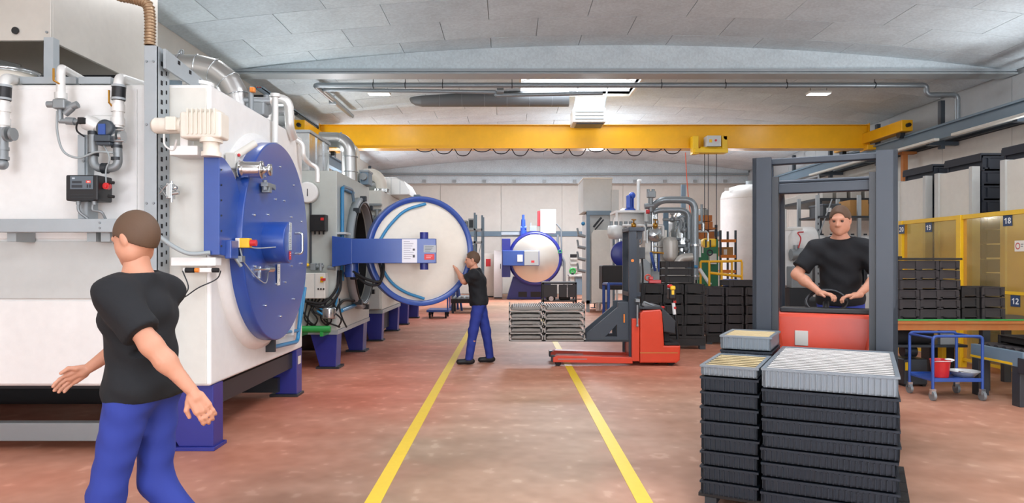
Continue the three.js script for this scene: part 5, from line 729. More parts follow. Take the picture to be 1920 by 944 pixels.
// ---------------------------------------------------------------- crates: one kind of box, many single boxes
function crateGeo(w, h, d, o = {}) {                         // open box with lip, corner feet and recessed sides; base centre at 0
  const t = 0.012, L = [], hw = w / 2, hd = d / 2, lip = h * 0.14, f = h * 0.12;
  L.push(bx(-hw + t, hw - t, f, f + t, -hd + t, hd - t));
  for (const s of [-1, 1]) {
    L.push(bx(-hw + t, hw - t, f, h - 0.004, s * (hd - t), s * (hd - 2.2 * t)), bx(s * (hw - t), s * (hw - 2.2 * t), f, h - 0.004, -hd + t, hd - t));
    L.push(bx(-hw, hw, h - lip, h - 0.004, s * hd, s * (hd - t)), bx(s * hw, s * (hw - t), h - lip, h - 0.004, -hd, hd));
    L.push(bx(-hw + 0.01, hw - 0.01, f, f + lip * 0.7, s * hd, s * (hd - t)));
    for (const q of [-1, 1]) { L.push(bx(s * hw, s * (hw - 0.035), 0, h - lip, q * hd, q * (hd - 0.035))); L.push(bx(s * hw * 0.72, s * hw * 0.64, f, h - lip, q * hd, q * (hd - t))); }
  }
  if (o.lid) L.push(bx(-hw, hw, h - 0.004, h + 0.02, -hd, hd));
  return geo(L);
}
function crates(name, label, g, mat, x, y0, z, n, dy, group, category = 'crate', turn = 0, place) {   // a stack, counted from the top
  for (let k = 0; k < n; k++) {
    const m = shade(new THREE.Mesh(g, mat)); m.name = numbered(name); scene.add(m);
    m.position.set(x + rr(-0.006, 0.006), y0 + k * dy, z + rr(-0.006, 0.006)); m.rotation.y = turn + rr(-0.008, 0.008);
    m.userData = { label: `${label}, ${ORD[n - 1 - k]}`, category, group };
  }
}
function skid(label, x0, x1, z0, z1, h) {
  const t = thing('steel_skid', label, 'skid', [(x0 + x1) / 2, 0, (z0 + z1) / 2]);
  part(t, 'deck', rb(x0, x1, h - 0.05, h - 0.001, z0, z1, 0.006), M.cratedark); part(t, 'front_rail', bx(x0, x1, h - 0.17, h - 0.05, z0, z0 - 0.05), M.cratedark);
  many(t, 'foot', [[x0, z0 - 0.001], [x1 - 0.1, z0 - 0.001], [x0, z1 + 0.1], [x1 - 0.1, z1 + 0.1]].map(([x, z]) => bx(x, x + 0.1, 0, h - 0.05, z, z - 0.1)), M.darkmetal);
  return t;
}
// behind the pallet stacker
{
  const d = -12.4, y0 = 0.235;
  skid('dark steel skid under the black crates behind the pallet stacker', 2.311, 3.401, -12.2, -12.95, y0);
  const g = crateGeo(0.346, 0.178, 0.7);
  [[2.488, 'left'], [2.851, 'middle'], [3.215, 'right']].forEach(([x, c]) => crates('black_crate', `black crate in the ${c} column behind the pallet stacker`, g, M.cratedark, x, y0, -12.57, 5, 0.18, 'crates behind the stacker'));
  const g2 = crateGeo(0.5, 0.13, 0.5); crates('black_tray', 'flat dark tray on the crates behind the stacker', g2, M.cratedark, 2.978, 1.138, -12.55, 3, 0.132, 'trays on the black crates', 'tray');
  const rd = thing('red_clamp', 'red lifting clamp lying on the black crates behind the stacker', 'clamp', [2.583, 1.14, -12.4]); part(rd, 'jaw', [rb(2.451, 2.665, 1.14, 1.2, -12.35, -12.45, 0.01), rb(2.451, 2.525, 1.2, 1.26, -12.35, -12.45, 0.01)], M.bucketred); part(rd, 'loop', tor([2.441, 1.24, -12.4], 0.05, 0.014, [0, 0, 1]), M.red);
  skid('dark steel skid under the open frame crates left of the forklift', 3.634, 4.698, -12.95, -13.75, 0.2);
  const g3 = crateGeo(0.325, 0.168, 0.7);
  [[3.802, 'left'], [4.166, 'middle'], [4.530, 'right']].forEach(([x, c]) => crates('black_crate', `open crate in the ${c} column left of the forklift`, g3, M.crate, x, 0.2, -13.35, 5, 0.17, 'open crates left of the forklift'));
  const g4 = crateGeo(0.6, 0.12, 0.6); crates('black_tray', 'wide dark tray on the crates left of the forklift', g4, M.crate, 4.383, 1.052, -13.35, 1, 0.12, 'trays left of the forklift', 'tray');
}
// bays 18 to 20 with tall black stacks between cream dividers
{
  const X = 6.9;
  for (const [za, zb, n] of [[-8.55, -9.9, 'cream steel divider cut by the right edge of the picture'], [-10.5, -11.43, 'cream steel divider behind the fence, middle of three'], [-11.68, -12.6, 'cream steel divider behind the fence, nearest the forklift mast']]) {
    const t = thing('bay_divider', n, 'divider', [X + 0.05, 0, (za + zb) / 2], 0);
    part(t, 'sheet', rb(X + 0.03, X + 0.06, 0, 2.93, za - 0.06, zb + 0.06, 0.004), M.offwhite);
    many(t, 'edge_channel', [bx(X, X + 0.12, 0, 2.95, za, za - 0.07), bx(X, X + 0.12, 0, 2.95, zb + 0.1, zb)], M.palegrey);
  }
  const g = crateGeo(0.62, 0.222, 0.84);
  for (const [za, n, l, top] of [[-9.2, 14, 'tall stack at the right edge', 3.12], [-10.52, 14, 'middle tall stack behind the fence', 3.12], [-11.72, 14, 'tall stack nearest the forklift mast', 3.1]]) crates('black_crate', `black crate in the ${l}`, g, M.crateblue, X + 0.47, 0.02, za - 0.42, n, 0.2205, 'crates in bays 18 to 20');
  for (const [za, l] of [[-9.2, 'tall stack at the right edge'], [-10.52, 'middle tall stack behind the fence'], [-11.72, 'tall stack nearest the forklift mast']]) { const t = thing('stack_cover', `dark sheet cover on top of the ${l}`, 'cover', [X + 0.47, 3.112, za - 0.42]); part(t, 'sheet', rb(X + 0.13, X + 0.81, 3.112, 3.15, za + 0.02, za - 0.86, 0.012), M.crateblue); many(t, 'skirt', [bx(X + 0.128, X + 0.14, 3.03, 3.12, za + 0.02, za - 0.86)], M.crateblue); }
}
// yellow guard fence with amber panes and number signs
{
  const X = 6.55, t = thing('guard_fence', 'yellow guard fence with amber see-through panes', 'fence', [X, 0, -10.4]);
  const top = 2.2, zs = [-7.4, -10.2, -11.72];
  for (let i = 0; i < zs.length; i++) part(t, 'post', rb(X - 0.05, X + 0.05, 0, top, zs[i] + 0.05, zs[i] - 0.05, 0.006), M.signyellow);
  for (let i = 0; i < 2; i++) {
    const a = zs[i] - 0.05, b = zs[i + 1] + 0.05;
    part(t, 'top_rail', bx(X - 0.03, X + 0.03, top - 0.06, top, a, b), M.signyellow); part(t, 'mid_rail', bx(X - 0.02, X + 0.02, 1.1, 1.14, a, b), M.signyellow); part(t, 'bottom_rail', bx(X - 0.02, X + 0.02, 0.1, 0.14, a, b), M.signyellow);
    part(t, 'amber_pane', bx(X - 0.004, X + 0.004, 1.14, top - 0.06, a, b), M.amber); part(t, 'amber_pane', bx(X - 0.004, X + 0.004, 0.14, 1.1, a, b), M.amber);
  }
  const num = (s) => printed(64, 64, (g, w, h) => { g.fillStyle = '#1f3c62'; g.fillRect(0, 0, w, h); g.fillStyle = '#f2f3f0'; g.font = 'bold 46px sans-serif'; g.textAlign = 'center'; g.textBaseline = 'middle'; g.fillText(s, w / 2, h / 2 + 2); });
  for (const [s, z, y, l] of [['20', -11.66, 2.06, 'on the fence post nearest the forklift mast'], ['19', -10.98, 2.06, 'on the amber pane in the middle of the fence'], ['18', -9.24, 2.07, 'high on the fence at the right edge'], ['12', -9.1, 1.02, 'low on the fence beside the small black crates']]) { const q = thing('bay_sign', `blue sign reading ${s} ${l}`, 'sign', [X - 0.06, y - 0.07, z], 0); q.userData_local = true; plate(q, 'plate', 0.17, 0.15, 0.006, M.slate, num(s), [0, 0.07, 0], -Math.PI / 2); q.position.x = X - (s === '12' || s === '18' || s === '19' ? 0.009 : 0.054); part(q, 'backing', bx(0.002, 0.005, 0.01, 0.13, -0.06, 0.06), M.darkmetal); delete q.userData_local; }
  const w = thing('warning_sign', 'white sign with a red prohibition ring on the fence at the right edge', 'sign', [X - 0.009, 1.66, -9.02]); w.userData_local = true; plate(w, 'plate', 0.18, 0.14, 0.006, M.paper, printed(96, 72, (g, ww, h) => { g.fillStyle = '#ece7da'; g.fillRect(0, 0, ww, h); g.strokeStyle = '#c23a32'; g.lineWidth = 7; g.beginPath(); g.arc(30, 36, 19, 0, 7); g.stroke(); g.fillStyle = '#777'; g.fillRect(58, 22, 26, 5); g.fillRect(58, 36, 22, 5); }), [0, 0.07, 0], -Math.PI / 2); part(w, 'backing', bx(0.002, 0.005, 0.01, 0.13, -0.06, 0.06), M.darkmetal); delete w.userData_local;
}
// table with green edge, crates on it
{
  const xa = 4.406, xb = 6.42, zf = -8.25, y = 0.85, t = thing('work_table', 'long wooden table with a bright green front edge', 'table', [(xa + xb) / 2, 0, -8.6]);
  part(t, 'table_top', rb(xa, xb, y - 0.05, y, zf - 0.01, zf - 0.75, 0.004), M.wood); part(t, 'green_edge', bx(xa, xb, y - 0.012, y + 0.006, zf + 0.006, zf - 0.01), M.green); part(t, 'apron', bx(xa + 0.05, xb - 0.05, y - 0.13, y - 0.05, zf - 0.06, zf - 0.1), M.wood); part(t, 'dark_mat', bx(xa, xb, y, y + 0.004, zf - 0.02, zf - 0.74), M.graphite);
  many(t, 'leg', [[xa + 0.05, zf - 0.1], [5.615, zf - 0.1], [xa + 0.05, zf - 0.68], [xb - 0.14, zf - 0.68]].map(([x, z]) => bx(x, x + 0.09, 0, y - 0.05, z, z - 0.07)), M.graphite); part(t, 'lower_shelf', bx(xa + 0.1, 5.502, 0.5, 0.53, zf - 0.2, zf - 0.7), M.darkmetal);
  const g = crateGeo(0.236, 0.114, 0.45);
  [[4.738, 'left'], [4.978, 'middle'], [5.219, 'right']].forEach(([x, c]) => crates('grey_crate', `crate in the ${c} column on the green-edged table`, g, M.crate, x, y + 0.005, -8.56, 6, 0.1155, 'crates on the green-edged table'));
  solo('cover_board', 'thin dark board lying across the three crate columns on the table', 'board', [rb(4.605, 5.358, y + 0.7, y + 0.725, -8.32, -8.8, 0.006), bx(4.649, 4.687, y + 0.725, y + 0.745, -8.4, -8.5)], M.cratedark);
  crates('grey_crate', 'brownish crate right of the table columns', crateGeo(0.21, 0.125, 0.4), M.cratedark, 5.473, y + 0.005, -8.55, 3, 0.127, 'low crates on the table'); crates('grey_crate', 'small black crate at the table\'s right end', crateGeo(0.275, 0.125, 0.4), M.crate, 5.740, y + 0.005, -8.55, 3, 0.127, 'low crates on the table');
  solo('dark_roll', 'long dark roll of material on the shelf under the table', 'roll', [cy([4.677, 0.63, -8.6], [5.123, 0.63, -8.6], 0.1), cy([4.677, 0.63, -8.6], [4.671, 0.63, -8.6], 0.05), cy([5.123, 0.63, -8.6], [5.129, 0.63, -8.6], 0.05)], M.rubber);
  solo('grey_bar', 'pale metal bar on the shelf under the table, above the red bucket', 'bar', [rb(5.155, 5.473, 0.73, 0.76, -8.45, -8.55, 0.005), rb(5.186, 5.377, 0.53, 0.73, -8.47, -8.53, 0.005)], M.castgrey);
  solo('yellow_stand', 'yellow steel bracket standing under the table behind the red bucket', 'bracket', [rb(5.523, 5.576, 0, 0.5, -8.98, -9.08, 0.006), ex([[5.576, 0], [5.714, 0], [5.576, 0.3]], 0.04).translate(0, 0, -9.05), rb(5.490, 5.727, 0, 0.03, -8.95, -9.12, 0.004)], M.signyellow);
}
{
  const u = thing('hydraulic_unit', 'dark hydraulic unit standing on the floor under the table', 'pump unit', [4.958, 0, -8.75]); part(u, 'tank', rb(4.821, 5.114, 0.02, 0.34, -8.6, -8.92, 0.02), M.graphite); part(u, 'motor', cy([4.880, 0.42, -8.75], [5.036, 0.42, -8.75], 0.075), M.darkmetal); many(u, 'foot', [bx(4.834, 4.873, 0, 0.02, -8.62, -8.9), bx(5.062, 5.101, 0, 0.02, -8.62, -8.9)], M.rubber); part(u, 'yellow_tag', bx(4.835, 4.900, 0.2, 0.3, -8.594, -8.6), M.signyellow);
  const v = thing('waste_bin', 'dark rectangular bin on the floor under the table behind the cart', 'bin', [5.625, 0, -9.2]); part(v, 'tub', rb(5.455, 5.782, 0, 0.5, -9.12, -9.35, 0.03), M.cratedark); part(v, 'rim', rb(5.448, 5.789, 0.48, 0.52, -9.11, -9.36, 0.01), M.graphite);
}
// blue cart with bucket and pan
{
  const d = -7.75, xa = 4.662, xb = 5.208, t = thing('service_cart', 'blue tubular service cart on castors in front of the table', 'cart', [(xa + xb) / 2, 0, d]), zb = d - 0.45, ht = 0.710, hs = 0.229;
  const fr = (z) => pipe([[xa, 0.1, z], [xa, ht, z], [xb, ht, z], [xb, 0.1, z]], 0.016, 0.05, 10);
  many(t, 'frame_loop', [fr(d), fr(zb)], M.trolleyblue); many(t, 'side_tube', [cy([xa, ht - 0.02, d], [xa, ht - 0.02, zb], 0.014), cy([xb, ht - 0.02, d], [xb, ht - 0.02, zb], 0.014)], M.trolleyblue);
  part(t, 'lower_tray', [bx(xa, xb, hs - 0.02, hs, d, zb), bx(xa, xb, hs - 0.02, hs + 0.02, d, d + 0.012), bx(xa, xb, hs - 0.02, hs + 0.02, zb, zb - 0.012)], M.trolleyblue);
  for (const x of [xa, xb]) for (const z of [d, zb]) { const c = part(t, 'castor', [cy([x - 0.015, 0.055, z], [x + 0.015, 0.055, z], 0.055, 0.055, 18)], M.castgrey); part(c, 'fork', bx(x - 0.025, x + 0.025, 0.07, 0.13, z - 0.02, z + 0.02), M.galv); }
  const bk = thing('bucket', 'red plastic bucket on the blue cart', 'bucket', [4.866, hs, -7.95]); part(bk, 'tub', lt([[0, 0.004], [0.08, 0], [0.084, 0.004], [0.102, 0.185], [0.108, 0.188], [0.108, 0.2], [0.098, 0.2], [0.08, 0.012], [0, 0.012]], [4.866, hs, -7.95], [0, 1, 0], 32), M.bucketred); part(bk, 'handle', pipe([[4.866 - 0.1, hs + 0.17, -7.95], [4.866 - 0.08, hs + 0.19, -7.84], [4.866 + 0.08, hs + 0.19, -7.84], [4.866 + 0.1, hs + 0.17, -7.95]], 0.005, 0.05, 6), M.pipewhite);
  const rag = thing('rag', 'white rag hanging over the rim of the red bucket', 'rag', [4.938, hs + 0.2, -7.9]); part(rag, 'cloth', [sp(4.932, hs + 0.205, -7.9, 0.03, 1.5, 0.4, 1.2), sp(4.955, hs + 0.2, -7.88, 0.022, 1.2, 0.6, 1)], M.paper);
  const pn = thing('drip_pan', 'shallow white pan on the blue cart beside the bucket', 'pan', [5.165, hs, -7.95]); part(pn, 'dish', lt([[0, 0], [0.1, 0], [0.15, 0.055], [0.165, 0.06], [0.165, 0.066], [0.145, 0.062], [0.098, 0.008], [0, 0.008]], [5.159, hs + 0.001, -7.99], [0, 1, 0], 36), M.pan); part(pn, 'spoon', cy([5.027, hs + 0.07, -7.87], [5.177, hs + 0.05, -7.9], 0.008), M.galv);
}
// roller conveyor at the right edge
{
  const t = thing('roller_conveyor', 'short roller conveyor with blue-grey side and black warning plate at the right edge', 'conveyor', [5.78, 0, -7.9]); t.userData_local = true;
  part(t, 'side_beam', [rb(-0.42, -0.36, 0.42, 0.58, -0.28, 0.55, 0.006)], M.railblue); part(t, 'side_beam', rb(0.36, 0.42, 0.42, 0.58, -0.28, 0.55, 0.006), M.railblue); part(t, 'yellow_stripe', bx(-0.425, -0.42, 0.43, 0.455, -0.28, 0.4), M.signyellow);
  for (let k = 0; k < 6; k++) part(t, 'roller', cy([-0.36, 0.56, -0.2 + k * 0.13], [0.36, 0.56, -0.2 + k * 0.13], 0.045, 0.045, 12), M.crate);
  part(t, 'end_guard', rb(-0.44, 0.44, 0.36, 0.52, 0.5, 0.6, 0.006), M.graphite); for (const [x, z] of [[-0.36, 0.45], [0.36, 0.45], [-0.36, -0.2], [0.36, -0.2]]) part(t, 'leg', rb(x - 0.06, x + 0.06, 0, 0.42, z - 0.06, z + 0.06, 0.006), M.graphite);
  plate(t, 'warning_plate', 0.16, 0.12, 0.006, M.signyellow, printed(64, 48, (g, w, h) => { g.fillStyle = '#e3bd1c'; g.fillRect(0, 0, w, h); g.fillStyle = '#1a1a1a'; g.fillRect(29, 8, 6, 20); g.fillRect(29, 33, 6, 6); }), [-0.3, 0.44, 0.604], 0, 'yellow plate with a black exclamation mark'); part(t, 'red_corner', bx(-0.4, -0.34, 0.52, 0.56, 0.5, 0.58), M.bucketred); delete t.userData_local;
  const g = crateGeo(0.5, 0.1, 0.5); const m = shade(new THREE.Mesh(g, M.cratedark)); m.name = numbered('black_tray'); m.position.set(5.8, 0.607, -7.75); scene.add(m); m.userData = { label: 'flat black tray lying on the roller conveyor', category: 'tray' };
}
// white vessel and racks on the right wall, seen through the forklift
{
  const t = thing('washing_tank', 'white rectangular vessel with flanged rim behind the forklift driver', 'tank', [6.500, 0, -16.8]);
  part(t, 'body', rb(6.162, 6.812, 0.95, 2.275, -16.5, -17.3, 0.02), M.white); part(t, 'rim', rb(6.113, 6.850, 2.250, 2.300, -16.45, -17.35, 0.006), M.offwhite); many(t, 'leg', [6.175, 6.737].flatMap((x) => [bx(x, x + 0.08, 0, 0.95, -16.55, -16.63), bx(x, x + 0.08, 0, 0.95, -17.15, -17.23)]), M.steelgrey); part(t, 'riser', cy([6.580, 2.314, -16.9], [6.580, 2.772, -16.9], 0.07), M.pipewhite);
  part(t, 'drum', lt([[0, -0.4], [0.25, -0.38], [0.38, -0.28], [0.38, 0.25], [0.36, 0.27], [0, 0.27]], [6.920, 1.960, -16.7], [1, 0, 0], 36), M.white); part(t, 'pump', [cy([6.517, 1.673, -16.3], [6.934, 1.697, -16.3], 0.13), cy([6.640, 1.525, -16.3], [6.640, 1.894, -16.3], 0.06), rb(6.492, 6.983, 0.9, 1.403, -16.2, -16.5, 0.02)], M.castgrey); part(t, 'red_hose', hose([[6.655, 1.829, -16.2], [6.703, 2.059, -16.2], [6.679, 2.180, -16.3], [6.848, 2.205, -16.4]], 0.015), M.redlabel); part(t, 'pump_stand', bx(6.468, 7.008, 0, 0.9, -16.25, -16.6), M.darkmetal);
  const r = thing('pallet_rack', 'slotted steel rack with shelves behind the forklift driver', 'rack', [8.307, 0, -17.6]), a = 7.457, b = 9.466, yt = 3.121;
  for (const x of [a, 8.461, b]) for (const z of [-17, -18.1]) part(r, 'upright', bx(x - 0.04, x + 0.04, 0, yt, z, z - 0.07), M.steelgrey); many(r, 'shelf', [1.0, 1.885, 2.619].map((y) => bx(a, b, y - 0.05, y, -16.98, -18.2)), M.darkmetal); part(r, 'slot', [0, 1, 2, 3, 4, 5, 6, 7, 8, 9].map((k) => bx(a - 0.012, a + 0.012, 1.2 + k * 0.15, 1.25 + k * 0.15, -16.995, -17)), M.black); part(r, 'brace', cy([a, 2.1, -17], [7.792, yt - 0.1, -17], 0.015), M.steelgrey);
  [[1594, 1628, 2.619, 3.018, 'large brown carton on the top shelf behind the forklift driver'], [1640, 1672, 2.619, 2.941, 'smaller brown carton on the top shelf right of the large carton']].forEach(([p, q, y0, y1, l]) => { const f = 17.2 / 1320, x0 = (p - 955) * f, x1 = (q - 955) * f, k = thing('carton', l, 'carton', [(x0 + x1) / 2, y0, -17.5], 0, 'cartons on the rack'); part(k, 'box', rb(x0, x1, y0, y1, -17.2, -17.8, 0.008), M.carton); part(k, 'tape', bx(x0, x1, y1, y1 + 0.002, -17.46, -17.54), M.wood); });
  [[1548, 'left'], [1566, 'middle'], [1606, 'right'], [1630, 'far right']].forEach(([p, c]) => { const x = (p - 955) * 17.3 / 1320, k = thing('white_canister', `${c} white canister on the middle shelf behind the forklift driver`, 'canister', [x, 1.885, -17.5], 0, 'canisters on the rack'); part(k, 'body', lt([[0, 0], [0.1, 0], [0.11, 0.02], [0.11, 0.22], [0.06, 0.28], [0, 0.28]], [x, 1.885, -17.5], [0, 1, 0], 20), M.white); part(k, 'cap', cy([x, 1.885 + 0.28, -17.5], [x, 1.885 + 0.32, -17.5], 0.04), M.darkmetal); });
  [[1545, 1568, 1.0, 0.42, 'dark bin on the lower shelf behind the forklift driver, leftmost'], [1574, 1604, 1.0, 0.5, 'dark bin on the lower shelf behind the forklift driver, second from the left'], [1616, 1646, 1.0, 0.36, 'dark bin on the lower shelf behind the forklift driver, third from the left'], [1650, 1682, 1.0, 0.48, 'dark bin on the lower shelf behind the forklift driver, rightmost'], [1540, 1572, 2.55, 0.3, 'dark bin on the top shelf left of the large carton']].forEach(([p, q, yy, h, l]) => { const f = 17.2 / 1320, x0 = (p - 955) * f, x1 = (q - 955) * f, y0 = yy > 2 ? 2.619 : yy, k = thing('storage_bin', l, 'bin', [(x0 + x1) / 2, y0, -17.5], 0, 'bins on the rack'); part(k, 'tub', rb(x0, x1, y0, y0 + h, -17.1, -17.9, 0.02), M.graphite); part(k, 'rim', rb(x0 - 0.015, x1 + 0.015, y0 + h - 0.05, y0 + h, -17.08, -17.92, 0.01), M.slate); part(k, 'card', bx(x0 + 0.08, x0 + 0.2, y0 + 0.1, y0 + 0.2, -17.095, -17.1), M.paper); });
  const mz = thing('mezzanine_store', 'high shelf with stored sections under the crane rail on the right', 'shelf', [9.4, 3.2, -21]); part(mz, 'deck', bx(8.6, 10.68, 3.2, 3.28, -19.6, -23), M.darkmetal); many(mz, 'post', [bx(8.65, 8.75, 0, 3.2, -19.7, -19.8), bx(8.65, 8.75, 0, 3.2, -22.8, -22.9)], M.slate); many(mz, 'stored_section', [0, 1, 2, 3].map((k) => rb(8.8 + k * 0.4, 9.1 + k * 0.4, 3.28, 3.5 + 0.12 * (k % 3), -19.8, -22.6, 0.02)), M.hoodsteel); part(mz, 'rail', [cy([8.65, 3.9, -19.7], [8.65, 3.9, -22.9], 0.025), cy([8.65, 3.28, -19.7], [8.65, 3.9, -19.7], 0.025), cy([8.65, 3.28, -22.9], [8.65, 3.9, -22.9], 0.025)], M.steelgrey);
}

// ---------------------------------------------------------------- red pallet stacker with a load of steel baskets
{
  const D = 10.35, z0 = -10.25, z1 = -10.98, t = thing('pallet_stacker', 'red electric pallet stacker with black mast standing across the aisle', 'pallet stacker', [2.141, 0, -10.6]);
  part(t, 'body', [ex([[1.905, 0.05], [2.439, 0.05], [2.486, 0.09], [2.493, 0.3], [2.258, 0.3], [2.227, 0.78], [2.203, 0.829], [1.945, 0.813], [1.905, 0.766]], 0.73, 0.02).translate(0, 0, z1)], M.red, 'red stacker body');
  part(t, 'front_cover', rb(1.788, 1.901, 0.07, 0.695, z0 - 0.02, z1 + 0.02, 0.012), M.red);
  part(t, 'scuff_strip', bx(1.902, 2.454, 0.19, 0.205, z0 + 0.002, z0), M.wood);
  const cv = part(t, 'dark_cover', ex([[1.921, 0.829], [2.219, 0.821], [2.258, 0.5], [2.423, 0.47], [2.431, 0.656], [2.329, 0.766], [2.203, 0.884], [1.968, 0.876]], 0.69, 0.015).translate(0, 0, z1 + 0.02), M.graphite);
  part(cv, 'handrail', pipe([[1.976, 0.891, z0 - 0.1], [1.976, 0.938, z0 - 0.1], [2.235, 0.829, z0 - 0.08]], 0.014, 0.03), M.castgrey); part(cv, 'red_stop_button', [cy([2.258, 0.797, z0 - 0.15], [2.258, 0.852, z0 - 0.15], 0.025), cy([2.258, 0.844, z0 - 0.15], [2.258, 0.868, z0 - 0.15], 0.035)], M.bucketred);
  part(t, 'foot_well', [rb(2.266, 2.486, 0.3, 0.34, z0 - 0.02, z1 + 0.02, 0.01), rb(2.274, 2.360, 0.34, 0.62, z0 - 0.1, z1 + 0.1, 0.02)], M.rubber);
  const tl = part(t, 'tiller_arm', [pipe([[2.538, 0.36, -10.6], [2.513, 0.62, -10.6], [2.465, 0.972, -10.6]], 0.024, 0.2)], M.black, 'tiller arm with striped grip');
  part(tl, 'white_sleeve', cy([2.489, 0.731, -10.6], [2.469, 0.908, -10.6], 0.028), M.paper); many(tl, 'red_band', [[0.05], [0.14]].map(([q]) => cy([2.485, 0.763 + q, -10.6], [2.481, 0.763 + q + 0.035, -10.6], 0.03)), M.bucketred); const hd = part(tl, 'head', [rb(2.385, 2.497, 0.956, 1.132, -10.5, -10.7, 0.03)], M.black); part(hd, 'yellow_cap', rb(2.398, 2.478, 1.102, 1.166, -10.48, -10.7, 0.02), M.signyellow); part(hd, 'red_top', sp(2.406, 1.158, -10.55, 0.045, 1, 0.7, 1.3), M.bucketred); part(hd, 'yellow_horn', rb(2.418, 2.458, 1.033, 1.097, -10.49, -10.5, 0.003), M.signyellow);
  // mast
  for (const z of [z0 - 0.08, z1 + 0.08]) { part(t, 'mast_channel', [bx(1.757, 1.836, 0.1, 2.03, z, z - 0.05), bx(1.836, 1.867, 0.1, 2.03, z, z - 0.015)], M.mast); part(t, 'inner_mast', bx(1.852, 1.922, 0.2, 1.865, z - 0.06, z - 0.1), M.graphite); }
  part(t, 'mast_head', rb(1.749, 1.985, 1.975, 2.031, z0 - 0.06, z1 + 0.06, 0.006), M.mast); part(t, 'mast_tie', bx(1.757, 1.930, 1.014, 1.077, z0 - 0.1, z1 + 0.1), M.mast); part(t, 'head_plate', ex([[1.891, 1.991], [1.891, 1.802], [1.954, 1.881], [1.978, 1.991]].reverse(), 0.04).translate(0, 0, z0 - 0.2), M.mast);
  part(t, 'lift_cylinder', [cy([1.883, 0.4, -10.6], [1.883, 1.928, -10.6], 0.025)], M.chrome); part(t, 'lift_chain', bx(1.820, 1.836, 0.4, 1.975, -10.55, -10.58), M.darkmetal); part(t, 'guard_pane', rb(1.899, 2.017, 1.566, 1.739, z0 - 0.2, z1 + 0.2, 0.01), M.graphite); part(t, 'side_hose', hose([[1.978, 1.613, -10.5], [1.993, 1.298, -10.5], [1.970, 0.983, -10.5], [1.962, 0.809, -10.5]], 0.014), M.rubber); part(t, 'orange_badge', cy([1.806, 1.542, z0 - 0.075], [1.806, 1.542, z0 - 0.07], 0.022), M.orange);
  part(t, 'side_damper', [cy([1.860, 0.603, z0 + 0.02], [1.860, 0.898, z0 + 0.02], 0.014), rb(1.833, 1.895, 0.937, 0.983, z0 + 0.04, z0 - 0.1, 0.006), sp(1.860, 0.595, z0 + 0.02, 0.022)], M.castgrey);
  // fork carriage and forks
  for (const z of [z0 - 0.12, z1 + 0.16]) {
    const s = new THREE.Shape([[1.127, 0.352], [1.804, 0.352], [1.804, 0.935], [1.599, 0.928], [1.592, 0.849], [1.135, 0.463]].map(([a, b]) => new THREE.Vector2(a, b)));
    s.holes.push(new THREE.Path([[1.418, 0.423], [1.584, 0.597], [1.584, 0.423]].map(([a, b]) => new THREE.Vector2(a, b))));
    part(t, 'fork_bracket', new THREE.ExtrudeGeometry(s, { depth: 0.05, bevelEnabled: true, bevelSize: 0.004, bevelThickness: 0.004, bevelOffset: -0.004, bevelSegments: 1 }).translate(0, 0, z - 0.05), M.slate);
    part(t, 'fork', ex([[0.016, 0.352], [1.804, 0.345], [1.804, 0.380], [0.039, 0.380]], 0.16, 0.003).translate(0, 0, z - 0.14), M.darkmetal);
  }
  part(t, 'carriage_plate', rb(1.647, 1.773, 0.368, 0.888, z0 - 0.18, z1 + 0.22, 0.01), M.mast); part(t, 'orange_strip', bx(1.678, 1.697, 0.629, 0.754, z0 - 0.09, z0 - 0.11), M.orange);
  for (const z of [z0 - 0.0, z1 + 0.17]) {
    const l = part(t, 'support_leg', ex([[0.635, 0.06], [1.796, 0.04], [1.796, 0.13], [0.706, 0.16], [0.635, 0.13]], 0.17, 0.008).translate(0, 0, z - 0.17), M.red); part(l, 'worn_edge', bx(0.710, 1.131, 0.1, 0.112, z + 0.001, z), M.castgrey); part(l, 'roller', cy([0.714, 0.045, z - 0.03], [0.714, 0.045, z - 0.14], 0.045), M.rubber); part(l, 'end_cap', rb(0.612, 0.666, 0.06, 0.15, z - 0.01, z - 0.16, 0.008), M.darkmetal);
  }
  part(t, 'drive_wheel', cy([2.188, 0.1, -10.5], [2.188, 0.1, -10.72], 0.1), M.rubber); many(t, 'stabiliser_wheel', [cy([2.376, 0.06, z0 - 0.08], [2.376, 0.06, z0 - 0.13], 0.06), cy([2.376, 0.06, z1 + 0.08], [2.376, 0.06, z1 + 0.13], 0.06)], M.rubber);
  // steel baskets
  const yb = 0.380 + 0.002, h = 0.104;
  for (const [xa, xb, c] of [[(-0.008), 0.487, 'left'], [0.502, 1.090, 'right']]) for (let k = 0; k < 5; k++) {
    const y = yb + k * h, za = -10.12, zb = -10.95, b = thing('steel_basket', `grey steel casting tray in the ${c} column on the stacker forks, ${ORD[4 - k]}`, 'tray', [(xa + xb) / 2, y, -10.53], 0, 'casting trays on the stacker forks');
    part(b, 'frame', [bx(xa, xb, y, y + 0.02, za, za - 0.02), bx(xa, xb, y, y + 0.02, zb, zb + 0.02), bx(xa, xa + 0.02, y, y + h - 0.004, za, za - 0.02), bx(xb - 0.02, xb, y, y + h - 0.004, za, za - 0.02), bx(xa, xa + 0.02, y, y + h - 0.004, zb, zb + 0.02), bx(xb - 0.02, xb, y, y + h - 0.004, zb, zb + 0.02), bx(xa, xa + 0.015, y, y + 0.02, za, zb), bx(xb - 0.015, xb, y, y + 0.02, za, zb), bx(xa, xa + 0.012, y + h - 0.02, y + h - 0.004, za, zb), bx(xb - 0.012, xb, y + h - 0.02, y + h - 0.004, za, zb)], M.casting);
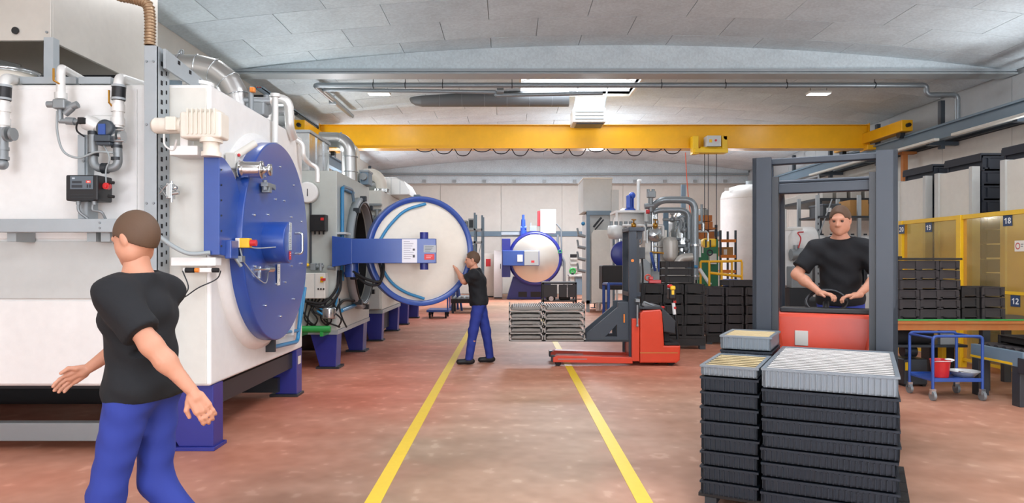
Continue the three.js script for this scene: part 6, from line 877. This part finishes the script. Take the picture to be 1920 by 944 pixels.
    part(b, 'casting', [ex([[xa + 0.035, y + 0.024], [xb - 0.035, y + 0.024], [xb - 0.03, y + 0.045], [xb - 0.04, y + 0.072], [(xa + xb) / 2, y + 0.078], [xa + 0.06, y + 0.072], [xa + 0.03, y + 0.05]], 0.74, 0.012).translate(0, 0, zb + 0.04)], M.casting);
    if (k === 4) { const rl = []; for (let i = 0; i < 16; i++) rl.push(bx(xa + 0.03 + i * (xb - xa - 0.07) / 15, xa + 0.04 + i * (xb - xa - 0.07) / 15, y + 0.06, y + 0.09, za - 0.03, zb + 0.03)); part(b, 'rib', rl, M.casting).userData.kind = 'stuff'; }
  }
}

// ---------------------------------------------------------------- forklift with its load of trays, coming towards the viewpoint
{
  const TURN = -0.471, P = [2.39, 0, -5.37];
  const t = thing('forklift', 'dark forklift truck with red cowl and tall double mast, carrying trays', 'forklift', P, TURN);
  for (const s of [-1, 1]) { const x = s * 0.43; part(t, 'mast_upright', [bx(x - 0.07, x + 0.07, 0.06, 2.35, -0.08, -0.05), bx(x - 0.07, x + 0.07, 0.06, 2.35, 0.05, 0.08), bx(x + s * 0.04, x + s * 0.07, 0.06, 2.35, -0.08, 0.08)], M.mast, 'tall dark mast upright'); part(t, 'inner_upright', [bx(x - s * 0.09 - 0.025, x - s * 0.09 + 0.025, 0.08, 2.2, -0.04, 0.04)], M.graphite); part(t, 'lift_cylinder', cy([x - s * 0.02, 0.1, -0.13], [x - s * 0.02, 1.9, -0.13], 0.03), M.darkmetal); }
  many(t, 'cross_bar', [rb(-0.5, 0.5, 2.07, 2.15, -0.09, -0.02, 0.01), rb(-0.5, 0.5, 2.3, 2.35, -0.09, -0.02, 0.01), rb(-0.5, 0.5, 0.08, 0.24, -0.09, -0.03, 0.01)], M.mast);
  many(t, 'lift_chain', [-0.4, 0.4].map((x) => bx(x - 0.012, x + 0.012, 0.4, 2.1, 0.02, 0.03)), M.darkmetal);
  part(t, 'carriage', [rb(-0.48, 0.48, 0.16, 0.26, 0.1, 0.16, 0.01), rb(-0.48, 0.48, 0.5, 0.58, 0.1, 0.16, 0.01), bx(-0.3, -0.24, 0.2, 0.55, 0.1, 0.15), bx(0.24, 0.3, 0.2, 0.55, 0.1, 0.15)], M.graphite);
  many(t, 'fork', [-0.32, 0.18].map((x) => [rb(x, x + 0.14, 0.012, 0.046, 0.16, 1.45, 0.006), rb(x, x + 0.14, 0.012, 0.5, 0.16, 0.2, 0.006)]), M.darkmetal);
  part(t, 'chassis', rb(-0.5, 0.5, 0.08, 0.15, -1.75, -0.25, 0.02, 3), M.graphite); many(t, 'side_panel', [rb(-0.5, -0.44, 0.15, 0.62, -1.5, -0.5, 0.02), rb(0.44, 0.5, 0.15, 0.62, -1.5, -0.5, 0.02), rb(-0.5, 0.5, 0.15, 0.62, -0.5, -0.26, 0.03)], M.graphite); part(t, 'counterweight', rb(-0.52, 0.52, 0.12, 1.05, -2.05, -1.5, 0.08, 3), M.mast);
  const cw = part(t, 'cowl', ex([[-0.3, 0.6], [0.26, 0.6], [0.34, 0.96], [0.4, 1.04], [0.38, 1.12], [-0.38, 1.12], [-0.42, 1.04], [-0.36, 0.98]], 0.24, 0.03).translate(0, 0, -0.5), M.red, 'red front cowl'); part(cw, 'console', [rb(-0.34, 0.34, 1.12, 1.16, -0.5, -0.32, 0.01)], M.black); part(t, 'cowl_panel', rb(-0.22, -0.12, 0.86, 0.98, -0.262, -0.25, 0.004), M.hoodsteel);
  part(t, 'steering_column', cy([0, 1.1, -0.42], [0, 1.2, -0.5], 0.025), M.black); part(t, 'steering_wheel', tor([0, 1.205, -0.51], 0.15, 0.014, [0, 0.8, 0.6], 8, 28), M.black);
  part(t, 'platform', rb(-0.43, 0.43, 0.15, 0.2, -1.45, -0.5, 0.01), M.rubber); part(t, 'backrest', rb(-0.23, 0.23, 0.62, 1.2, -1.5, -1.38, 0.05, 3), M.rubber);
  for (const s of [-1, 1]) { part(t, 'guard_post', [pipe([[s * 0.46, 0.95, -1.7], [s * 0.44, 2.2, -1.45], [s * 0.44, 2.2, -0.3]], 0.028, 0.12)], M.mast); part(t, 'front_post', cy([s * 0.44, 2.2, -0.32], [s * 0.46, 2.05, -0.1], 0.026), M.mast); }
  many(t, 'guard_bar', [-1.4, -1.2, -1.0, -0.8, -0.6, -0.4].map((z) => cy([-0.44, 2.2, z], [0.44, 2.2, z], 0.016)), M.mast); 
  for (const [x, z, r] of [[-0.44, -0.3, 0.24], [0.44, -0.3, 0.24], [-0.42, -1.75, 0.2], [0.42, -1.75, 0.2]]) { const w = part(t, 'wheel', cy([x - 0.08, r, z], [x + 0.08, r, z], r, r, 32), M.rubber); part(w, 'hub', cy([x - 0.085, r, z], [x + 0.085, r, z], r * 0.5, r * 0.5, 20), M.red); }
  // load on the forks, in the truck's own frame
  const at = (x, z) => { const c = Math.cos(TURN), s = Math.sin(TURN); return [P[0] + x * c + z * s, P[2] - x * s + z * c]; };
  const pl = thing('pallet', 'low dark steel pallet on the forklift forks under the trays', 'pallet', [at(-0.05, 0.85)[0], 0.048, at(-0.05, 0.85)[1]], TURN);
  many(pl, 'deck_plank', [0, 1, 2, 3, 4, 5].map((k) => bx(-0.58 , 0.58, 0.04, 0.06, -0.6 + k * 0.205, -0.43 + k * 0.205)), M.cratedark); many(pl, 'bearer', [-0.54, 0.48, -0.03].map((x) => bx(x, x + 0.07, 0, 0.04, -0.6, 0.6)), M.darkmetal);
  function tray(label, x, z, w, d, y, h, mat, bright, group) {
    const p = at(x, z), b = thing('stacked_tray', label, 'tray', [p[0], y, p[1]], TURN + rr(-0.01, 0.01), group), hw = w / 2, hd = d / 2;
    const L = [bx(-hw + 0.01, hw - 0.01, 0.004, 0.012, -hd + 0.01, hd - 0.01)];
    for (const s of [-1, 1]) L.push(bx(-hw + 0.01, hw - 0.01, 0.004, h - 0.012, s * (hd - 0.01), s * (hd - 0.02)), bx(s * (hw - 0.01), s * (hw - 0.02), 0.004, h - 0.012, -hd + 0.01, hd - 0.01), bx(-hw, hw, h - 0.016, h - 0.003, s * hd, s * (hd - 0.024)), bx(s * hw, s * (hw - 0.024), h - 0.016, h - 0.003, -hd + 0.024, hd - 0.024));
    part(b, 'wall', L, mat);
    const R = [], n = Math.round(w / 0.03); for (let i = 1; i < n; i++) R.push(bx(-hw + i * w / n - 0.003, -hw + i * w / n + 0.003, 0.006, h - 0.018, hd, hd - 0.011)); const m = Math.round(d / 0.04); for (let i = 1; i < m; i++) R.push(bx(-hw, -hw + 0.011, 0.006, h - 0.018, -hd + i * d / m - 0.003, -hd + i * d / m + 0.003));
    part(b, 'side_rib', R, mat).userData.kind = 'stuff';
    if (bright) { const W = [], c = Math.round(d / 0.075); for (let i = 1; i < c; i++) W.push(cy([-hw + 0.02, h - 0.012, -hd + i * d / c], [hw - 0.02, h - 0.012, -hd + i * d / c], 0.007, 0.007, 6)); const e = Math.round(w / 0.09); for (let i = 1; i < e; i++) W.push(cy([-hw + i * w / e, h - 0.022, -hd + 0.02], [-hw + i * w / e, h - 0.022, hd - 0.02], 0.006, 0.006, 6)); part(b, 'wire_grid', W, bright).userData.kind = 'stuff'; }
    return b;
  }
  const y0 = 0.11;
  const grip = (label, x, z, w, d, top, n, first, wire, group) => { const th = first, dh = (top - th - y0) / (n - 1); for (let k = 0; k < n; k++) { const last = k === n - 1; tray(`${last ? 'light' : 'dark'} ribbed tray in the ${label} on the forklift, ${ORD[n - 1 - k]}`, x, z, w, d, y0 + k * dh, last ? th : dh - 0.002, last ? M.trayrim : M.tray, last ? wire : null, group); } };
  const C = Math.cos(TURN), S = Math.sin(TURN), loc = (X, Z) => { const dx = X - P[0], dz = Z - P[2]; return [dx * C - dz * S, dx * S + dz * C]; };
  const [lx, lz] = loc(1.467, -4.12);                       // front left corner of the right-hand pile
  grip('right pile', lx + 0.3615, lz - 0.6, 0.715, 1.18, 0.92, 9, 0.12, M.brightwire, 'trays on the forklift forks');
  grip('left front pile', lx - 0.185, lz - 0.36, 0.345, 0.62, 0.91, 9, 0.07, M.brasswire, 'trays on the forklift forks');
  grip('left rear pile', lx - 0.185, lz - 0.95, 0.345, 0.5, 1.03, 10, 0.1, M.brasswire, 'trays on the forklift forks');
}

// ---------------------------------------------------------------- people
function nets(f, lo, hi, c) {                                // surface nets of a distance field
  const n = [0, 1, 2].map((k) => Math.ceil((hi[k] - lo[k]) / c) + 1), [nx, ny, nz] = n, val = new Float32Array(nx * ny * nz), id = new Int32Array(nx * ny * nz).fill(-1), pos = [], idx = [];
  const I = (i, j, k) => i + nx * (j + ny * k);
  for (let k = 0; k < nz; k++) for (let j = 0; j < ny; j++) for (let i = 0; i < nx; i++) val[I(i, j, k)] = f(lo[0] + i * c, lo[1] + j * c, lo[2] + k * c);
  for (let k = 0; k < nz - 1; k++) for (let j = 0; j < ny - 1; j++) for (let i = 0; i < nx - 1; i++) {
    let sx = 0, sy = 0, sz = 0, m = 0;
    const e = (a, b, d, A, B, D) => { const p = val[I(i + a, j + b, k + d)], q = val[I(i + A, j + B, k + D)]; if ((p < 0) !== (q < 0)) { const t = p / (p - q); sx += a + (A - a) * t; sy += b + (B - b) * t; sz += d + (D - d) * t; m++; } };
    for (const a of [0, 1]) for (const b of [0, 1]) { e(0, a, b, 1, a, b); e(a, 0, b, a, 1, b); e(a, b, 0, a, b, 1); }
    if (m) { id[I(i, j, k)] = pos.length / 3; pos.push(lo[0] + (i + sx / m) * c, lo[1] + (j + sy / m) * c, lo[2] + (k + sz / m) * c); }
  }
  const quad = (a, b, d, e, flip) => { if (a < 0 || b < 0 || d < 0 || e < 0) return; if (flip) idx.push(a, b, d, a, d, e); else idx.push(a, d, b, a, e, d); };
  for (let k = 1; k < nz - 1; k++) for (let j = 1; j < ny - 1; j++) for (let i = 1; i < nx - 1; i++) {
    const p = val[I(i, j, k)] < 0;
    if (p !== val[I(i + 1, j, k)] < 0) quad(id[I(i, j - 1, k - 1)], id[I(i, j, k - 1)], id[I(i, j, k)], id[I(i, j - 1, k)], p);
    if (p !== val[I(i, j + 1, k)] < 0) quad(id[I(i - 1, j, k - 1)], id[I(i - 1, j, k)], id[I(i, j, k)], id[I(i, j, k - 1)], p);
    if (p !== val[I(i, j, k + 1)] < 0) quad(id[I(i - 1, j - 1, k)], id[I(i, j - 1, k)], id[I(i, j, k)], id[I(i - 1, j, k)], p);
  }
  const g = new THREE.BufferGeometry(); g.setAttribute('position', new THREE.Float32BufferAttribute(pos, 3)); g.setIndex(idx); g.computeVertexNormals();
  return g;
}
const smin = (a, b, k) => { const h = Math.max(k - Math.abs(a - b), 0) / k; return Math.min(a, b) - h * h * k * 0.25; };
function cone(a, b, ra, rb) {                                // distance to a tapered capsule
  const dx = b[0] - a[0], dy = b[1] - a[1], dz = b[2] - a[2], L = dx * dx + dy * dy + dz * dz || 1e-9;
  return (x, y, z) => { const px = x - a[0], py = y - a[1], pz = z - a[2], t = Math.max(0, Math.min(1, (px * dx + py * dy + pz * dz) / L)); return Math.hypot(px - dx * t, py - dy * t, pz - dz * t) - (ra + (rb - ra) * t); };
}
const blend = (list, k) => (x, y, z) => { let d = 1e3; for (const f of list) d = smin(d, f(x, y, z), k); return d; };
const bounds = (pts, m) => [[0, 1, 2].map((k) => Math.min(...pts.map((p) => p[k])) - m), [0, 1, 2].map((k) => Math.max(...pts.map((p) => p[k])) + m)];
const add3 = (a, b, s = 1) => [a[0] + b[0] * s, a[1] + b[1] * s, a[2] + b[2] * s], mix3 = (a, b, t) => [a[0] + (b[0] - a[0]) * t, a[1] + (b[1] - a[1]) * t, a[2] + (b[2] - a[2]) * t];
const norm3 = (a) => { const l = Math.hypot(...a); return a.map((q) => q / l); }, cross3 = (a, b) => [a[1] * b[2] - a[2] * b[1], a[2] * b[0] - a[0] * b[2], a[0] * b[1] - a[1] * b[0]], sub3 = (a, b) => [a[0] - b[0], a[1] - b[1], a[2] - b[2]];
function handGeo(w, dir, palm, side, curl) {                 // w wrist, dir along the fingers, palm normal, side +1 or -1 for the thumb
  const d = norm3(dir), p0 = norm3(palm), t = norm3(cross3(d, p0)).map((q) => q * side), p = p0, list = [], P = (a, b, c) => add3(add3(add3(w, d, a), t, b), p, c);
  list.push(cone(P(-0.02, 0, 0), P(0.03, 0, 0), 0.024, 0.026), cone(P(0.03, 0.02, 0), P(0.085, 0.028, 0), 0.018, 0.015), cone(P(0.03, 0, 0), P(0.09, 0.004, 0), 0.019, 0.016), cone(P(0.03, -0.018, 0), P(0.082, -0.026, 0), 0.017, 0.014));
  const fl = [[0.03, 0.072, 0.0085], [0.01, 0.08, 0.009], [-0.011, 0.074, 0.0085], [-0.03, 0.058, 0.0078]];
  for (const [b, l, r] of fl) {
    let q = P(0.088, b, 0), a = curl * 0.4, fs = [];
    for (const s of [0.45, 0.32, 0.23]) { const n = add3(add3(q, d, l * s * Math.cos(a)), p, l * s * Math.sin(a)); list.push(cone(q, n, r, r * 0.93)); q = n; a += curl; }
  }
  const k1 = P(0.03, 0.036, 0.01), k2 = add3(add3(k1, d, 0.026), t, 0.022), k3 = add3(add3(add3(k2, d, 0.03), t, 0.004), p, 0.012);
  list.push(cone(P(0.015, 0.02, 0.004), k1, 0.016, 0.0125), cone(k1, k2, 0.0125, 0.0105), cone(k2, k3, 0.0105, 0.009));
  const f = blend(list, 0.006), c = P(0.07, 0, 0.02);
  return nets(f, c.map((q) => q - 0.13), c.map((q) => q + 0.13), 0.005);
}
function headGeos(c, fwd, up) {                              // c centre of the skull
  const f = norm3(fwd), r = norm3(cross3(f, up)), u = norm3(cross3(r, f)), P = (a, b, d) => add3(add3(add3(c, r, a), u, b), f, d), L = (x, y, z) => { const q = [x - c[0], y - c[1], z - c[2]]; return [q[0] * r[0] + q[1] * r[1] + q[2] * r[2], q[0] * u[0] + q[1] * u[1] + q[2] * u[2], q[0] * f[0] + q[1] * f[1] + q[2] * f[2]]; };
  const ell = (o, s) => (x, y, z) => { const q = L(x, y, z), a = (q[0] - o[0]) / s[0], b = (q[1] - o[1]) / s[1], e = (q[2] - o[2]) / s[2], k = Math.hypot(a, b, e); return (k - 1) * Math.min(...s); };
  const skull = ell([0, 0.02, -0.015], [0.077, 0.1, 0.098]);
  const base = blend([skull, cone(P(0, -0.05, 0.035), P(0, -0.085, 0.06), 0.055, 0.034), ell([0, -0.03, 0.04], [0.062, 0.075, 0.05]), cone(P(0.03, -0.06, 0.01), P(-0.03, -0.06, 0.01), 0.045, 0.045)], 0.03);
  const nose = blend([cone(P(0, 0.012, 0.088), P(0, -0.026, 0.108), 0.008, 0.013), cone(P(-0.012, -0.03, 0.094), P(0.012, -0.03, 0.094), 0.009, 0.009)], 0.012), lips = blend([cone(P(-0.02, -0.06, 0.085), P(0.02, -0.06, 0.085), 0.006, 0.006), cone(P(-0.016, -0.07, 0.084), P(0.016, -0.07, 0.084), 0.007, 0.007)], 0.004), brow = cone(P(-0.036, 0.026, 0.08), P(0.036, 0.026, 0.08), 0.011, 0.011);
  const ears = [1, -1].map((s) => ell([s * 0.078, -0.005, -0.01], [0.011, 0.032, 0.02]));
  const sockets = [1, -1].map((s) => ell([s * 0.032, 0.006, 0.092], [0.016, 0.011, 0.014]));
  const head = (x, y, z) => { let d = smin(smin(base(x, y, z), nose(x, y, z), 0.014), brow(x, y, z), 0.016); d = smin(d, lips(x, y, z), 0.008); for (const e of ears) d = smin(d, e(x, y, z), 0.01); for (const e of sockets) d = Math.max(d, -e(x, y, z)); return d; };
  const hair = (x, y, z) => { const q = L(x, y, z), d = skull(x, y, z) - 0.008; return Math.max(d, (0.028 - 0.85 * Math.max(0, 0.04 - q[2]) - q[1]) * 0.8, q[2] - 0.066 - Math.max(0, q[1] - 0.06) * 0.3); };
  const lo = c.map((q) => q - 0.16), hi = c.map((q) => q + 0.16);
  return { head: nets(head, lo, hi, 0.005), hair: nets(hair, lo, hi, 0.006), eyes: [1, -1].map((s) => P(s * 0.032, 0.006, 0.078)) };
}
function person(label, J, opt = {}) {                        // J: joints in metres around the base point
  const t = thing('person', label, 'person', opt.at, opt.turn || 0.00001);
  const lat = norm3(sub3(J.shR, J.shL)), hl = norm3(sub3(J.hipR, J.hipL)), B = [], tor = [], arms = [], legs = [];
  const mid = mix3(J.pelvis, J.chest, 0.5), o = (p, s, l = lat) => add3(p, l, s);
  tor.push(cone(o(J.chest, 0.075), o(J.chest, -0.075), 0.105, 0.105), cone(o(mid, 0.055), o(mid, -0.055), 0.098, 0.098), cone(o(J.pelvis, 0.065, hl), o(J.pelvis, -0.065, hl), 0.108, 0.108), cone(J.pelvis, J.chest, 0.1, 0.12), cone(mix3(J.chest, J.neck, 0.78), J.shL, 0.062, 0.056), cone(mix3(J.chest, J.neck, 0.78), J.shR, 0.062, 0.056), cone(J.chest, mix3(J.chest, J.neck, 0.7), 0.1, 0.06));
  const neck = cone(J.neck, J.head, 0.058, 0.052);
  const armF = (s) => [cone(J['sh' + s], J['el' + s], 0.056, 0.042), cone(J['el' + s], mix3(J['el' + s], J['wr' + s], 0.35), 0.042, 0.041), cone(mix3(J['el' + s], J['wr' + s], 0.35), J['wr' + s], 0.041, 0.026)];
  const legF = (s) => [cone(J['hip' + s], J['kn' + s], 0.088, 0.058), cone(J['kn' + s], mix3(J['kn' + s], J['an' + s], 0.35), 0.056, 0.056), cone(mix3(J['kn' + s], J['an' + s], 0.35), J['an' + s], 0.056, 0.037)];
  const bodyF = blend([...tor, neck, ...armF('L'), ...armF('R'), ...legF('L'), ...legF('R')], 0.035);
  const all = Object.values(J), [lo, hi] = bounds(all, 0.16);
  const hg = headGeos(J.head, J.face, J.up || [0, 1, 0]);
  const hands = ['L', 'R'].map((s) => handGeo(J['wr' + s], sub3(J['hd' + s], J['wr' + s]), J['palm' + s], s === 'R' ? 1 : -1, opt.curl || 0.5));
  const body = part(t, 'body', [nets(bodyF, lo, hi, 0.014), hg.head, ...hands], M.skin);
  part(t, 'hair', hg.hair, M.hair);
  part(t, 'eyes', hg.eyes.map((p) => sp(p[0], p[1], p[2], 0.0115)), M.eye).userData.kind = 'stuff';
  // T-shirt: torso and upper arms a little larger, cut at neck, sleeves and hem
  const slv = (s) => cone(J['sh' + s], mix3(J['sh' + s], J['el' + s], 0.72), 0.06, 0.066), sd = blend([...tor, slv('L'), slv('R')], 0.05);
  const ax = norm3(sub3(J.chest, J.pelvis)), nk = norm3(sub3(J.head, J.neck)), hem = add3(J.pelvis, ax, -0.06), cut = ['L', 'R'].map((s) => { const e = mix3(J['sh' + s], J['el' + s], 0.78); return [e, norm3(sub3(J['el' + s], J['sh' + s]))]; });
  const dot = (p, q, n) => (p[0] - q[0]) * n[0] + (p[1] - q[1]) * n[1] + (p[2] - q[2]) * n[2];
  const fold = (x, y, z) => 0.004 * Math.sin(x * 31 + y * 17) * Math.sin(y * 23 - z * 19) + 0.003 * Math.sin(y * 47 + x * 29 + z * 37);
  const shirt = (x, y, z) => { const p = [x, y, z]; let d = sd(x, y, z) - 0.016 - 0.012 * Math.max(0, Math.min(1, 1 - dot(p, J.pelvis, ax) / 0.16)) + fold(x, y, z); d = Math.max(d, -dot(p, hem, ax)); if (Math.hypot(x - J.neck[0], z - J.neck[2]) < 0.105) d = Math.max(d, dot(p, add3(J.neck, nk, 0.0), nk)); for (const [e, n] of cut) { const q = dot(p, e, n); if (Math.hypot(p[0] - e[0], p[1] - e[1], p[2] - e[2]) < 0.14) d = Math.max(d, q); } return d; };
  part(t, 't_shirt', nets(shirt, lo, hi, 0.013), M.shirt, 'black T-shirt');
  const ld = blend([cone(o(J.pelvis, 0.065, hl), o(J.pelvis, -0.065, hl), 0.11, 0.11), cone(J.hipL, J.knL, 0.096, 0.068), cone(J.knL, J.anL, 0.068, 0.056), cone(J.hipR, J.knR, 0.096, 0.068), cone(J.knR, J.anR, 0.068, 0.056)], 0.04), wst = add3(J.pelvis, ax, 0.03);
  const pants = (x, y, z) => Math.max(ld(x, y, z) - 0.004 + 0.8 * fold(x, y, z), dot([x, y, z], wst, ax), Math.min(J.anL[1], J.anR[1]) - 0.02 - y);
  part(t, 'trousers', nets(pants, lo, hi, 0.013), M.trousers, 'blue work trousers');
  for (const s of ['L', 'R']) { const a = J['an' + s], toe = J['toe' + s], fd = norm3(sub3(toe, a)); const heel = add3(a, [-fd[0], 0, -fd[2]], 0.045); heel[1] = toe[1] + (a[1] - toe[1]) * 0.2; const f = blend([cone(heel, toe, 0.042, 0.04), cone(add3(a, [0, 0.02, 0]), mix3(heel, toe, 0.25), 0.05, 0.045)], 0.03); const sole = toe[1] - 0.036; const [l2, h2] = bounds([heel, toe, add3(a, [0, 0.1, 0])], 0.1); part(t, 'shoe', nets((x, y, z) => Math.max(f(x, y, z), opt.flat === false ? -1 : sole - y, y - a[1] - 0.06), l2, h2, 0.008), M.shoe); }
  return t;
}
// walking worker in the left foreground
person('worker in black T-shirt and blue trousers walking past in the left foreground', {
  pelvis: [0.02, 0.98, 0], chest: [0.0, 1.3, 0.0], neck: [-0.01, 1.49, 0.0], head: [-0.02, 1.645, 0.0], face: [-0.9, -0.3, -0.25],
  shL: [-0.02, 1.4, 0.18], shR: [0.03, 1.4, -0.18], elL: [0.17, 1.19, 0.23], wrL: [0.33, 0.99, 0.2], hdL: [0.38, 0.9, 0.19], palmL: [-0.4, -0.3, -1],
  elR: [-0.14, 1.18, -0.22], wrR: [-0.34, 1.03, -0.18], hdR: [-0.42, 0.98, -0.16], palmR: [0.2, -0.6, 0.8],
  hipL: [0.0, 0.94, 0.09], hipR: [0.03, 0.94, -0.09], knL: [-0.1, 0.52, 0.09], anL: [-0.1, 0.085, 0.09], toeL: [-0.25, 0.04, 0.09], knR: [0.02, 0.52, -0.1], anR: [0.3, 0.17, -0.11], toeR: [0.24, 0.04, -0.12],
}, { at: [(-1.680), 0, -3.2] });
// worker pushing the open furnace door
person('worker in black T-shirt and blue trousers pushing the open round door', {
  pelvis: [0.0, 0.93, 0], chest: [-0.03, 1.24, 0], neck: [-0.07, 1.42, 0], head: [-0.1, 1.555, 0], face: [-1, -0.12, 0],
  shL: [-0.06, 1.33, 0.17], shR: [-0.06, 1.33, -0.17], elL: [-0.22, 1.24, 0.15], wrL: [-0.33, 1.4, 0.0], hdL: [-0.38, 1.46, -0.05], palmL: [-1, -0.5, -0.2],
  elR: [-0.22, 1.22, -0.17], wrR: [-0.33, 1.32, -0.14], hdR: [-0.37, 1.4, -0.14], palmR: [-1, -0.4, 0],
  hipL: [0, 0.9, 0.09], hipR: [0, 0.9, -0.09], knL: [-0.08, 0.5, 0.1], anL: [-0.14, 0.085, 0.11], toeL: [-0.29, 0.04, 0.12], knR: [0.1, 0.5, -0.09], anR: [0.16, 0.085, -0.1], toeR: [0.02, 0.04, -0.1],
}, { at: [(-0.456), 0, -10.55], curl: 0.25 });
// driver on the forklift
person('forklift driver in black T-shirt leaning on the red cowl', {
  pelvis: [0, 1.02, 0], chest: [0.0, 1.36, 0.03], neck: [0.0, 1.54, 0.08], head: [0.0, 1.68, 0.13], face: [-0.15, -0.2, 1],
  shL: [-0.19, 1.44, 0.06], shR: [0.19, 1.44, 0.06], elL: [-0.34, 1.22, 0.14], wrL: [-0.14, 1.07, 0.34], hdL: [-0.05, 1.06, 0.4], palmL: [0, -1, 0.1],
  elR: [0.3, 1.22, 0.12], wrR: [0.14, 1.06, 0.34], hdR: [0.05, 1.05, 0.38], palmR: [0, -1, 0.1],
  hipL: [-0.09, 0.98, 0], hipR: [0.09, 0.98, 0], knL: [-0.11, 0.54, 0.05], anL: [-0.11, 0.085, 0], toeL: [-0.13, 0.04, 0.15], knR: [0.11, 0.54, 0.04], anR: [0.11, 0.085, -0.02], toeR: [0.13, 0.04, 0.13],
}, { at: [2.86, 0.205, -6.08], turn: -0.471, curl: 0.7 });

renderer.render(scene, camera);
